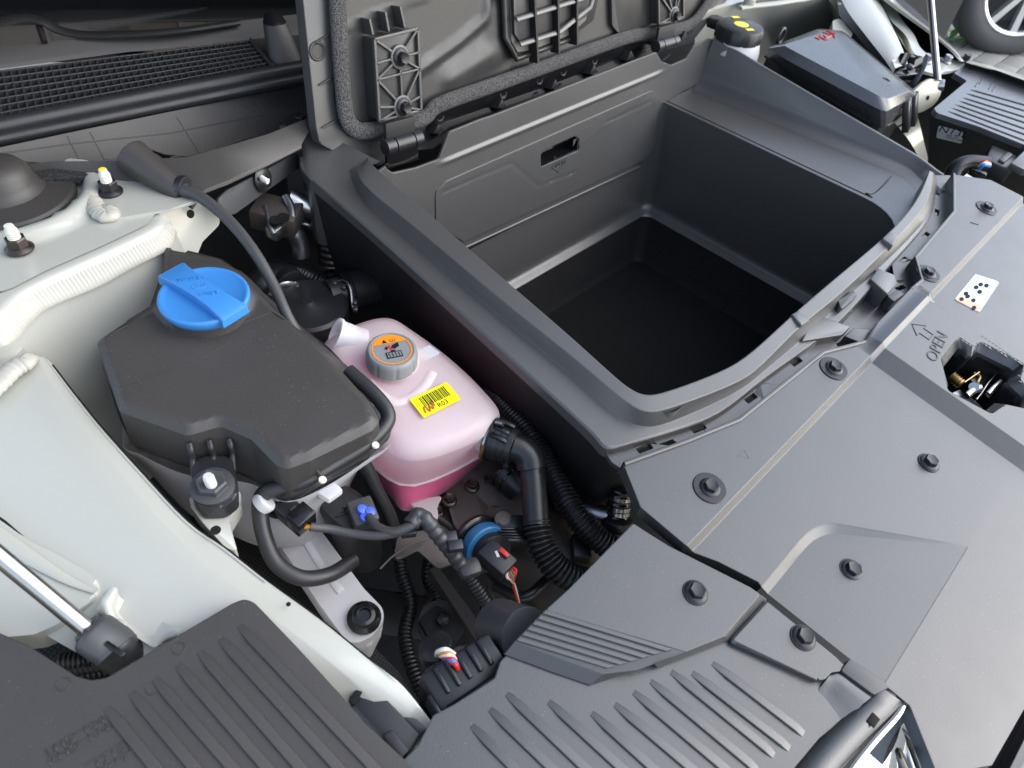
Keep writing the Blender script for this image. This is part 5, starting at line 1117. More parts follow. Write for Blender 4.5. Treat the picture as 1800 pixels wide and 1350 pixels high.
WL = Fr(cv(752, 622, -0.040), cv(770, 625, -0.04)-cv(742, 640, -0.04), (0.4, 1, 0.1)); 
slab('white_label', WL, rnd([(-0.012, -0.008), (0.012, -0.008), (0.009, 0.009), (-0.010, 0.009)], 0.001, 2), 0.0, 0.002, 'label', ct, bev=0)
# open side spout at the rear of the tank
sp0, sp1 = cv(578, 590, -0.030), cv(630, 596, -0.038)
mat('frosted', (0.72, 0.71, 0.70), 0.35, trans=0.0, sss=0.2)
bm = bmesh.new(); lathebm(bm, frame(cv(636, 604, -0.050), cv(588, 586, -0.034)-cv(636, 604, -0.050)), [(0.0175, 0.0), (0.0172, 0.02), (0.0172, 0.030), (0.0190, 0.031), (0.0190, 0.034), (0.0165, 0.034), (0.0155, 0.015), (0.001, 0.012)], 36, cap=False); bmesh.ops.recalc_face_normals(bm, faces=bm.faces); fin(bm, 'overflow_spout', 'bottle', ct, 50)

# ------------------------------------------------------------------ washer bottle with black shroud and blue cap
wb = thing('washer_bottle', 'black washer fluid reservoir shroud with a bright blue filler cap', 'washer reservoir', cv(430, 700, -0.06))
H3 = 0.016; WF = COV.up(H3)
TOPO = [(166, 592), (207, 716), (327, 759), (386, 742), (440, 765), (484, 810), (502, 819), (545, 803), (655, 750), (668, 733), (652, 702), (560, 602), (478, 532), (420, 470), (384, 447), (330, 437), (300, 432), (290, 412), (285, 440), (284, 505), (276, 532)]
to = rnd(pxo(COV, TOPO, H3), 0.010, 4)
capb = V(COV.pix(358, 522, H3))
def wf_h(a, b):
    d = pd(a, b, to); h = -0.007*(1-lin(d/0.0065))
    r = math.hypot(a-capb.x, b-capb.y); h += 0.011*(1-ss((r-0.040)/0.013))
    return h
panel('shroud', WF, to, 'coverdusty', wb, wf_h, cell=0.0035, thick=0.0, ang=25)
BOTO = [(172, 600), (185, 660), (212, 740), (228, 772), (240, 784), (330, 815), (350, 822), (420, 826), (450, 842), (478, 868), (500, 876), (530, 866), (640, 806), (686, 764), (690, 748), (676, 716), (580, 612), (490, 542), (440, 490), (390, 455), (330, 440), (300, 436), (292, 425), (288, 445), (284, 505), (276, 530)]
def interp(o, n):                                   # even resampling of a closed outline in 3-D
    P = [V(p) for p in o]+[V(o[0])]; Q, _ = resample(P, 1e-3*0+sum((P[i+1]-P[i]).length for i in range(len(P)-1))/n); return Q[:n]
s_top = [COV.w(a, b, H3-0.007) for a, b in to]
# side wall: match each top point with the nearest angle on the lower outline
lowp = [cv(x, y, -0.036) for x, y in BOTO]; lowc = crom(lowp, 6, True)
cen = sum(s_top, V((0, 0, 0)))/len(s_top)
def nearest(p, L, bias=V((0, 0, 0))): return min(L, key=lambda q_: (V((q_.x, q_.y, 0))-V((p.x+bias.x, p.y+bias.y, 0))).length)
sh_low = [nearest(p, lowc, (V((p.x, p.y, 0))-V((cen.x, cen.y, 0))).normalized()*0.012) for p in s_top]
loft('shroud_side', [s_top, [p.lerp(q_, 0.25)+V((0, 0, -0.004)) for p, q_ in zip(s_top, sh_low)], sh_low], 'coverdusty', wb, ang=60)
lowout = pxo(COV, BOTO, -0.036)
slab('shroud_flange', COV, rnd([(a, b) for a, b in lowout], 0.008, 3), -0.043, -0.036, 'plug', wb, bev=0.002)
# mould seam across the top
tube('mould_seam', [WF.hit(x, y, 0.0002) for x, y in ((215, 682), (330, 640), (405, 600))] , 0.0004, 'coverdusty', wb, seg=6, sm=3)
tube('mould_seam', [WF.hit(x, y, 0.0002) for x, y in ((408, 580), (430, 566), (478, 548), (500, 562))], 0.0005, 'coverdusty', wb, seg=6, sm=0)
# blue cap
bc0 = COV.w(capb.x, capb.y, H3+0.010)
bc0 = cv(358, 517, H3+0.020)
cax = (UPZ*0.75+COV.N*0.25).normalized()
Rc = 0.0445
bcap = lathe('blue_cap', bc0-cax*0.008, cax, [(Rc*0.93, -0.004), (Rc*0.97, -0.001), (Rc, 0.002), (Rc, 0.006), (Rc*0.98, 0.0078), (Rc*0.94, 0.0085), (Rc*0.90, 0.0076), (Rc*0.80, 0.0060), (Rc*0.5, 0.0052), (0.001, 0.005)], 'blue', wb, n=64, ang=50)
lathe('filler_neck', bc0-cax*0.03, cax, [(Rc*0.93, 0.0), (Rc*0.90, 0.012), (Rc*0.88, 0.022)], 'coverdusty', wb, n=56)
BF = Fr(bc0, cv(418, 553, H3+0.02)-cv(318, 478, H3+0.02), (0.5, 1, 0)); BF.N = cax; BF.A = (BF.A-cax*BF.A.dot(cax)).normalized(); BF.B = cax.cross(BF.A)
hs_ = []
for x, wd, h in ((-0.052, 0.0145, -0.003), (-0.050, 0.0150, 0.0045), (-0.047, 0.0150, 0.0062), (-0.020, 0.0125, 0.0068), (0.0, 0.0118, 0.0070), (0.022, 0.0125, 0.0066), (0.043, 0.0150, 0.0050), (0.0475, 0.0155, 0.0030), (0.0480, 0.0155, -0.0055)):
    hs_.append([BF.w(x, -wd*1.04, -0.006), BF.w(x, -wd, h-0.001), BF.w(x, -wd*0.93, h), BF.w(x, wd*0.93, h), BF.w(x, wd, h-0.001), BF.w(x, wd*1.04, -0.006)])
loft('grip_bar', hs_, 'blue', bcap, closed=False, cap0=True, cap1=True, ang=32)
tdir = V(WF.hit(352, 479))-V(WF.hit(334, 493))
TM = lambda a, b: frame(BF.w(a, b, 0.0071), cax, cv(382, 504, 0.03)-cv(325, 496, 0.03)+V((0, 0.012, 0)))
text('embossed_word', 'WASHER', TM(-0.020, 0.003), 0.0080, 'blue', bcap, 0.0004, sx=0.85); text('embossed_word', 'ONLY', TM(0.010, 0.0), 0.0075, 'blue', bcap, 0.0004, sx=0.95)
bm = bmesh.new()
for L_ in ([(-8, -2), (-4.5, 3.5), (4.5, 3.5), (8, -2), (5, -5), (-5, -5)],):
    bx = Fr(BF.w(-0.006, 0.001, 0.0071), cv(382, 504, 0.03)-cv(325, 496, 0.03)+V((0, 0.012, 0)), (0, 1, 0)); bx.N = cax; bx.A = (bx.A-cax*bx.A.dot(cax)).normalized(); bx.B = cax.cross(bx.A)
    tubebm(bm, [bx.w(x*0.00085, y*0.00085, 0) for x, y in L_], 0.0005, seg=6, sm=0, closed=True)
    for k in (-3, 0, 3): tubebm(bm, [bx.w(k*0.00085, 0.0, 0), bx.w(k*0.00085, 0.0045, 0)], 0.0005, seg=6, sm=0)
fin(bm, 'embossed_sign', 'blue', bcap)
# ribs and clips on the shroud flange
for x0, y0, x1, y1 in ((333, 780, 340, 836), (368, 775, 378, 828), (403, 772, 411, 828)):
    tube('shroud_rib', [cv(x0, y0, -0.001), cv(x0+3, y0+12, -0.004), cv((x0+x1)/2+2, (y0+y1)/2, -0.014), cv(x1, y1, -0.022)], 0.0030, 'plug', wb, seg=10, sm=5)
for p_ in (((620, 736, 0.012), (640, 760, -0.006), (658, 781, -0.018)), ((532, 792, 0.010), (548, 814, -0.008), (565, 842, -0.022))):
    tube('hose_clip', [cv(*p_[0]), cv(*p_[1]), cv(*p_[2])], (lambda s, t: (0.004, 0.0022)), 'coverdusty', wb, flat=COV.N, seg=8, sm=3)
    lathe('clip_gap', cv(p_[2][0]+2, p_[2][1]+2, -0.014), COV.N, [(0.004, 0), (0.0035, 0.002)], 'chalk', wb, n=10)
# mounting foot with nut and white stud
ft = slab('mounting_foot', COV, rnd(pxo(COV, [(336, 828), (337, 872), (352, 892), (392, 890), (416, 872), (414, 832), (408, 800), (345, 800)], -0.012), 0.008, 4), -0.034, -0.014, 'plug', wb, bev=0.003)
bm = bmesh.new(); M = frame(cv(374, 856, -0.014), COV.N); hexprof(bm, M @ Matrix.Rotation(0.25, 4, 'Z'), 0.0140, 0, 0.012, 0.0018); lathebm(bm, M, [(0.0195, 0), (0.0195, 0.0025), (0.0140, 0.004)], 24); bmesh.ops.recalc_face_normals(bm, faces=bm.faces); nut = fin(bm, 'hex_nut', 'satin', ft, 30)
tube('stud', [cv(373, 855, -0.006), cv(365, 836, 0.008)], (lambda s, t: 0.0050 if t < 0.85 else 0.0040), 'white', nut, seg=14, sm=6)
# drain hose round the shroud
tag(tube('washer_hose', [cv(612, 652, -0.004), cv(655, 690, -0.006), cv(680, 722, -0.010), cv(679, 745, -0.014), cv(650, 776, -0.018), cv(600, 808, -0.022), cv(540, 843, -0.026), cv(490, 858, -0.030), cv(464, 868, -0.034), cv(457, 890, -0.046), cv(464, 940, -0.062), cv(486, 990, -0.075), cv(530, 1016, -0.085), cv(580, 1010, -0.095), cv(622, 985, -0.11)], (lambda s, t: 0.0078), 'rubber', None, seg=16, sm=8), 'black rubber washer hose curling round the shroud edge and down in front of the bottle', 'hose')
# translucent bottle body under the shroud
wbt = thing('washer_tank', 'translucent white washer fluid tank showing under the black shroud', 'washer tank', cv(480, 900, -0.2))
BT = [crom([cv(x, y, h) for x, y in L], 6, True) for L, h in (([(215, 770), (250, 800), (330, 835), (440, 850), (500, 880), (560, 862), (640, 812), (686, 768), (600, 700), (400, 620), (250, 640)], -0.044),
      ([(215, 772), (250, 804), (330, 842), (440, 858), (500, 888), (560, 868), (640, 818), (686, 772), (600, 700), (400, 620), (250, 640)], -0.050),
      ([(225, 780), (258, 815), (330, 870), (400, 900), (470, 920), (545, 890), (600, 850), (640, 800), (600, 720), (400, 650), (260, 680)], -0.075),
      ([(235, 795), (272, 840), (335, 905), (405, 940), (470, 962), (545, 950), (600, 880), (620, 830), (600, 760), (400, 680), (270, 720)], -0.12),
      ([(260, 800), (290, 840), (340, 900), (400, 920), (450, 945), (500, 950), (560, 900), (590, 850), (580, 800), (400, 720), (290, 760)], -0.16))]
loft('body', BT, 'bottle', wbt, cap1=True, ang=70)
slab('rim_tab', COV, rnd(pxo(COV, [(556, 866), (588, 848), (603, 862), (578, 880)], -0.05), 0.002, 2), -0.056, -0.048, 'bottle', wbt)
lathe('hose_clip', cv(462, 884, -0.040), (0.8, -0.2, 0.5), [(0.010, -0.004), (0.0115, 0), (0.0115, 0.004), (0.010, 0.006)], 'bottle', wbt, n=20)
slab('spout_arm', COV.up(-0.13), rnd(pxo(COV, [(470, 925), (540, 900), (640, 1035), (672, 1068), (676, 1088), (655, 1118), (630, 1130), (610, 1128), (560, 1060)], -0.13), 0.014, 5), -0.03, 0.0, 'bottle', wbt, bev=0.004, seg=3)
tube('arm_groove', [cv(x, y, -0.1285) for x, y in ((530, 935), (562, 990), (600, 1040))], (lambda s, t: (0.0015, 0.004)), 'bottle', wbt, flat=COV.N, seg=8, sm=4)
lathe('foot_bolt', cv(640, 1087, -0.128), COV.N, [(0.0170, 0), (0.0170, 0.003), (0.0125, 0.006), (0.0110, 0.010), (0.0070, 0.011), (0.006, 0.007), (0.001, 0.007)], 'gloss', wbt, n=24)
slab('foot_step', COV.up(-0.16), rnd(pxo(COV, [(612, 1120), (640, 1120), (672, 1085), (672, 1100), (652, 1140), (640, 1142)], -0.16), 0.006, 3), -0.03, 0.012, 'bottle', wbt, bev=0.003)
tag(slab('sound_mat', COV.up(-0.20), pxo(COV, [(330, 900), (420, 900), (700, 1180), (760, 1280), (640, 1240), (480, 1120)], -0.20), -0.01, 0.0, 'weave', None, bev=0), 'dark woven sound mat under the washer tank', 'mat')

# ------------------------------------------------------------------ washer pump and its plugs
wpmp = thing('washer_pump', 'black washer pump housing with grey plug and blue wire seals', 'pump', cv(620, 960, -0.16))
PA = cv(600, 905, -0.085)
PL = [crom([cv(x, y, h) for x, y in L], 6, True) for L, h in (([(568, 870), (590, 858), (615, 864), (640, 890), (650, 915), (640, 932), (615, 932), (585, 912), (566, 890)], -0.082), ([(560, 872), (590, 852), (622, 860), (650, 888), (660, 918), (646, 938), (612, 940), (580, 920), (560, 895)], -0.090), ([(568, 890), (596, 868), (632, 880), (658, 905), (668, 930), (655, 950), (620, 960), (590, 945), (570, 915)], -0.12), ([(590, 960), (615, 930), (650, 940), (668, 955), (672, 975), (660, 1000), (635, 1008), (610, 1002), (598, 985)], -0.17))]
loft('housing', [shrink(PL[0], 0.02)]+PL, 'plug', wpmp, cap0=True, cap1=True, ang=45)
gp = box('grey_plug', frame(cv(638, 903, -0.074), COV.N, (0.9, -0.3, 0)), (0.026, 0.030, 0.016), 'satin', wpmp, bev=0.003)
for x, y in ((636, 897), (650, 901), (641, 911)): lathe('wire_seal', cv(x, y, -0.066), (0.3, -0.2, 1), [(0.0052, 0), (0.0052, 0.003), (0.003, 0.004)], 'bluesilicone', gp, n=16)
for x, y, a in ((612, 890, 0.3), (600, 905, 0.3)): box('mould_bar', frame(cv(x, y, -0.0815), COV.N, (1, -0.3, 0)), (0.012, 0.0015, 0.002), 'plug', wpmp, bev=0.0004)
sp = thing('level_sensor_plug', 'small black connector with a grey-sleeved orange wire under the shroud', 'connector', cv(515, 910, -0.06))
box('plug_body', frame(cv(516, 906, -0.055), COV.N, cv(535, 925, -0.05)-cv(495, 890, -0.05)), (0.036, 0.020, 0.018), 'plug', sp, bev=0.0015)
box('plug_shell', frame(cv(530, 912, -0.050), COV.N, cv(535, 925, -0.05)-cv(495, 890, -0.05)), (0.018, 0.022, 0.022), 'gloss', sp, bev=0.0015)
box('plug_latch', frame(cv(523, 900, -0.042), COV.N, cv(535, 925, -0.05)-cv(495, 890, -0.05)), (0.014, 0.007, 0.004), 'satin', sp, bev=0.001)
lathe('plug_collar', cv(484, 896, -0.056), (0.6, 0.5, -0.2), [(0.009, -0.003), (0.010, 0), (0.008, 0.006)], 'gloss', sp, n=18)
tube('wire', [cv(530, 926, -0.052), cv(548, 926, -0.05)], 0.0022, 'wireorange', sp, seg=10, sm=2)
tag(tube('wire_sleeve', [cv(545, 926, -0.05), cv(580, 930, -0.056), (cv(620, 938, -0.058)), cv(665, 942, -0.055), cv(705, 934, -0.05), cv(735, 915, -0.045)], 0.0042, 'hosegrey', None, seg=12, sm=6), 'grey wire sleeve running from the small plug to the taped loom', 'cable')
tag(tube('wire_sleeve', [cv(648, 908, -0.062), cv(662, 925, -0.056), cv(690, 935, -0.050), cv(720, 925, -0.045), cv(738, 912, -0.042)], 0.0046, 'hosegrey', None, seg=12, sm=6), 'grey wire sleeve leaving the blue-sealed pump plug', 'cable')
# taped loom
lm = thing('wiring_loom', 'black taped and ribbed wiring loom dropping between washer pump and motor', 'cable', cv(800, 990, -0.1))
tube('taped_run', [cv(722, 922, -0.046), cv(735, 905, -0.044), cv(750, 915, -0.046), cv(768, 938, -0.056), cv(795, 972, -0.075), cv(815, 1000, -0.09)], (lambda s, t: 0.0078+0.0006*math.sin(s*700)), 'tape', lm, seg=14, sm=6, step=0.002)
tube('ribbed_run', [cv(812, 996, -0.088), cv(835, 1030, -0.10), cv(855, 1060, -0.115), cv(872, 1090, -0.13)], corr(0.0072, 0.0042, 0.0014), 'hose', lm, seg=14, sm=8, step=0.0007)
box('tape_lump', frame(cv(825, 1000, -0.088), COV.N, (1, -0.4, 0)), (0.024, 0.020, 0.016), 'tape', lm, bev=0.006)
for x, y in ((718, 934), (790, 945), (800, 960)): box('clip', frame(cv(x, y, -0.06), COV.N, (0.8, -0.5, 0)), (0.015, 0.011, 0.009), 'plug', lm, bev=0.0012)
bkt = tag(slab('loom_bracket', COV.up(-0.11), rnd(pxo(COV, [(700, 940), (760, 930), (800, 950), (815, 985), (770, 1000), (735, 965), (690, 990)], -0.11), 0.006, 3), -0.004, 0.0, 'castbrown', None, bev=0.001), 'thin brown bracket under the taped loom', 'bracket')

tag(tube('vent_hose', [cv(632, 800, -0.06), cv(648, 830, -0.08), cv(662, 862, -0.10), cv(684, 905, -0.13), cv(700, 950, -0.17)], 0.0075, 'rubber', None, seg=14, sm=6), 'thin black hose dropping between the shroud and the coolant tank', 'hose')
tube('bracket_edge', [cv(668, 1000, -0.105), cv(690, 978, -0.103), cv(720, 958, -0.102), cv(748, 948, -0.104)], 0.0012, 'castbrown', bkt, seg=8, sm=4)
# ------------------------------------------------------------------ hoses in front of the storage box
qc = thing('coolant_hose', 'thick black coolant hose with a clamped elbow leaving the coolant tank', 'hose', cv(940, 900, -0.08))
e0, e1 = cv(858, 768, -0.072), cv(908, 787, -0.066)
ed = (e1-e0).normalized(); EL = (e1-e0).length
def ring_(name, t0, t1, r, m, r2=None): return tube(name, [e0+ed*(EL*t0), e0+ed*(EL*t1)], (lambda s, t: r+((r2 or r)-r)*t), m, qc, seg=34, sm=2)
ring_('tank_collar', -0.15, 0.10, 0.0215, 'tank'); ring_('clamp_ring', 0.06, 0.20, 0.0262, 'gloss'); ring_('spring_clip', 0.10, 0.16, 0.0270, 'steel'); ring_('connector', 0.20, 0.95, 0.0232, 'plug', 0.0195)
for t_ in (0.30, 0.52, 0.74): ring_('connector_rib', t_, t_+0.05, 0.0243-0.003*t_, 'hose')
side = ed.cross(COV.N).normalized()
for k in range(3): box('release_tab', frame(e0+ed*(EL*0.42)+COV.N*(0.0235-0.002*k)+side*(-0.010+0.010*k), COV.N, ed), (0.020, 0.006, 0.004), 'gloss', qc, bev=0.0008)
tube('clip_end', [e0+ed*(EL*0.10)+COV.N*0.027-side*0.004, e0+ed*(EL*0.34)+COV.N*0.029-side*0.004], 0.0036, 'boltbright', qc, seg=12, sm=1)
tube('spring_wire', [e0+ed*(EL*0.1)+COV.N*0.014+side*0.023, e0+ed*(EL*0.12)+COV.N*0.0+side*0.0275, e0+ed*(EL*0.14)-COV.N*0.012+side*0.024], 0.0022, 'brass', qc, seg=8, sm=5)
tube('elbow', [cv(900, 784, -0.067), cv(918, 791, -0.068), cv(931, 805, -0.072), cv(935, 824, -0.078)], 0.0168, 'hose', qc, seg=26, sm=6)
tube('smooth_run', [cv(934, 806, -0.074), cv(937, 840, -0.082), cv(940, 880, -0.090), cv(943, 925, -0.098)], (lambda s, t: 0.0142+0.0006*(abs(t-0.3) < 0.02)), 'hose', qc, seg=26, sm=6)
tube('corrugated_run', [cv(943, 915, -0.097), cv(947, 940, -0.102), cv(955, 965, -0.108), cv(975, 995, -0.116), cv(1005, 1015, -0.124), cv(1060, 1030, -0.14)], corr(0.0158, 0.0052, 0.0034), 'hose', qc, seg=28, sm=10, step=0.0008)
ch2 = tag(tube('corrugated_hose', [cv(850, 662, -0.13), cv(884, 712, -0.115), cv(922, 752, -0.105), cv(950, 795, -0.105), cv(980, 850, -0.11), cv(1010, 903, -0.115), cv(1055, 950, -0.125), cv(1115, 985, -0.14)], corr(0.0150, 0.0048, 0.0032), 'hose', None, seg=26, sm=10, step=0.0008), 'black corrugated hose running along the side of the storage box', 'hose')
fp = thing('metal_pipe', 'bare aluminium pipe with a black ringed fitting beside the cover corner', 'pipe', cv(1050, 905, -0.14))
tube('pipe', [cv(985, 885, -0.16), cv(1010, 893, -0.15), cv(1040, 903, -0.14), cv(1068, 908, -0.135)], 0.0125, 'alu', fp, seg=18, sm=5)
p, q_ = cv(1084, 912, -0.13), cv(1092, 858, -0.10)
tube('fitting', [p, q_], (lambda s, t: 0.0135-0.001*(int(t*9) % 2)), 'gloss', fp, seg=24, sm=30)
for t_ in (0.25, 0.40, 0.72): c = p.lerp(q_, t_); d = (q_-p).normalized(); tube('fitting_ring', [c-d*0.0022, c+d*0.0022], 0.0145, 'steel', fp, seg=24, sm=1)
lathe('fitting_nut', p, (q_-p), [(0.019, -0.012), (0.020, 0), (0.014, 0.004)], 'plug', fp, n=12)

# ------------------------------------------------------------------ drive motor housing, in shade
mo_ = thing('drive_motor', 'brown-grey cast drive motor housing deep in the shade of the bay', 'motor', cv(880, 960, -0.25))
hz = -0.20
m0, m1 = cv(850, 860, hz), cv(1000, 1030, hz-0.03)
tube('barrel', [cv(820, 850, -0.215), cv(900, 930, -0.215), cv(975, 1010, -0.215), cv(1010, 1060, -0.22)], (lambda s, t: 0.062), 'castbrown', mo_, seg=40, sm=6)
for k in range(5):
    t_ = k/4; a = cv(800+70*t_, 880-40*t_, -0.170); tube('cooling_rib', [a, cv(830+75*t_, 905-40*t_, -0.165)], 0.004, 'castbrown', mo_, seg=8, sm=1)
slab('end_plate', COV.up(-0.16), rnd(pxo(COV, [(780, 860), (830, 828), (862, 838), (880, 880), (905, 930), (860, 960), (800, 930)], -0.16), 0.012, 4), -0.03, 0.0, 'castbrown', mo_, bev=0.004)
for x, y in ((790, 880), (830, 855), (858, 846), (882, 905)): bolt(cv(x, y, -0.158), COV.N, mo_, 0.009, 0.006, 0.006, 'boltbrown', wm='boltbrown')
tube('lug', [cv(838, 925, -0.14), cv(842, 930, -0.13)], 0.010, 'castbrown', mo_, seg=18, sm=1); tube('lug', [cv(868, 908, -0.14), cv(880, 912, -0.13)], 0.013, 'castbrown', mo_, seg=18, sm=1)
slab('lower_block', COV.up(-0.19), rnd(pxo(COV, [(850, 1030), (905, 1000), (960, 1050), (930, 1085), (890, 1085)], -0.19), 0.01, 3), -0.06, 0.0, 'castbrown', mo_, bev=0.005)
lathe('stud', cv(897, 1062, -0.185), COV.N, [(0.007, 0), (0.007, 0.006), (0.004, 0.008)], 'alu', mo_, n=14)
# round connector with a blue ring and red, white and green wires
rc = thing('motor_plug', 'round black motor plug with a blue ring and coloured wires', 'connector', cv(865, 960, -0.12))
c0 = cv(845, 955, -0.135); ax_ = (cv(885, 985, -0.105)-cv(830, 940, -0.14)).normalized()
lathe('base_flange', c0-ax_*0.004, ax_, [(0.030, -0.006), (0.031, 0), (0.024, 0.004)], 'gloss', rc, n=32)
lathe('blue_ring', c0, ax_, [(0.0265, 0.002), (0.0275, 0.004), (0.0275, 0.016), (0.026, 0.0175), (0.021, 0.018)], 'bluering', rc, n=36)
lathe('plug_barrel', c0, ax_, [(0.022, 0.014), (0.022, 0.028), (0.017, 0.030)], 'plug', rc, n=28)
bx_ = box('plug_body', frame(cv(872, 985, -0.100), COV.N, cv(895, 1005, -0.1)-cv(850, 965, -0.1)), (0.036, 0.024, 0.022), 'plug', rc, bev=0.002)
box('red_lock', frame(cv(886, 972, -0.087), COV.N, cv(895, 1005, -0.1)-cv(850, 965, -0.1)), (0.012, 0.005, 0.004), 'wirered', rc, bev=0.0008)
box('white_mark', frame(cv(874, 974, -0.0888), COV.N, (0.4, 1, 0)), (0.007, 0.003, 0.001), 'white', rc, bev=0)
for i, (m_, dx, dy) in enumerate((('wirered', 6, -4), ('wirered', 10, -8), ('wiregreen', 2, 0), ('wirewhite', -6, 4), ('wirered', -2, 3))):
    tube('wire', [cv(890+i*1.5, 1000+dy*0.4, -0.10), cv(897+dx, 1010+dy, -0.098), cv(902, 1024, -0.105), cv(912, 1060, -0.13)], 0.0017, m_, rc, seg=8, sm=5)
rb = thing('side_plug', 'ribbed black plug beside the blue-ringed motor plug', 'connector', cv(898, 930, -0.13))
box('plug_body', frame(cv(898, 936, -0.125), COV.N, (0.7, -0.6, 0)), (0.040, 0.034, 0.025), 'plug', rb, bev=0.004)
for k in range(4): box('plug_rib', frame(cv(888+k*6, 930+k*5, -0.112), COV.N, (0.7, -0.6, 0)), (0.030, 0.002, 0.004), 'gloss', rb, bev=0.0005)
lathe('bolt_eye', cv(884, 916, -0.118), COV.N, [(0.010, 0), (0.010, 0.005), (0.005, 0.006)], 'castbrown', rb, n=20)
wy = tag(tube('drain_cable', [cv(870, 1030, -0.17), cv(920, 1050, -0.15), cv(960, 1020, -0.15), cv(985, 1000, -0.16)], 0.006, 'hose', None, seg=12, sm=6), 'thin black cable crossing below the motor plug', 'cable')
for i, (pts) in enumerate(([(960, 840), (980, 900), (1010, 980), (1000, 1040)], [(1010, 955), (1030, 975), (1048, 1000)])):
    tag(tube('loom_branch', [cv(x, y, -0.19) for x, y in pts], 0.008, 'hose', None, seg=12, sm=5), ('black wiring loom behind the corrugated hose', 'short black loom at the edge of the middle cover')[i], 'cable')
tag(box('loom_plug', frame(cv(1020, 965, -0.15), COV.N, (0.6, 0.6, 0)), (0.03, 0.022, 0.02), 'plug', None, bev=0.003), 'small black plug under the corrugated hose', 'connector')

# ------------------------------------------------------------------ lower left of the bay: subframe rail, cup, connector
sr = thing('subframe_rail', 'grey-brown steel rail running diagonally at the bottom of the bay', 'rail', cv(800, 1080, -0.28))
loft('rail', [[cv(755, 1000, -0.24), cv(820, 1100, -0.24), cv(880, 1190, -0.24)], [cv(770, 995, -0.235), cv(840, 1090, -0.235), cv(905, 1170, -0.235)], [cv(775, 1000, -0.30), cv(845, 1100, -0.30), cv(910, 1190, -0.30)]], 'castbrown', sr, closed=False)
loft('web', [[cv(755, 1000, -0.24), cv(820, 1100, -0.24), cv(880, 1190, -0.24)], [cv(735, 1100, -0.30), (cv(790, 1160, -0.30)), cv(850, 1240, -0.30)]], 'castbrown', sr, closed=False)
lathe('rail_bolt', cv(776, 1097, -0.25), COV.N, [(0.028, 0), (0.028, 0.004), (0.008, 0.005), (0.008, 0.020), (0.005, 0.022)], 'bolt', sr, n=20)
tag(box('bay_bracket', frame(cv(700, 1080, -0.3), (0.3, 0.2, 1), (0.6, -0.7, 0)), (0.12, 0.004, 0.07), 'dark', None, bev=0), 'black upright bracket in the dark gap beside the tank foot', 'bracket')
cu_ = thing('black_cup', 'smooth black cylindrical cap tucked under the grooved band of the middle cover', 'cap', cv(890, 1120, -0.05))
p, q_ = cv(925, 1118, -0.035), cv(876, 1100, -0.075)
tube('barrel', [p, q_], 0.0255, 'satin', cu_, seg=40, sm=1)
lathe('inner', q_, (q_-p), [(0.0215, 0.0006), (0.001, 0.0008)], 'ink', cu_, n=30)
pg = thing('headlight_plug', 'large black multi-pin headlight plug with white, orange and red wires', 'connector', cv(815, 1190, -0.06))
PF = frame(cv(815, 1188, -0.045), COV.N, cv(862, 1150, -0.045)-cv(770, 1210, -0.045))
box('plug_body', PF, (0.070, 0.036, 0.030), 'plug', pg, bev=0.004)
box('plug_front', PF @ Matrix.Translation((0.004, -0.020, -0.004)), (0.076, 0.014, 0.040), 'gloss', pg, bev=0.006)
for k in range(5): box('grip_rib', PF @ Matrix.Translation((-0.022+k*0.011, 0.004, 0.015)), (0.004, 0.024, 0.006), 'gloss', pg, bev=0.001)
for k in range(5): box('side_rib', PF @ Matrix.Translation((-0.036, -0.012, -0.012+k*0.006)), (0.004, 0.024, 0.002), 'gloss', pg, bev=0.0005)
lathe('sheath', cv(770, 1145, -0.07), cv(768, 1130, -0.05)-cv(790, 1170, -0.08), [(0.017, -0.01), (0.018, 0), (0.016, 0.008), (0.012, 0.010)], 'hose', pg, n=24)
for i, m_ in enumerate(('wirewhite', 'wireorange', 'wirewhite', 'wirered', 'wireblue', 'wirered')):
    tube('wire', [cv(768+i*2, 1152, -0.058), cv(770+i*3, 1146+i*3, -0.034), cv(784+i*3, 1142+i*5, -0.026), cv(800+i, 1152+i*5, -0.030)], 0.0024, m_, pg, seg=8, sm=5)
lathe('lamp_socket', cv(820, 1215, -0.07), COV.N, [(0.040, -0.03), (0.041, 0), (0.036, 0.012), (0.03, 0.014)], 'satin', pg, n=40)
# black box in the gap between the two ribbed covers
bg_ = thing('relay_tray', 'flat black moulded tray in the gap between the two ribbed covers', 'tray', cv(680, 1260, -0.03))
slab('tray', COV.up(-0.02), rnd(pxo(COV, [(612, 1226), (636, 1202), (662, 1212), (740, 1290), (712, 1336), (700, 1330), (620, 1250)], -0.02), 0.003, 2), -0.03, 0.0, 'plug', bg_, bev=0.002)
slab('tray_step', COV.up(-0.02), rnd(pxo(COV, [(668, 1220), (690, 1212), (755, 1280), (740, 1290)], -0.02), 0.003, 2), -0.03, -0.008, 'plug', bg_, bev=0.002)
slab('tray_slot', COV.up(-0.02), rnd(pxo(COV, [(612, 1230), (634, 1202), (640, 1212), (622, 1240)], -0.016), 0.001, 2), 0.0, 0.004, 'ink', bg_, bev=0.0005)
slab('tray_tab', COV.up(-0.02), rnd(pxo(COV, [(672, 1290), (690, 1280), (722, 1318), (705, 1334)], -0.012), 0.002, 2), 0.0, 0.006, 'plug', bg_, bev=0.002)

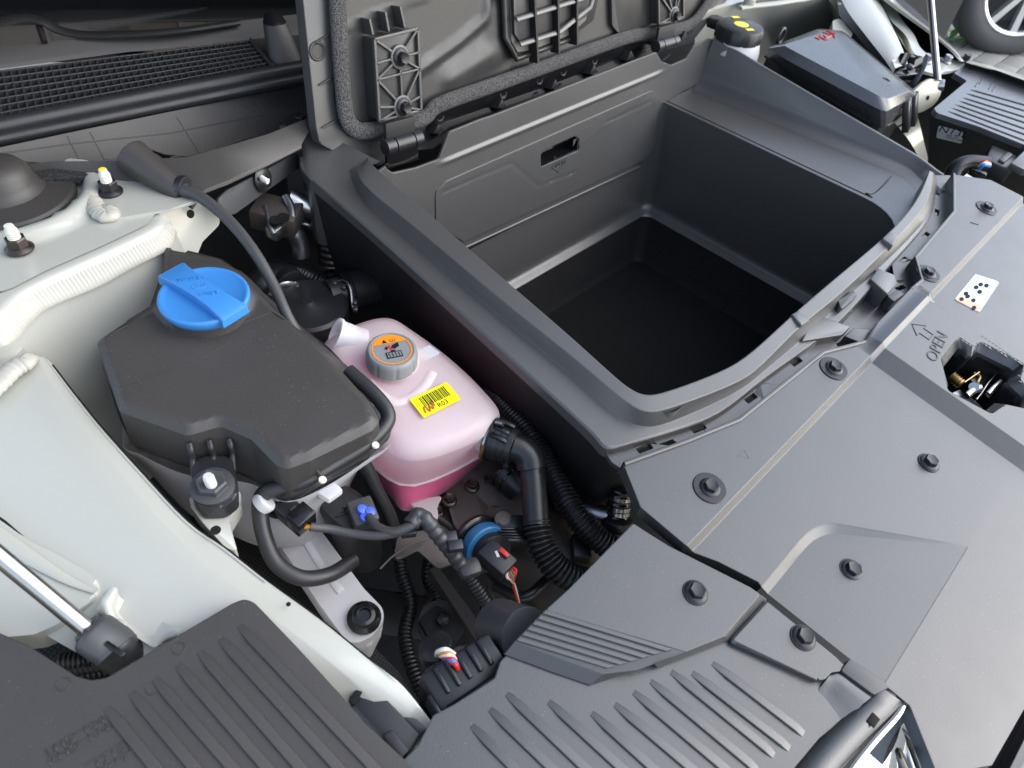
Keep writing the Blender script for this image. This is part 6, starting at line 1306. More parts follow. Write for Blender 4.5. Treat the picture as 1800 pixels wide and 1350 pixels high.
# ------------------------------------------------------------------ rear of the bay: water pump, hoses, refrigerant pipes
pu = thing('water_pump', 'round black water pump lid with hose stubs and spring clamps', 'pump', cv(545, 560, -0.12))
pc = cv(541, 533, -0.10)
lathe('lid', pc, (UPZ*0.7+COV.N*0.3), [(0.052, -0.07), (0.052, -0.010), (0.051, -0.004), (0.047, 0.0), (0.010, 0.002), (0.007, 0.004), (0.004, 0.0045), (0.001, 0.0042)], 'plug', pu, n=48)
for k in range(4): tube('body_rib', [cv(520, 590+k*7, -0.14), cv(560, 600+k*7, -0.14)], 0.004, 'plug', pu, seg=8, sm=1)
s0, s1 = cv(575, 522, -0.115), cv(660, 500, -0.125)
tube('outlet_stub', [s0, cv(600, 516, -0.117)], 0.023, 'plug', pu, seg=26, sm=1)
tube('spring_clamp', [cv(600, 516, -0.117), cv(612, 513, -0.118)], 0.0285, 'gloss', pu, seg=26, sm=1)
tube('clamp_band', [cv(588, 498, -0.10), cv(604, 492, -0.092), cv(618, 505, -0.094), cv(622, 540, -0.11)], (lambda s, t: (0.0015, 0.004)), 'boltbright', pu, seg=8, sm=5)
for x, y in ((588, 497), (625, 543), (624, 532), (604, 505)): box('clamp_ear', frame(cv(x, y, -0.095), COV.N, (0.5, 0.5, 0)), (0.008, 0.006, 0.006), 'boltbright', pu, bev=0.001)
tube('inlet_stub', [cv(515, 505, -0.13), cv(500, 490, -0.14)], 0.022, 'plug', pu, seg=24, sm=1)
tube('clamp_band', [cv(478, 520, -0.12), cv(486, 508, -0.105), cv(500, 500, -0.10), cv(520, 500, -0.105)], (lambda s, t: (0.0015, 0.004)), 'boltbright', pu, seg=8, sm=5)
box('clamp_ear', frame(cv(478, 517, -0.11), COV.N, (0.5, 0.5, 0)), (0.012, 0.008, 0.008), 'boltbright', pu, bev=0.001); box('clamp_ear', frame(cv(522, 503, -0.105), COV.N, (0.5, 0.5, 0)), (0.008, 0.006, 0.006), 'boltbright', pu, bev=0.001)
ph = thing('pump_hose', 'fat black hose elbow going from the water pump down along the storage box', 'hose', cv(690, 540, -0.17))
tube('sleeve', [cv(606, 515, -0.117), cv(640, 506, -0.12), cv(662, 502, -0.124)], 0.027, 'hose', ph, seg=26, sm=4)
tube('elbow', [cv(655, 503, -0.123), cv(675, 500, -0.126), cv(690, 512, -0.135), cv(702, 540, -0.155), cv(720, 580, -0.18), cv(750, 620, -0.21)], 0.0235, 'hose', ph, seg=26, sm=6)
tube('pipe_line', [cv(560, 490, -0.16), cv(600, 480, -0.16), cv(650, 484, -0.16), cv(672, 500, -0.16)], 0.008, 'hose', ph, seg=12, sm=5)
tag(tube('ribbed_loom', [cv(480, 470, -0.17), cv(520, 478, -0.15), cv(550, 490, -0.14), cv(575, 500, -0.14)], corr(0.013, 0.005, 0.0025), 'hose', None, seg=18, sm=8, step=0.0008), 'short black ribbed loom behind the water pump', 'cable')
tag(tube('inlet_hose', [cv(505, 495, -0.14), cv(480, 490, -0.14), cv(455, 510, -0.15), cv(440, 540, -0.18)], 0.024, 'hose', None, seg=24, sm=5), 'fat black hose leaving the water pump towards the blue cap', 'hose')
rp = thing('refrigerant_pipes', 'aluminium refrigerant valve block with bent pipes in the dark behind the pump', 'pipe', cv(520, 400, -0.1))
tube('bent_pipe', [cv(508, 350, -0.05), cv(530, 358, -0.055), cv(556, 370, -0.065), cv(573, 390, -0.08), cv(580, 410, -0.095), cv(582, 425, -0.105)], 0.0145, 'alu', rp, seg=22, sm=6)
tube('olive_sleeve', [cv(581, 406, -0.094), cv(583, 426, -0.11)], 0.0158, 'olive', rp, seg=22, sm=1)
tube('coupling', [cv(583, 424, -0.108), cv(584, 462, -0.14)], (lambda s, t: 0.0185+0.0016*(1 if int(t*7) % 2 else 0)), 'boltbrown', rp, seg=26, sm=20)
tube('bent_pipe', [cv(500, 402, -0.08), cv(515, 408, -0.085), cv(526, 425, -0.10), cv(530, 450, -0.12)], 0.012, 'alu', rp, seg=18, sm=5)
tube('thin_pipe', [cv(520, 392, -0.10), cv(540, 394, -0.10), cv(560, 405, -0.11), cv(570, 425, -0.12)], 0.006, 'alu', rp, seg=12, sm=5)
BFk = frame(cv(488, 378, -0.06), COV.N, (0.8, 0.6, 0))
box('valve_block', BFk, (0.045, 0.06, 0.03), 'castbrown', rp, bev=0.003)
tube('block_edge', [cv(466, 362, -0.045), cv(474, 395, -0.05), cv(482, 412, -0.055)], 0.0035, 'alu', rp, seg=10, sm=3)
tube('block_edge', [cv(502, 346, -0.04), cv(512, 365, -0.045), cv(514, 385, -0.05)], 0.006, 'alu', rp, seg=12, sm=3)
for x, y in ((484, 388), (498, 383)): lathe('port', cv(x, y, -0.044), COV.N, [(0.008, 0), (0.008, 0.002), (0.005, 0.0022), (0.001, 0.001)], 'ink', rp, n=16)
box('block_foot', frame(cv(488, 402, -0.06), COV.N, (0.8, 0.3, 0)), (0.03, 0.02, 0.02), 'alu', rp, bev=0.004)
tube('cap_nut', [cv(542, 350, -0.055), cv(546, 345, -0.045)], 0.009, 'alu', rp, seg=12, sm=1)

# castings and brackets filling the middle of the bay
gb = thing('gear_case', 'ribbed brown-grey gear case under the coolant tank', 'casting', cv(840, 860, -0.2))
slab('case_flange', COV.up(-0.175), rnd(pxo(COV, [(760, 905), (800, 868), (838, 838), (868, 812), (892, 830), (905, 862), (880, 905), (840, 935), (790, 945)], -0.175), 0.012, 4), -0.02, 0.0, 'castbrown', gb, bev=0.003)
for (x0, y0, x1, y1) in ((772, 910, 800, 930), (790, 892, 820, 915), (806, 876, 838, 900), (822, 860, 856, 886), (840, 846, 874, 872), (856, 832, 890, 858)):
    tube('case_rib', [cv(x0, y0, -0.172), cv(x1, y1, -0.172)], 0.0042, 'castbrown', gb, seg=8, sm=1)
for x, y in ((768, 900), (806, 862), (846, 830), (880, 818), (898, 850)): bolt(cv(x, y, -0.172), COV.N, gb, 0.009, 0.006, 0.006, 'boltbrown', wm='boltbrown')
sh = thing('side_hose', 'short fat black hose stub with a clip beside the gear case', 'hose', cv(890, 850, -0.15))
tube('stub', [cv(880, 822, -0.14), cv(896, 840, -0.145), cv(915, 858, -0.15)], 0.021, 'hose', sh, seg=24, sm=4)
for t_ in (0.2, 0.5): tube('stub_ring', [cv(880+35*t_, 822+36*t_, -0.14-0.01*t_), cv(883+35*t_, 825+36*t_, -0.14-0.01*t_)], 0.0225, 'gloss', sh, seg=24, sm=1)
box('clip', frame(cv(888, 816, -0.12), COV.N, (0.5, 0.6, 0)), (0.010, 0.007, 0.006), 'boltbright', sh, bev=0.001)
cr = thing('cross_pipe', 'bare metal cooling pipe crossing behind the corrugated hoses', 'pipe', cv(960, 930, -0.18))
tube('pipe', [cv(905, 880, -0.17), cv(950, 935, -0.17), cv(1000, 985, -0.175), cv(1040, 1040, -0.18)], 0.016, 'castbrown', cr, seg=20, sm=5)
for pts, nm in (([(700, 930), (705, 1000), (722, 1060), (712, 1120), (735, 1200), (780, 1260)], 'black loom hanging in the dark gap beside the tank foot'), ([(770, 930), (752, 1010), (770, 1050), (764, 1110), (772, 1150)], 'black loom dropping to the headlight plug')):
    tag(tube('hanging_loom', [cv(x, y, -0.26) for x, y in pts], corr(0.009, 0.005, 0.0016), 'hose', None, seg=12, sm=8, step=0.001), nm, 'cable')
tag(slab('radiator_bracket', COV.up(-0.24), rnd(pxo(COV, [(735, 1090), (765, 1062), (800, 1080), (812, 1110), (790, 1138), (760, 1132)], -0.24), 0.006, 3), -0.01, 0.0, 'dark', None, bev=0.002), 'dark plate with a stud under the subframe rail', 'bracket')
# ------------------------------------------------------------------ far side of the bay
fw_ = thing('far_wing', 'pale painted far wing with inner tower behind the fuse box', 'body panel', (1.6, 0.6, 0.8))
h = 0.0
# far strut tower top and wall
ft_ = [(1225, 30), (1250, 18), (1300, 4), (1350, -6), (1420, -12), (1470, -20)]
loft('tower', [[cv(x, y-40, 0.02) for x, y in ft_], [cv(x, y, 0.02) for x, y in ft_], [cv(x, y+6, 0.012) for x, y in ft_], [cv(x+6, y+55, -0.10) for x, y in ft_], [cv(x+16, y+120, -0.22) for x, y in ft_]], 'paint', fw_, closed=False, ang=50)
tube('seam_sealer', [cv(x, y, 0.021) for x, y in ((1300, 14), (1330, 10), (1380, 4), (1440, -6))], (lambda s, t: (0.004, 0.008+0.001*math.sin(s*300))), 'sealer', fw_, flat=(0, 0, 1), seg=10, sm=4)
lathe('tower_stud', cv(1316, 8, 0.022), UPZ, [(0.012, 0), (0.012, 0.012), (0.007, 0.016), (0.006, 0.02)], 'sealer', fw_, n=18)
# inner panel to the right of the tower, folded flange
loft('inner_panel', [crom([cv(x, y, hh_) for x, y, hh_ in r], 5) for r in ([(1440, -30, 0.0), (1470, 20, 0.0), (1520, 80, -0.01), (1575, 160, -0.02)], [(1455, 0, -0.05), (1480, 60, -0.05), (1530, 120, -0.06), (1590, 200, -0.06)], [(1455, 40, -0.15), (1480, 120, -0.15), (1560, 200, -0.15), (1620, 260, -0.15)])], 'paint', fw_, closed=False, ang=60)
loft('folded_flange', [crom([cv(x, y, hh_) for x, y, hh_ in r], 5) for r in ([(1470, -20, 0.02), (1490, 20, 0.02), (1520, 60, 0.016), (1555, 105, 0.01), (1570, 128, 0.006)], [(1500, -20, 0.035), (1525, 10, 0.035), (1545, 45, 0.03), (1562, 90, 0.02), (1574, 120, 0.012)], [(1535, -20, 0.02), (1555, 20, 0.02), (1575, 60, 0.016), (1590, 95, 0.01), (1596, 112, 0.0)])], 'paint', fw_, closed=False, ang=60)
loft('arch_sheet', [crom([cv(x, y, hh_) for x, y, hh_ in r], 5) for r in ([(1540, -20, 0.0), (1558, 25, 0.0), (1580, 65, 0.0), (1600, 100, -0.01)], [(1560, -20, -0.01), (1580, 30, -0.01), (1600, 70, -0.01), (1610, 100, -0.02)], [(1565, -10, -0.05), (1590, 60, -0.05), (1608, 92, -0.05), (1615, 110, -0.06)])], 'creampaint', fw_, closed=False, ang=60)
loft('wing_flange', [crom([cv(x, y, hh_) for x, y, hh_ in r], 5) for r in ([(1548, -15, 0.01), (1562, 30, 0.01), (1592, 62, 0.008), (1608, 95, 0.0), (1640, 115, 0.0), (1690, 118, 0.0)], [(1565, -15, 0.012), (1580, 26, 0.012), (1606, 60, 0.008), (1620, 86, 0.002), (1650, 104, 0.0), (1690, 110, 0.0)])], 'paint', fw_, closed=False, ang=60)
loft('wing_gap', [crom([cv(x, y, -0.03) for x, y in r], 5) for r in ([(1530, -20), (1570, 26), (1600, 60), (1620, 88), (1690, 112)], [(1560, -20), (1610, 18), (1660, 70), (1690, 100), (1700, 110)])], 'dark', fw_, closed=False, ang=60)
loft('wing_edge', [crom([cv(x, y, hh_) for x, y, hh_ in r], 5) for r in ([(1510, -40, 0.035), (1560, 6, 0.03), (1620, 50, 0.02), (1660, 80, 0.015), (1688, 108, 0.01)], [(1525, -40, 0.040), (1570, 6, 0.035), (1628, 50, 0.025), (1668, 82, 0.018), (1694, 108, 0.012)], [(1540, -40, 0.02), (1580, 8, 0.016), (1636, 52, 0.006), (1676, 86, 0.0), (1698, 110, -0.005)], [(1545, -40, -0.2), (1585, 8, -0.2), (1640, 54, -0.2), (1680, 88, -0.2), (1700, 112, -0.2)])], 'paint', fw_, closed=False, ang=60)
slab('sealed_patch', COV.up(-0.005), rnd(pxo(COV, [(1462, 40), (1476, 34), (1484, 46), (1498, 62), (1490, 74), (1478, 66), (1462, 56)], -0.005), 0.01, 4), -0.01, 0.004, 'sealer', fw_, bev=0.003)
slab('strut_plate', COV.up(0.0), rnd(pxo(COV, [(1600, 116), (1622, 96), (1650, 100), (1700, 108), (1690, 122), (1660, 126), (1650, 132), (1625, 125)], 0.0), 0.008, 3), -0.006, 0.0, 'paint', fw_, bev=0.002)
for x, y in ((1663, 108), (1628, 107), (1697, 106)): bolt(cv(x, y, 0.001), COV.N, fw_, 0.013, 0.008, 0.010, 'boltbright' if x != 1697 else 'bolt', wm='boltbright' if x != 1697 else 'bolt')
loft('lower_leg', [crom([cv(x, y, hh_) for x, y, hh_ in r], 4) for r in ([(1560, 200, -0.05), (1600, 250, -0.10), (1622, 292, -0.16)], [(1610, 190, -0.05), (1622, 240, -0.10), (1634, 290, -0.16)])], 'paint', fw_, closed=False)
slab('inner_liner', COV.up(-0.2), pxo(COV, [(1330, 60), (1440, 20), (1560, -20), (1640, 50), (1705, 112), (1900, 165), (1900, 420), (1600, 320)], -0.2), -0.01, 0.0, 'dark', fw_, bev=0)
# ------------------------------------------------------------------ brake fluid reservoir
br_ = thing('brake_reservoir', 'white brake fluid reservoir with black screw cap and yellow print', 'reservoir', cv(1290, 90, -0.08))
bc_ = cv(1303, 44, 0.03)
lathe('bottle', bc_-V((0, 0, 0.10)), UPZ, [(0.05, 0), (0.05, 0.055), (0.044, 0.075), (0.032, 0.085), (0.032, 0.10)], 'bottle', br_, n=32)
bm = bmesh.new(); M = frame(bc_-V((0, 0, 0.012)), UPZ); R_ = []
for r, hh_, g in ((0.044, -0.014, 0), (0.046, -0.012, 1), (0.046, 0.006, 1), (0.043, 0.011, 0), (0.036, 0.013, 0), (0.001, 0.0132, 0)):
    R_.append([bm.verts.new(M @ V(((r-0.0025*g*(k % 6 == 0))*math.cos(2*PI*k/48), (r-0.0025*g*(k % 6 == 0))*math.sin(2*PI*k/48), hh_))) for k in range(48)])
for p_, q_ in zip(R_, R_[1:]):
    for k in range(48): bm.faces.new((p_[k-1], p_[k], q_[k], q_[k-1]))
bmesh.ops.recalc_face_normals(bm, faces=bm.faces); bcp = fin(bm, 'screw_cap', 'rubber', br_, 40)
lathe('print_disc', bc_+V((0, 0, 0.0012)), UPZ, [(0.0145, 0), (0.0142, 0.0006), (0.011, 0.0006), (0.001, 0.0006)], 'yellowink', bcp, n=28)
for x, y, r_ in ((1293, 31, 0.5), (1318, 53, 0.5)): box('print_mark', frame(lv(x, y-1, bc_.z+0.0018), UPZ, (1, -0.5, 0)), (0.016, 0.009, 0.0008), 'yellowink', bcp, bev=0)
box('neck_clip', frame(cv(1260, 40, 0.0), UPZ, (1, 0, 0)), (0.03, 0.03, 0.02), 'plug', br_, bev=0.004)
# ------------------------------------------------------------------ fuse box
fb = thing('fuse_box', 'dark grey fuse box with slanted lid edges and red warning marks', 'fuse box', cv(1460, 170, -0.15))
HB = 0.022
lid_px = [(1358, 76), (1440, 52), (1470, 56), (1488, 64), (1602, 160), (1590, 170), (1556, 182), (1540, 176), (1366, 86)]
lid = rnd(pxo(COV, [(1366, 74), (1440, 54), (1472, 57), (1488, 65), (1600, 158), (1594, 164), (1562, 172), (1545, 168), (1376, 78)], HB), 0.008, 3)
base = rnd(pxo(COV, [(1346, 84), (1358, 68), (1438, 46), (1478, 52), (1496, 64), (1608, 162), (1606, 172), (1556, 196), (1540, 192), (1350, 90)], HB-0.014), 0.008, 3)
n_ = len(lid); base = base[:n_] if len(base) >= n_ else base+[base[-1]]*(n_-len(base))
def rs(o, fr, h, n=80):
    P = [fr.w(a, b, h) for a, b in o]; P.append(P[0]); tot = sum((P[i+1]-P[i]).length for i in range(len(P)-1)); return resample(P, tot/n*0.9999)[0][:n]
LTOP = rs(rnd(pxo(COV, [(1376, 79), (1452, 56), (1476, 58), (1590, 152), (1600, 160), (1560, 174), (1548, 170), (1400, 92)], HB), 0.004, 2), COV, HB)
LMID = rs(rnd(pxo(COV, [(1348, 84), (1440, 50), (1482, 54), (1604, 156), (1614, 166), (1558, 196), (1544, 192), (1384, 106)], HB-0.016), 0.004, 2), COV, HB-0.016)
LBOT = rs(rnd(pxo(COV, [(1343, 98), (1440, 60), (1482, 60), (1604, 168), (1612, 178), (1554, 226), (1540, 222), (1382, 130)], HB-0.055), 0.004, 2), COV, HB-0.055)
loft('lid', [LTOP, LMID, LBOT], 'fuselid', fb, cap0=True, ang=25)
LB2 = [V((0, 0, 0))+p-COV.N*0.16 for p in shrink(LBOT, 0.008)]
loft('case', [shrink(LBOT, 0.004), LB2], 'rubber', fb, ang=25)
tube('lid_seam', LBOT[::4], 0.0022, 'rubber', fb, seg=6, sm=0, closed=True)
for pts in ([(1433, 66), (1443, 60), (1440, 69), (1433, 66)], [(1445, 56), (1462, 62), (1450, 70), (1440, 64)], [(1452, 54), (1468, 60)], [(1460, 58), (1468, 66)], [(1448, 62), (1454, 70)]):
    tube('red_mark', [cv(x, y, HB+0.0004) for x, y in pts], 0.0012, 'red', fb, seg=6, sm=0)
tube('lid_arrow', [cv(1552, 136, HB), cv(1564, 143, HB), cv(1558, 138, HB)], 0.0012, 'satin', fb, seg=6, sm=0)
bm = bmesh.new(); tubebm(bm, [cv(1370, 72, 0.0)+V((0.012*math.cos(t), 0, 0.014*math.sin(t)+0.01)) for t in [2*PI*k/16 for k in range(16)]], 0.0035, seg=8, sm=0, closed=True); fin(bm, 'lid_loop', 'plug', fb)
# latch clips at its front end
for x, y in ((1594, 196), (1606, 186)):
    box('latch', frame(cv(x, y+6, -0.02), (0.2, -0.9, 0.4), (1, 0.3, 0)), (0.03, 0.06, 0.012), 'plug', fb, bev=0.002)
tube('latch_wire', [cv(1590, 178, 0.004), cv(1600, 186, -0.002), cv(1594, 212, -0.03), cv(1580, 222, -0.04)], 0.002, 'plug', fb, seg=8, sm=4)
# ------------------------------------------------------------------ far gas strut with its lever plate and catch
fs = thing('far_gas_strut', 'thin steel gas strut rising on the far side beside the fuse box', 'gas strut', cv(1648, 140, 0.01))
p, q_ = cv(1648, 140, 0.012), V(cv(1648, 140, 0.012))+V((-0.10, -0.02, 0.45))
P1 = oX(1633, -30, 1.72)
tube('rod', [cv(1648, 142, 0.012), P1], 0.0066, 'steel', fs, seg=16, sm=1)
tube('sleeve', [cv(1645.5, 120, 0.02), P1+V((0.006, 0, 0))], 0.0045, 'alu', fs, seg=10, sm=1)
lathe('ball_end', cv(1650, 150, 0.0), (0.3, -0.8, 0.3), [(0.010, -0.01), (0.013, 0), (0.010, 0.01)], 'alu', fs, n=16)
lp = thing('lever_plate', 'cream painted rounded lever plate at the foot of the far gas strut', 'bracket', cv(1640, 165, -0.02))
LPF = Fr(cv(1640, 165, -0.01), (0.75, -0.35, 0), (0.2, 0.35, 1))
slab('plate', LPF, rnd(pxo(LPF, [(1606, 160), (1622, 146), (1636, 138), (1650, 141), (1656, 155), (1652, 172), (1640, 186), (1625, 195), (1612, 200), (1600, 182)]), 0.012, 4), -0.006, 0.0, 'creampaint', lp, bev=0.002)
lathe('hole', LPF.hit(1631, 172, 0.0005), LPF.N, [(0.0045, 0), (0.001, 0.0003)], 'ink', lp, n=14)
fk = thing('bonnet_catch', 'black open frame of a catch between fuse box and far gas strut', 'catch', cv(1600, 120, 0.0))
KF = Fr(cv(1600, 110, 0.01), (0.9, -0.4, 0), (0.1, 0.4, 1))
panel('frame', KF, rnd(pxo(KF, [(1582, 112), (1592, 92), (1624, 100), (1616, 128), (1600, 132), (1580, 122)]), 0.006, 3), 'gloss', fk, None, cell=0.05, thick=0.012, holes=[rnd(pxo(KF, [(1592, 114), (1598, 99), (1610, 102), (1604, 124), (1597, 126)]), 0.004, 3)])
box('base', frame(cv(1584, 130, -0.01), COV.N, (0.9, -0.3, 0)), (0.08, 0.04, 0.02), 'gloss', fk, bev=0.004)
tube('arm', [cv(1624, 104, 0.01), cv(1618, 124, 0.0), cv(1606, 146, -0.01), cv(1602, 158, -0.02)], (lambda s, t: (0.003, 0.010)), 'satin', fk, seg=8, sm=4)
box('pin', frame(cv(1600, 118, 0.008), COV.N, (0.4, 1, 0)), (0.014, 0.008, 0.01), 'boltbright', fk, bev=0.002)
# ------------------------------------------------------------------ far headlight cover with louvres
fh = thing('louvred_cover', 'pale-looking grey plastic cover with black slots over the far headlight', 'cover', cv(1740, 200, 0.0))
HF = 0.0; FH = COV.up(HF)
fo = pxo(COV, [(1642, 190), (1700, 142), (1676, 128), (1690, 118), (1704, 113), (1760, 130), (1830, 158), (1900, 180), (1900, 320), (1800, 254), (1720, 222), (1646, 198)], HF)
slots = []
SP = [((1703, 157), (1840, 196)), ((1697, 164), (1838, 206)), ((1690, 171), (1836, 217)), ((1684, 177), (1832, 226)), ((1677, 183), (1828, 236)), ((1671, 189), (1824, 245)), ((1665, 195), (1810, 251))]
panel('sheet', FH, rnd(fo, 0.008, 3), 'fuselid', fh, None, cell=0.02, thick=0.010)
for p_, q_ in SP:
    a, b = V(FH.pix(*p_)), V(FH.pix(*q_)); d = (b-a).normalized(); n = V((-d.y, d.x))
    poly('louvre_slot', FH, [tuple(a), tuple(a.lerp(b, 0.1)+n*0.0030), tuple(b+n*0.0034), tuple(b-n*0.0034), tuple(a.lerp(b, 0.1)-n*0.0030)], 0.0006, 'ink', fh)
for x, y in ((1714, 152), (1722, 147), (1738, 156), (1744, 160)):
    tube('embossed_number', [FH.hit(x, y, 0.0004), FH.hit(x+6, y-8, 0.0004)], 0.0012, 'satin', fh, seg=6, sm=0)
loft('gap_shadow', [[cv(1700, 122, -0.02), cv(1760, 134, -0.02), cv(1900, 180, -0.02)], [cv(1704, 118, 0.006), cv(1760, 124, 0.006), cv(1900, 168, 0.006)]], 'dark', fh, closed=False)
loft('outer_wing', [[cv(1698, 110, 0.012), cv(1730, 116, 0.014), cv(1770, 130, 0.016), cv(1900, 178, 0.016)], [cv(1702, 106, 0.008), cv(1740, 114, 0.010), cv(1780, 126, 0.010), cv(1900, 168, 0.010)], [cv(1702, 106, -0.2), cv(1740, 114, -0.2), cv(1780, 126, -0.2), cv(1900, 168, -0.2)]], 'paint', fw_, closed=False)
bb_ = thing('control_box', 'black control box with a white N13L label below the louvred cover', 'control box', cv(1690, 260, -0.15))
BX = [[cv(1640, 196, -0.012), cv(1720, 224, -0.012), cv(1800, 256, -0.012), cv(1900, 300, -0.012)], [cv(1634, 210, -0.035), cv(1716, 240, -0.035), cv(1800, 272, -0.035), cv(1900, 320, -0.035)], [cv(1630, 300, -0.16), cv(1720, 330, -0.16), cv(1800, 360, -0.16), cv(1900, 400, -0.16)]]
loft('case', BX, 'rubber', bb_, closed=False, ang=25)
LF = Fr(cv(1634, 210, -0.035), cv(1716, 240, -0.035)-cv(1634, 210, -0.035), cv(1634, 210, -0.035)-cv(1630, 300, -0.16))
lbl = slab('part_label', LF, rnd(pxo(LF, [(1650, 220), (1693, 231), (1691, 252), (1646, 241)]), 0.004, 3), 0.0004, 0.0014, 'label', bb_, bev=0)
lxd = LF.hit(1693, 231)-LF.hit(1650, 220)
text('label_text', 'N13L', frame(LF.hit(1676, 233, 0.0018), LF.N, lxd), 0.024, 'ink', lbl, 0.0)
for k in range(2): text('label_text', ('WK TK', '193-01-328')[k], frame(LF.hit(1674+k*2, 240+k*4, 0.0018), LF.N, lxd), 0.007, 'ink', lbl, 0.0)
for k in range(3): tube('case_rib', [cv(1725+k*2, 236+k*9, -0.03-0.012*k), cv(1800, 268+k*9, -0.03-0.012*k)], 0.004, 'rubber', bb_, seg=8, sm=1)
cn = thing('far_connectors', 'black wiring plugs with coloured wires in front of the control box', 'connector', cv(1730, 295, -0.05))
box('plug_body', frame(cv(1752, 288, -0.03), COV.N, (1, 0.2, 0)), (0.07, 0.05, 0.03), 'plug', cn, bev=0.005)
box('plug_body', frame(cv(1720, 300, -0.04), COV.N, (1, 0.2, 0)), (0.05, 0.03, 0.02), 'gloss', cn, bev=0.004)
box('plug_label', frame(cv(1698, 317, -0.02), COV.N, (1, 0.0, 0)), (0.04, 0.016, 0.004), 'label', cn, bev=0.001)
box('plug_clip', frame(cv(1766, 279, -0.015), COV.N, (1, 0.0, 0)), (0.05, 0.012, 0.01), 'satin', cn, bev=0.003)
tube('loom', [cv(1672, 318, -0.06), cv(1680, 296, -0.04), cv(1700, 286, -0.03), cv(1735, 288, -0.025)], 0.014, 'hose', cn, seg=14, sm=5)
for k, m_ in enumerate(('wirered', 'wirewhite', 'wireblue')): tube('wire', [cv(1722, 290+k*3, -0.02), cv(1730, 284+k*3, -0.01), cv(1740, 288+k*2, -0.015)], 0.003, m_, cn, seg=8, sm=4)
tag(slab('grille_slats', COV.up(0.002), rnd(pxo(COV, [(1776, 288), (1800, 266), (1900, 240), (1900, 310), (1800, 300)], 0.002), 0.003, 2), -0.01, 0.002, 'cover', None, bev=0.001), 'black slatted corner piece at the right edge behind the front cover', 'trim')

# ------------------------------------------------------------------ ground, paving, the neighbouring car's wheel
GZ = 0.25
gd = tag(slab('ground', Fr((0, 0, GZ), (1, 0, 0), (0, 1, 0)), [(-60, -60), (60, -60), (60, 60), (-60, 60)], -0.05, 0.0, 'sand', None, bev=0), None, None, kind='structure')
pv = bpy.data.objects.new('pavement', None); link(pv, None, Matrix.Translation((5, 0.8, GZ))); pv['kind'] = 'structure'
bm = bmesh.new(); boxbm(bm, Matrix.Identity(4), 0.196, 0.096, 0.06, 0.004); ptile = None
ang_ = 0.0
for i in range(18):
    for j in range(32):
        x = 2.9+i*0.2+(0.1 if j % 2 else 0); y = -0.9+j*0.1
        M = Matrix.Translation((x, y, GZ-0.014+random.uniform(-0.0015, 0.0015))) @ Matrix.Rotation(random.uniform(-0.006, 0.006), 4, 'Z')
        q = ray(0, 0); c = V((x, y, GZ))-CAM; d_ = (LAT*c.x+REAR*c.y+UP*c.z); u_ = 900+FPX*d_.x/d_.z; v_ = 675+FPX*d_.y/d_.z
        if u_ < 1480 or v_ < -60 or u_ > 1900: continue
        if ptile is None: ptile = fin(bm, 'paver', 'tile', pv, 30, M)
        else: again(ptile, pv, M)
wh = thing('car_wheel', 'tyre with bright alloy rim of the car parked alongside, top right corner', 'wheel', lv(1752, 88, GZ))
WC = lv(1742, 88, GZ)+V((0, 0, 0.355)); wax = V((-0.72, -0.69, 0.0)).normalized()
M = frame(WC, wax, (0, 0, 1))
def wl_(name, prof, m, n=64): 
    bm = bmesh.new(); lathebm(bm, M, prof, n, cap=False); bmesh.ops.recalc_face_normals(bm, faces=bm.faces); return fin(bm, name, m, wh, 40)
ty_ = wl_('tyre', [(0.245, 0.06), (0.250, 0.095), (0.275, 0.112), (0.31, 0.112), (0.335, 0.100), (0.350, 0.075), (0.356, 0.04), (0.356, -0.06), (0.34, -0.11), (0.25, -0.11)], 'tyre')
rm = wl_('rim', [(0.250, 0.094), (0.243, 0.098), (0.236, 0.090), (0.230, 0.05), (0.225, -0.05), (0.001, -0.05)], 'rimdark')
wl_('rim_lip', [(0.252, 0.095), (0.244, 0.101), (0.232, 0.094), (0.229, 0.080)], 'rimsilver')
for k in range(10):
    t0 = 2*PI*(k//2)/5+(0.16 if k % 2 else -0.16)+0.35; t1 = 2*PI*(k//2)/5+(0.30 if k % 2 else -0.30)+0.35
    bm = bmesh.new(); a, b = V((0.05*math.cos(t0), 0.05*math.sin(t0), 0.075)), V((0.232*math.cos(t1), 0.232*math.sin(t1), 0.085)); d = (b-a).normalized(); n = d.cross(V((0, 0, 1)))*0.013
    P = [M @ p for p in (a+n, b+n*1.3, b-n*1.3, a-n)]; Q = [p-wax*0.03 for p in P]; vs = [bm.verts.new(p) for p in P+Q]
    for f_ in ((0, 1, 2, 3), (7, 6, 5, 4), (0, 4, 5, 1), (1, 5, 6, 2), (2, 6, 7, 3), (3, 7, 4, 0)): bm.faces.new([vs[i] for i in f_])
    bmesh.ops.recalc_face_normals(bm, faces=bm.faces); fin(bm, 'spoke', 'rimsilver', rm, flat=True)
lathe('hub_cap', WC+wax*0.06, wax, [(0.05, 0), (0.045, 0.02), (0.03, 0.024), (0.001, 0.025)], 'rimsilver', wh, n=28)
nc = thing('parked_car', 'side of the car parked alongside, coloured as the shade under it, top right', 'car', (5.9, 1.9, 0))
mat('carshade', (0.10, 0.085, 0.07), 0.6)  # dark brown paints the shade under the parked car
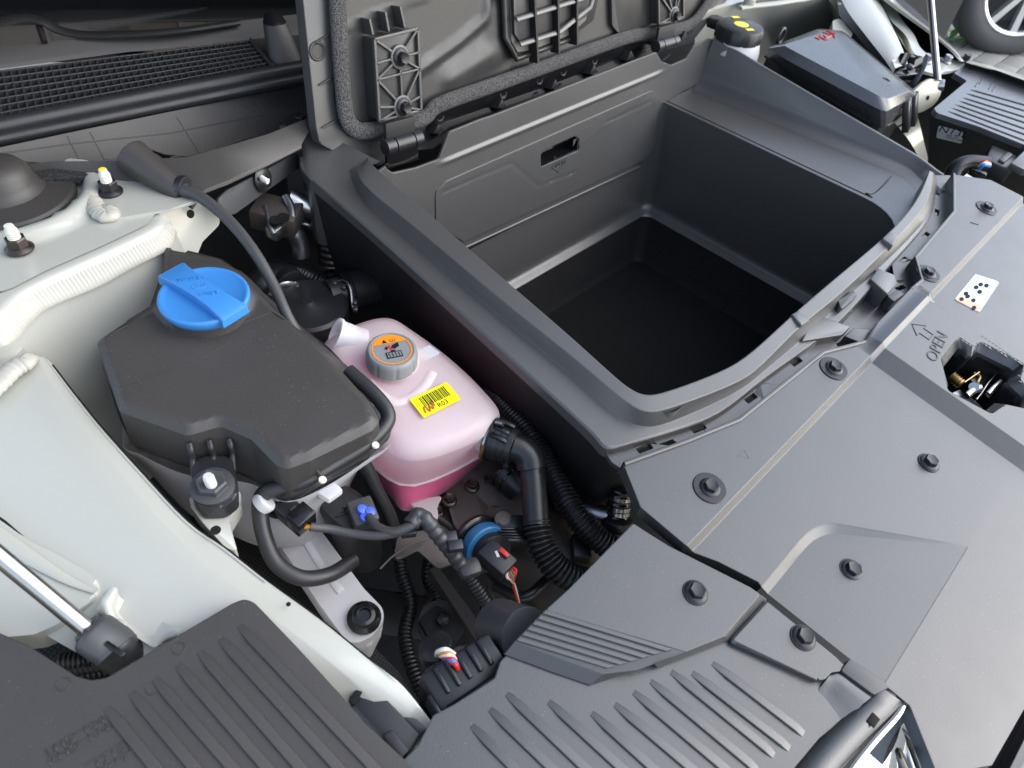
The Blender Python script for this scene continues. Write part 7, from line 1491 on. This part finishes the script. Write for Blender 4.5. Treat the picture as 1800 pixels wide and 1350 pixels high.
loft('wheel_arch', [[WC+V((0.25, 0, 0))+M.to_3x3() @ V((0.44*math.cos(t), 0.44*math.sin(t), 0.02)) for t in [-PI*0.62+1.24*PI*k/24 for k in range(25)]], [WC+V((0.25, 0, 0))+M.to_3x3() @ V((0.44*math.cos(t), 0.44*math.sin(t), 0.10)) for t in [-PI*0.62+1.24*PI*k/24 for k in range(25)]], [WC+V((0.25, 0, 0))+M.to_3x3() @ V((0.75*math.cos(t), 0.75*math.sin(t), 0.12)) for t in [-PI*0.62+1.24*PI*k/24 for k in range(25)]]], 'carshade', nc, closed=False)
sa, sb = lv(1652, 84, GZ+0.1), lv(1400, -30, GZ+0.1)
loft('body_side', [[sa, sb], [sa+V((-0.02, 0, 0.5)), sb+V((-0.02, 0, 0.5))], [sa+V((0.1, 0, 0.95)), sb+V((0.1, 0, 0.95))], [sa+V((0.6, 0.1, 1.4)), sb+V((0.6, 0.1, 1.4))]], 'carshade', nc, closed=False)
# a weed growing in the joint
wd_ = thing('weed', 'small green weed growing from the paving joint beside the tyre', 'plant', lv(1664, 74, GZ))
wo_ = lv(1664, 76, GZ); random.seed(3)
for k in range(16):
    a = random.uniform(0, 2*PI); el = random.uniform(0.3, 1.3); L = random.uniform(0.03, 0.085); tip = wo_+V((math.cos(a)*math.cos(el), math.sin(a)*math.cos(el), math.sin(el)))*L
    tube('stem', [wo_, wo_.lerp(tip, 0.5)+V((0, 0, 0.01)), tip], 0.0016, 'leaf', wd_, seg=5, sm=2)
    d = (tip-wo_).normalized(); n = d.cross(V((random.random()-.5, random.random()-.5, 1))).normalized(); lw = random.uniform(0.007, 0.012)
    bm = bmesh.new(); pts = [tip-d*0.012, tip+n*lw, tip+d*0.015+n*lw*0.6+V((0, 0, 0.004)), tip+d*0.026, tip+d*0.015-n*lw*0.6+V((0, 0, 0.004)), tip-n*lw]; c = bm.verts.new(tip+d*0.008+V((0, 0, -0.003))); vs = [bm.verts.new(p) for p in pts]
    for i in range(6): bm.faces.new((c, vs[i-1], vs[i]))
    fin(bm, 'leaf', 'leaf', wd_)
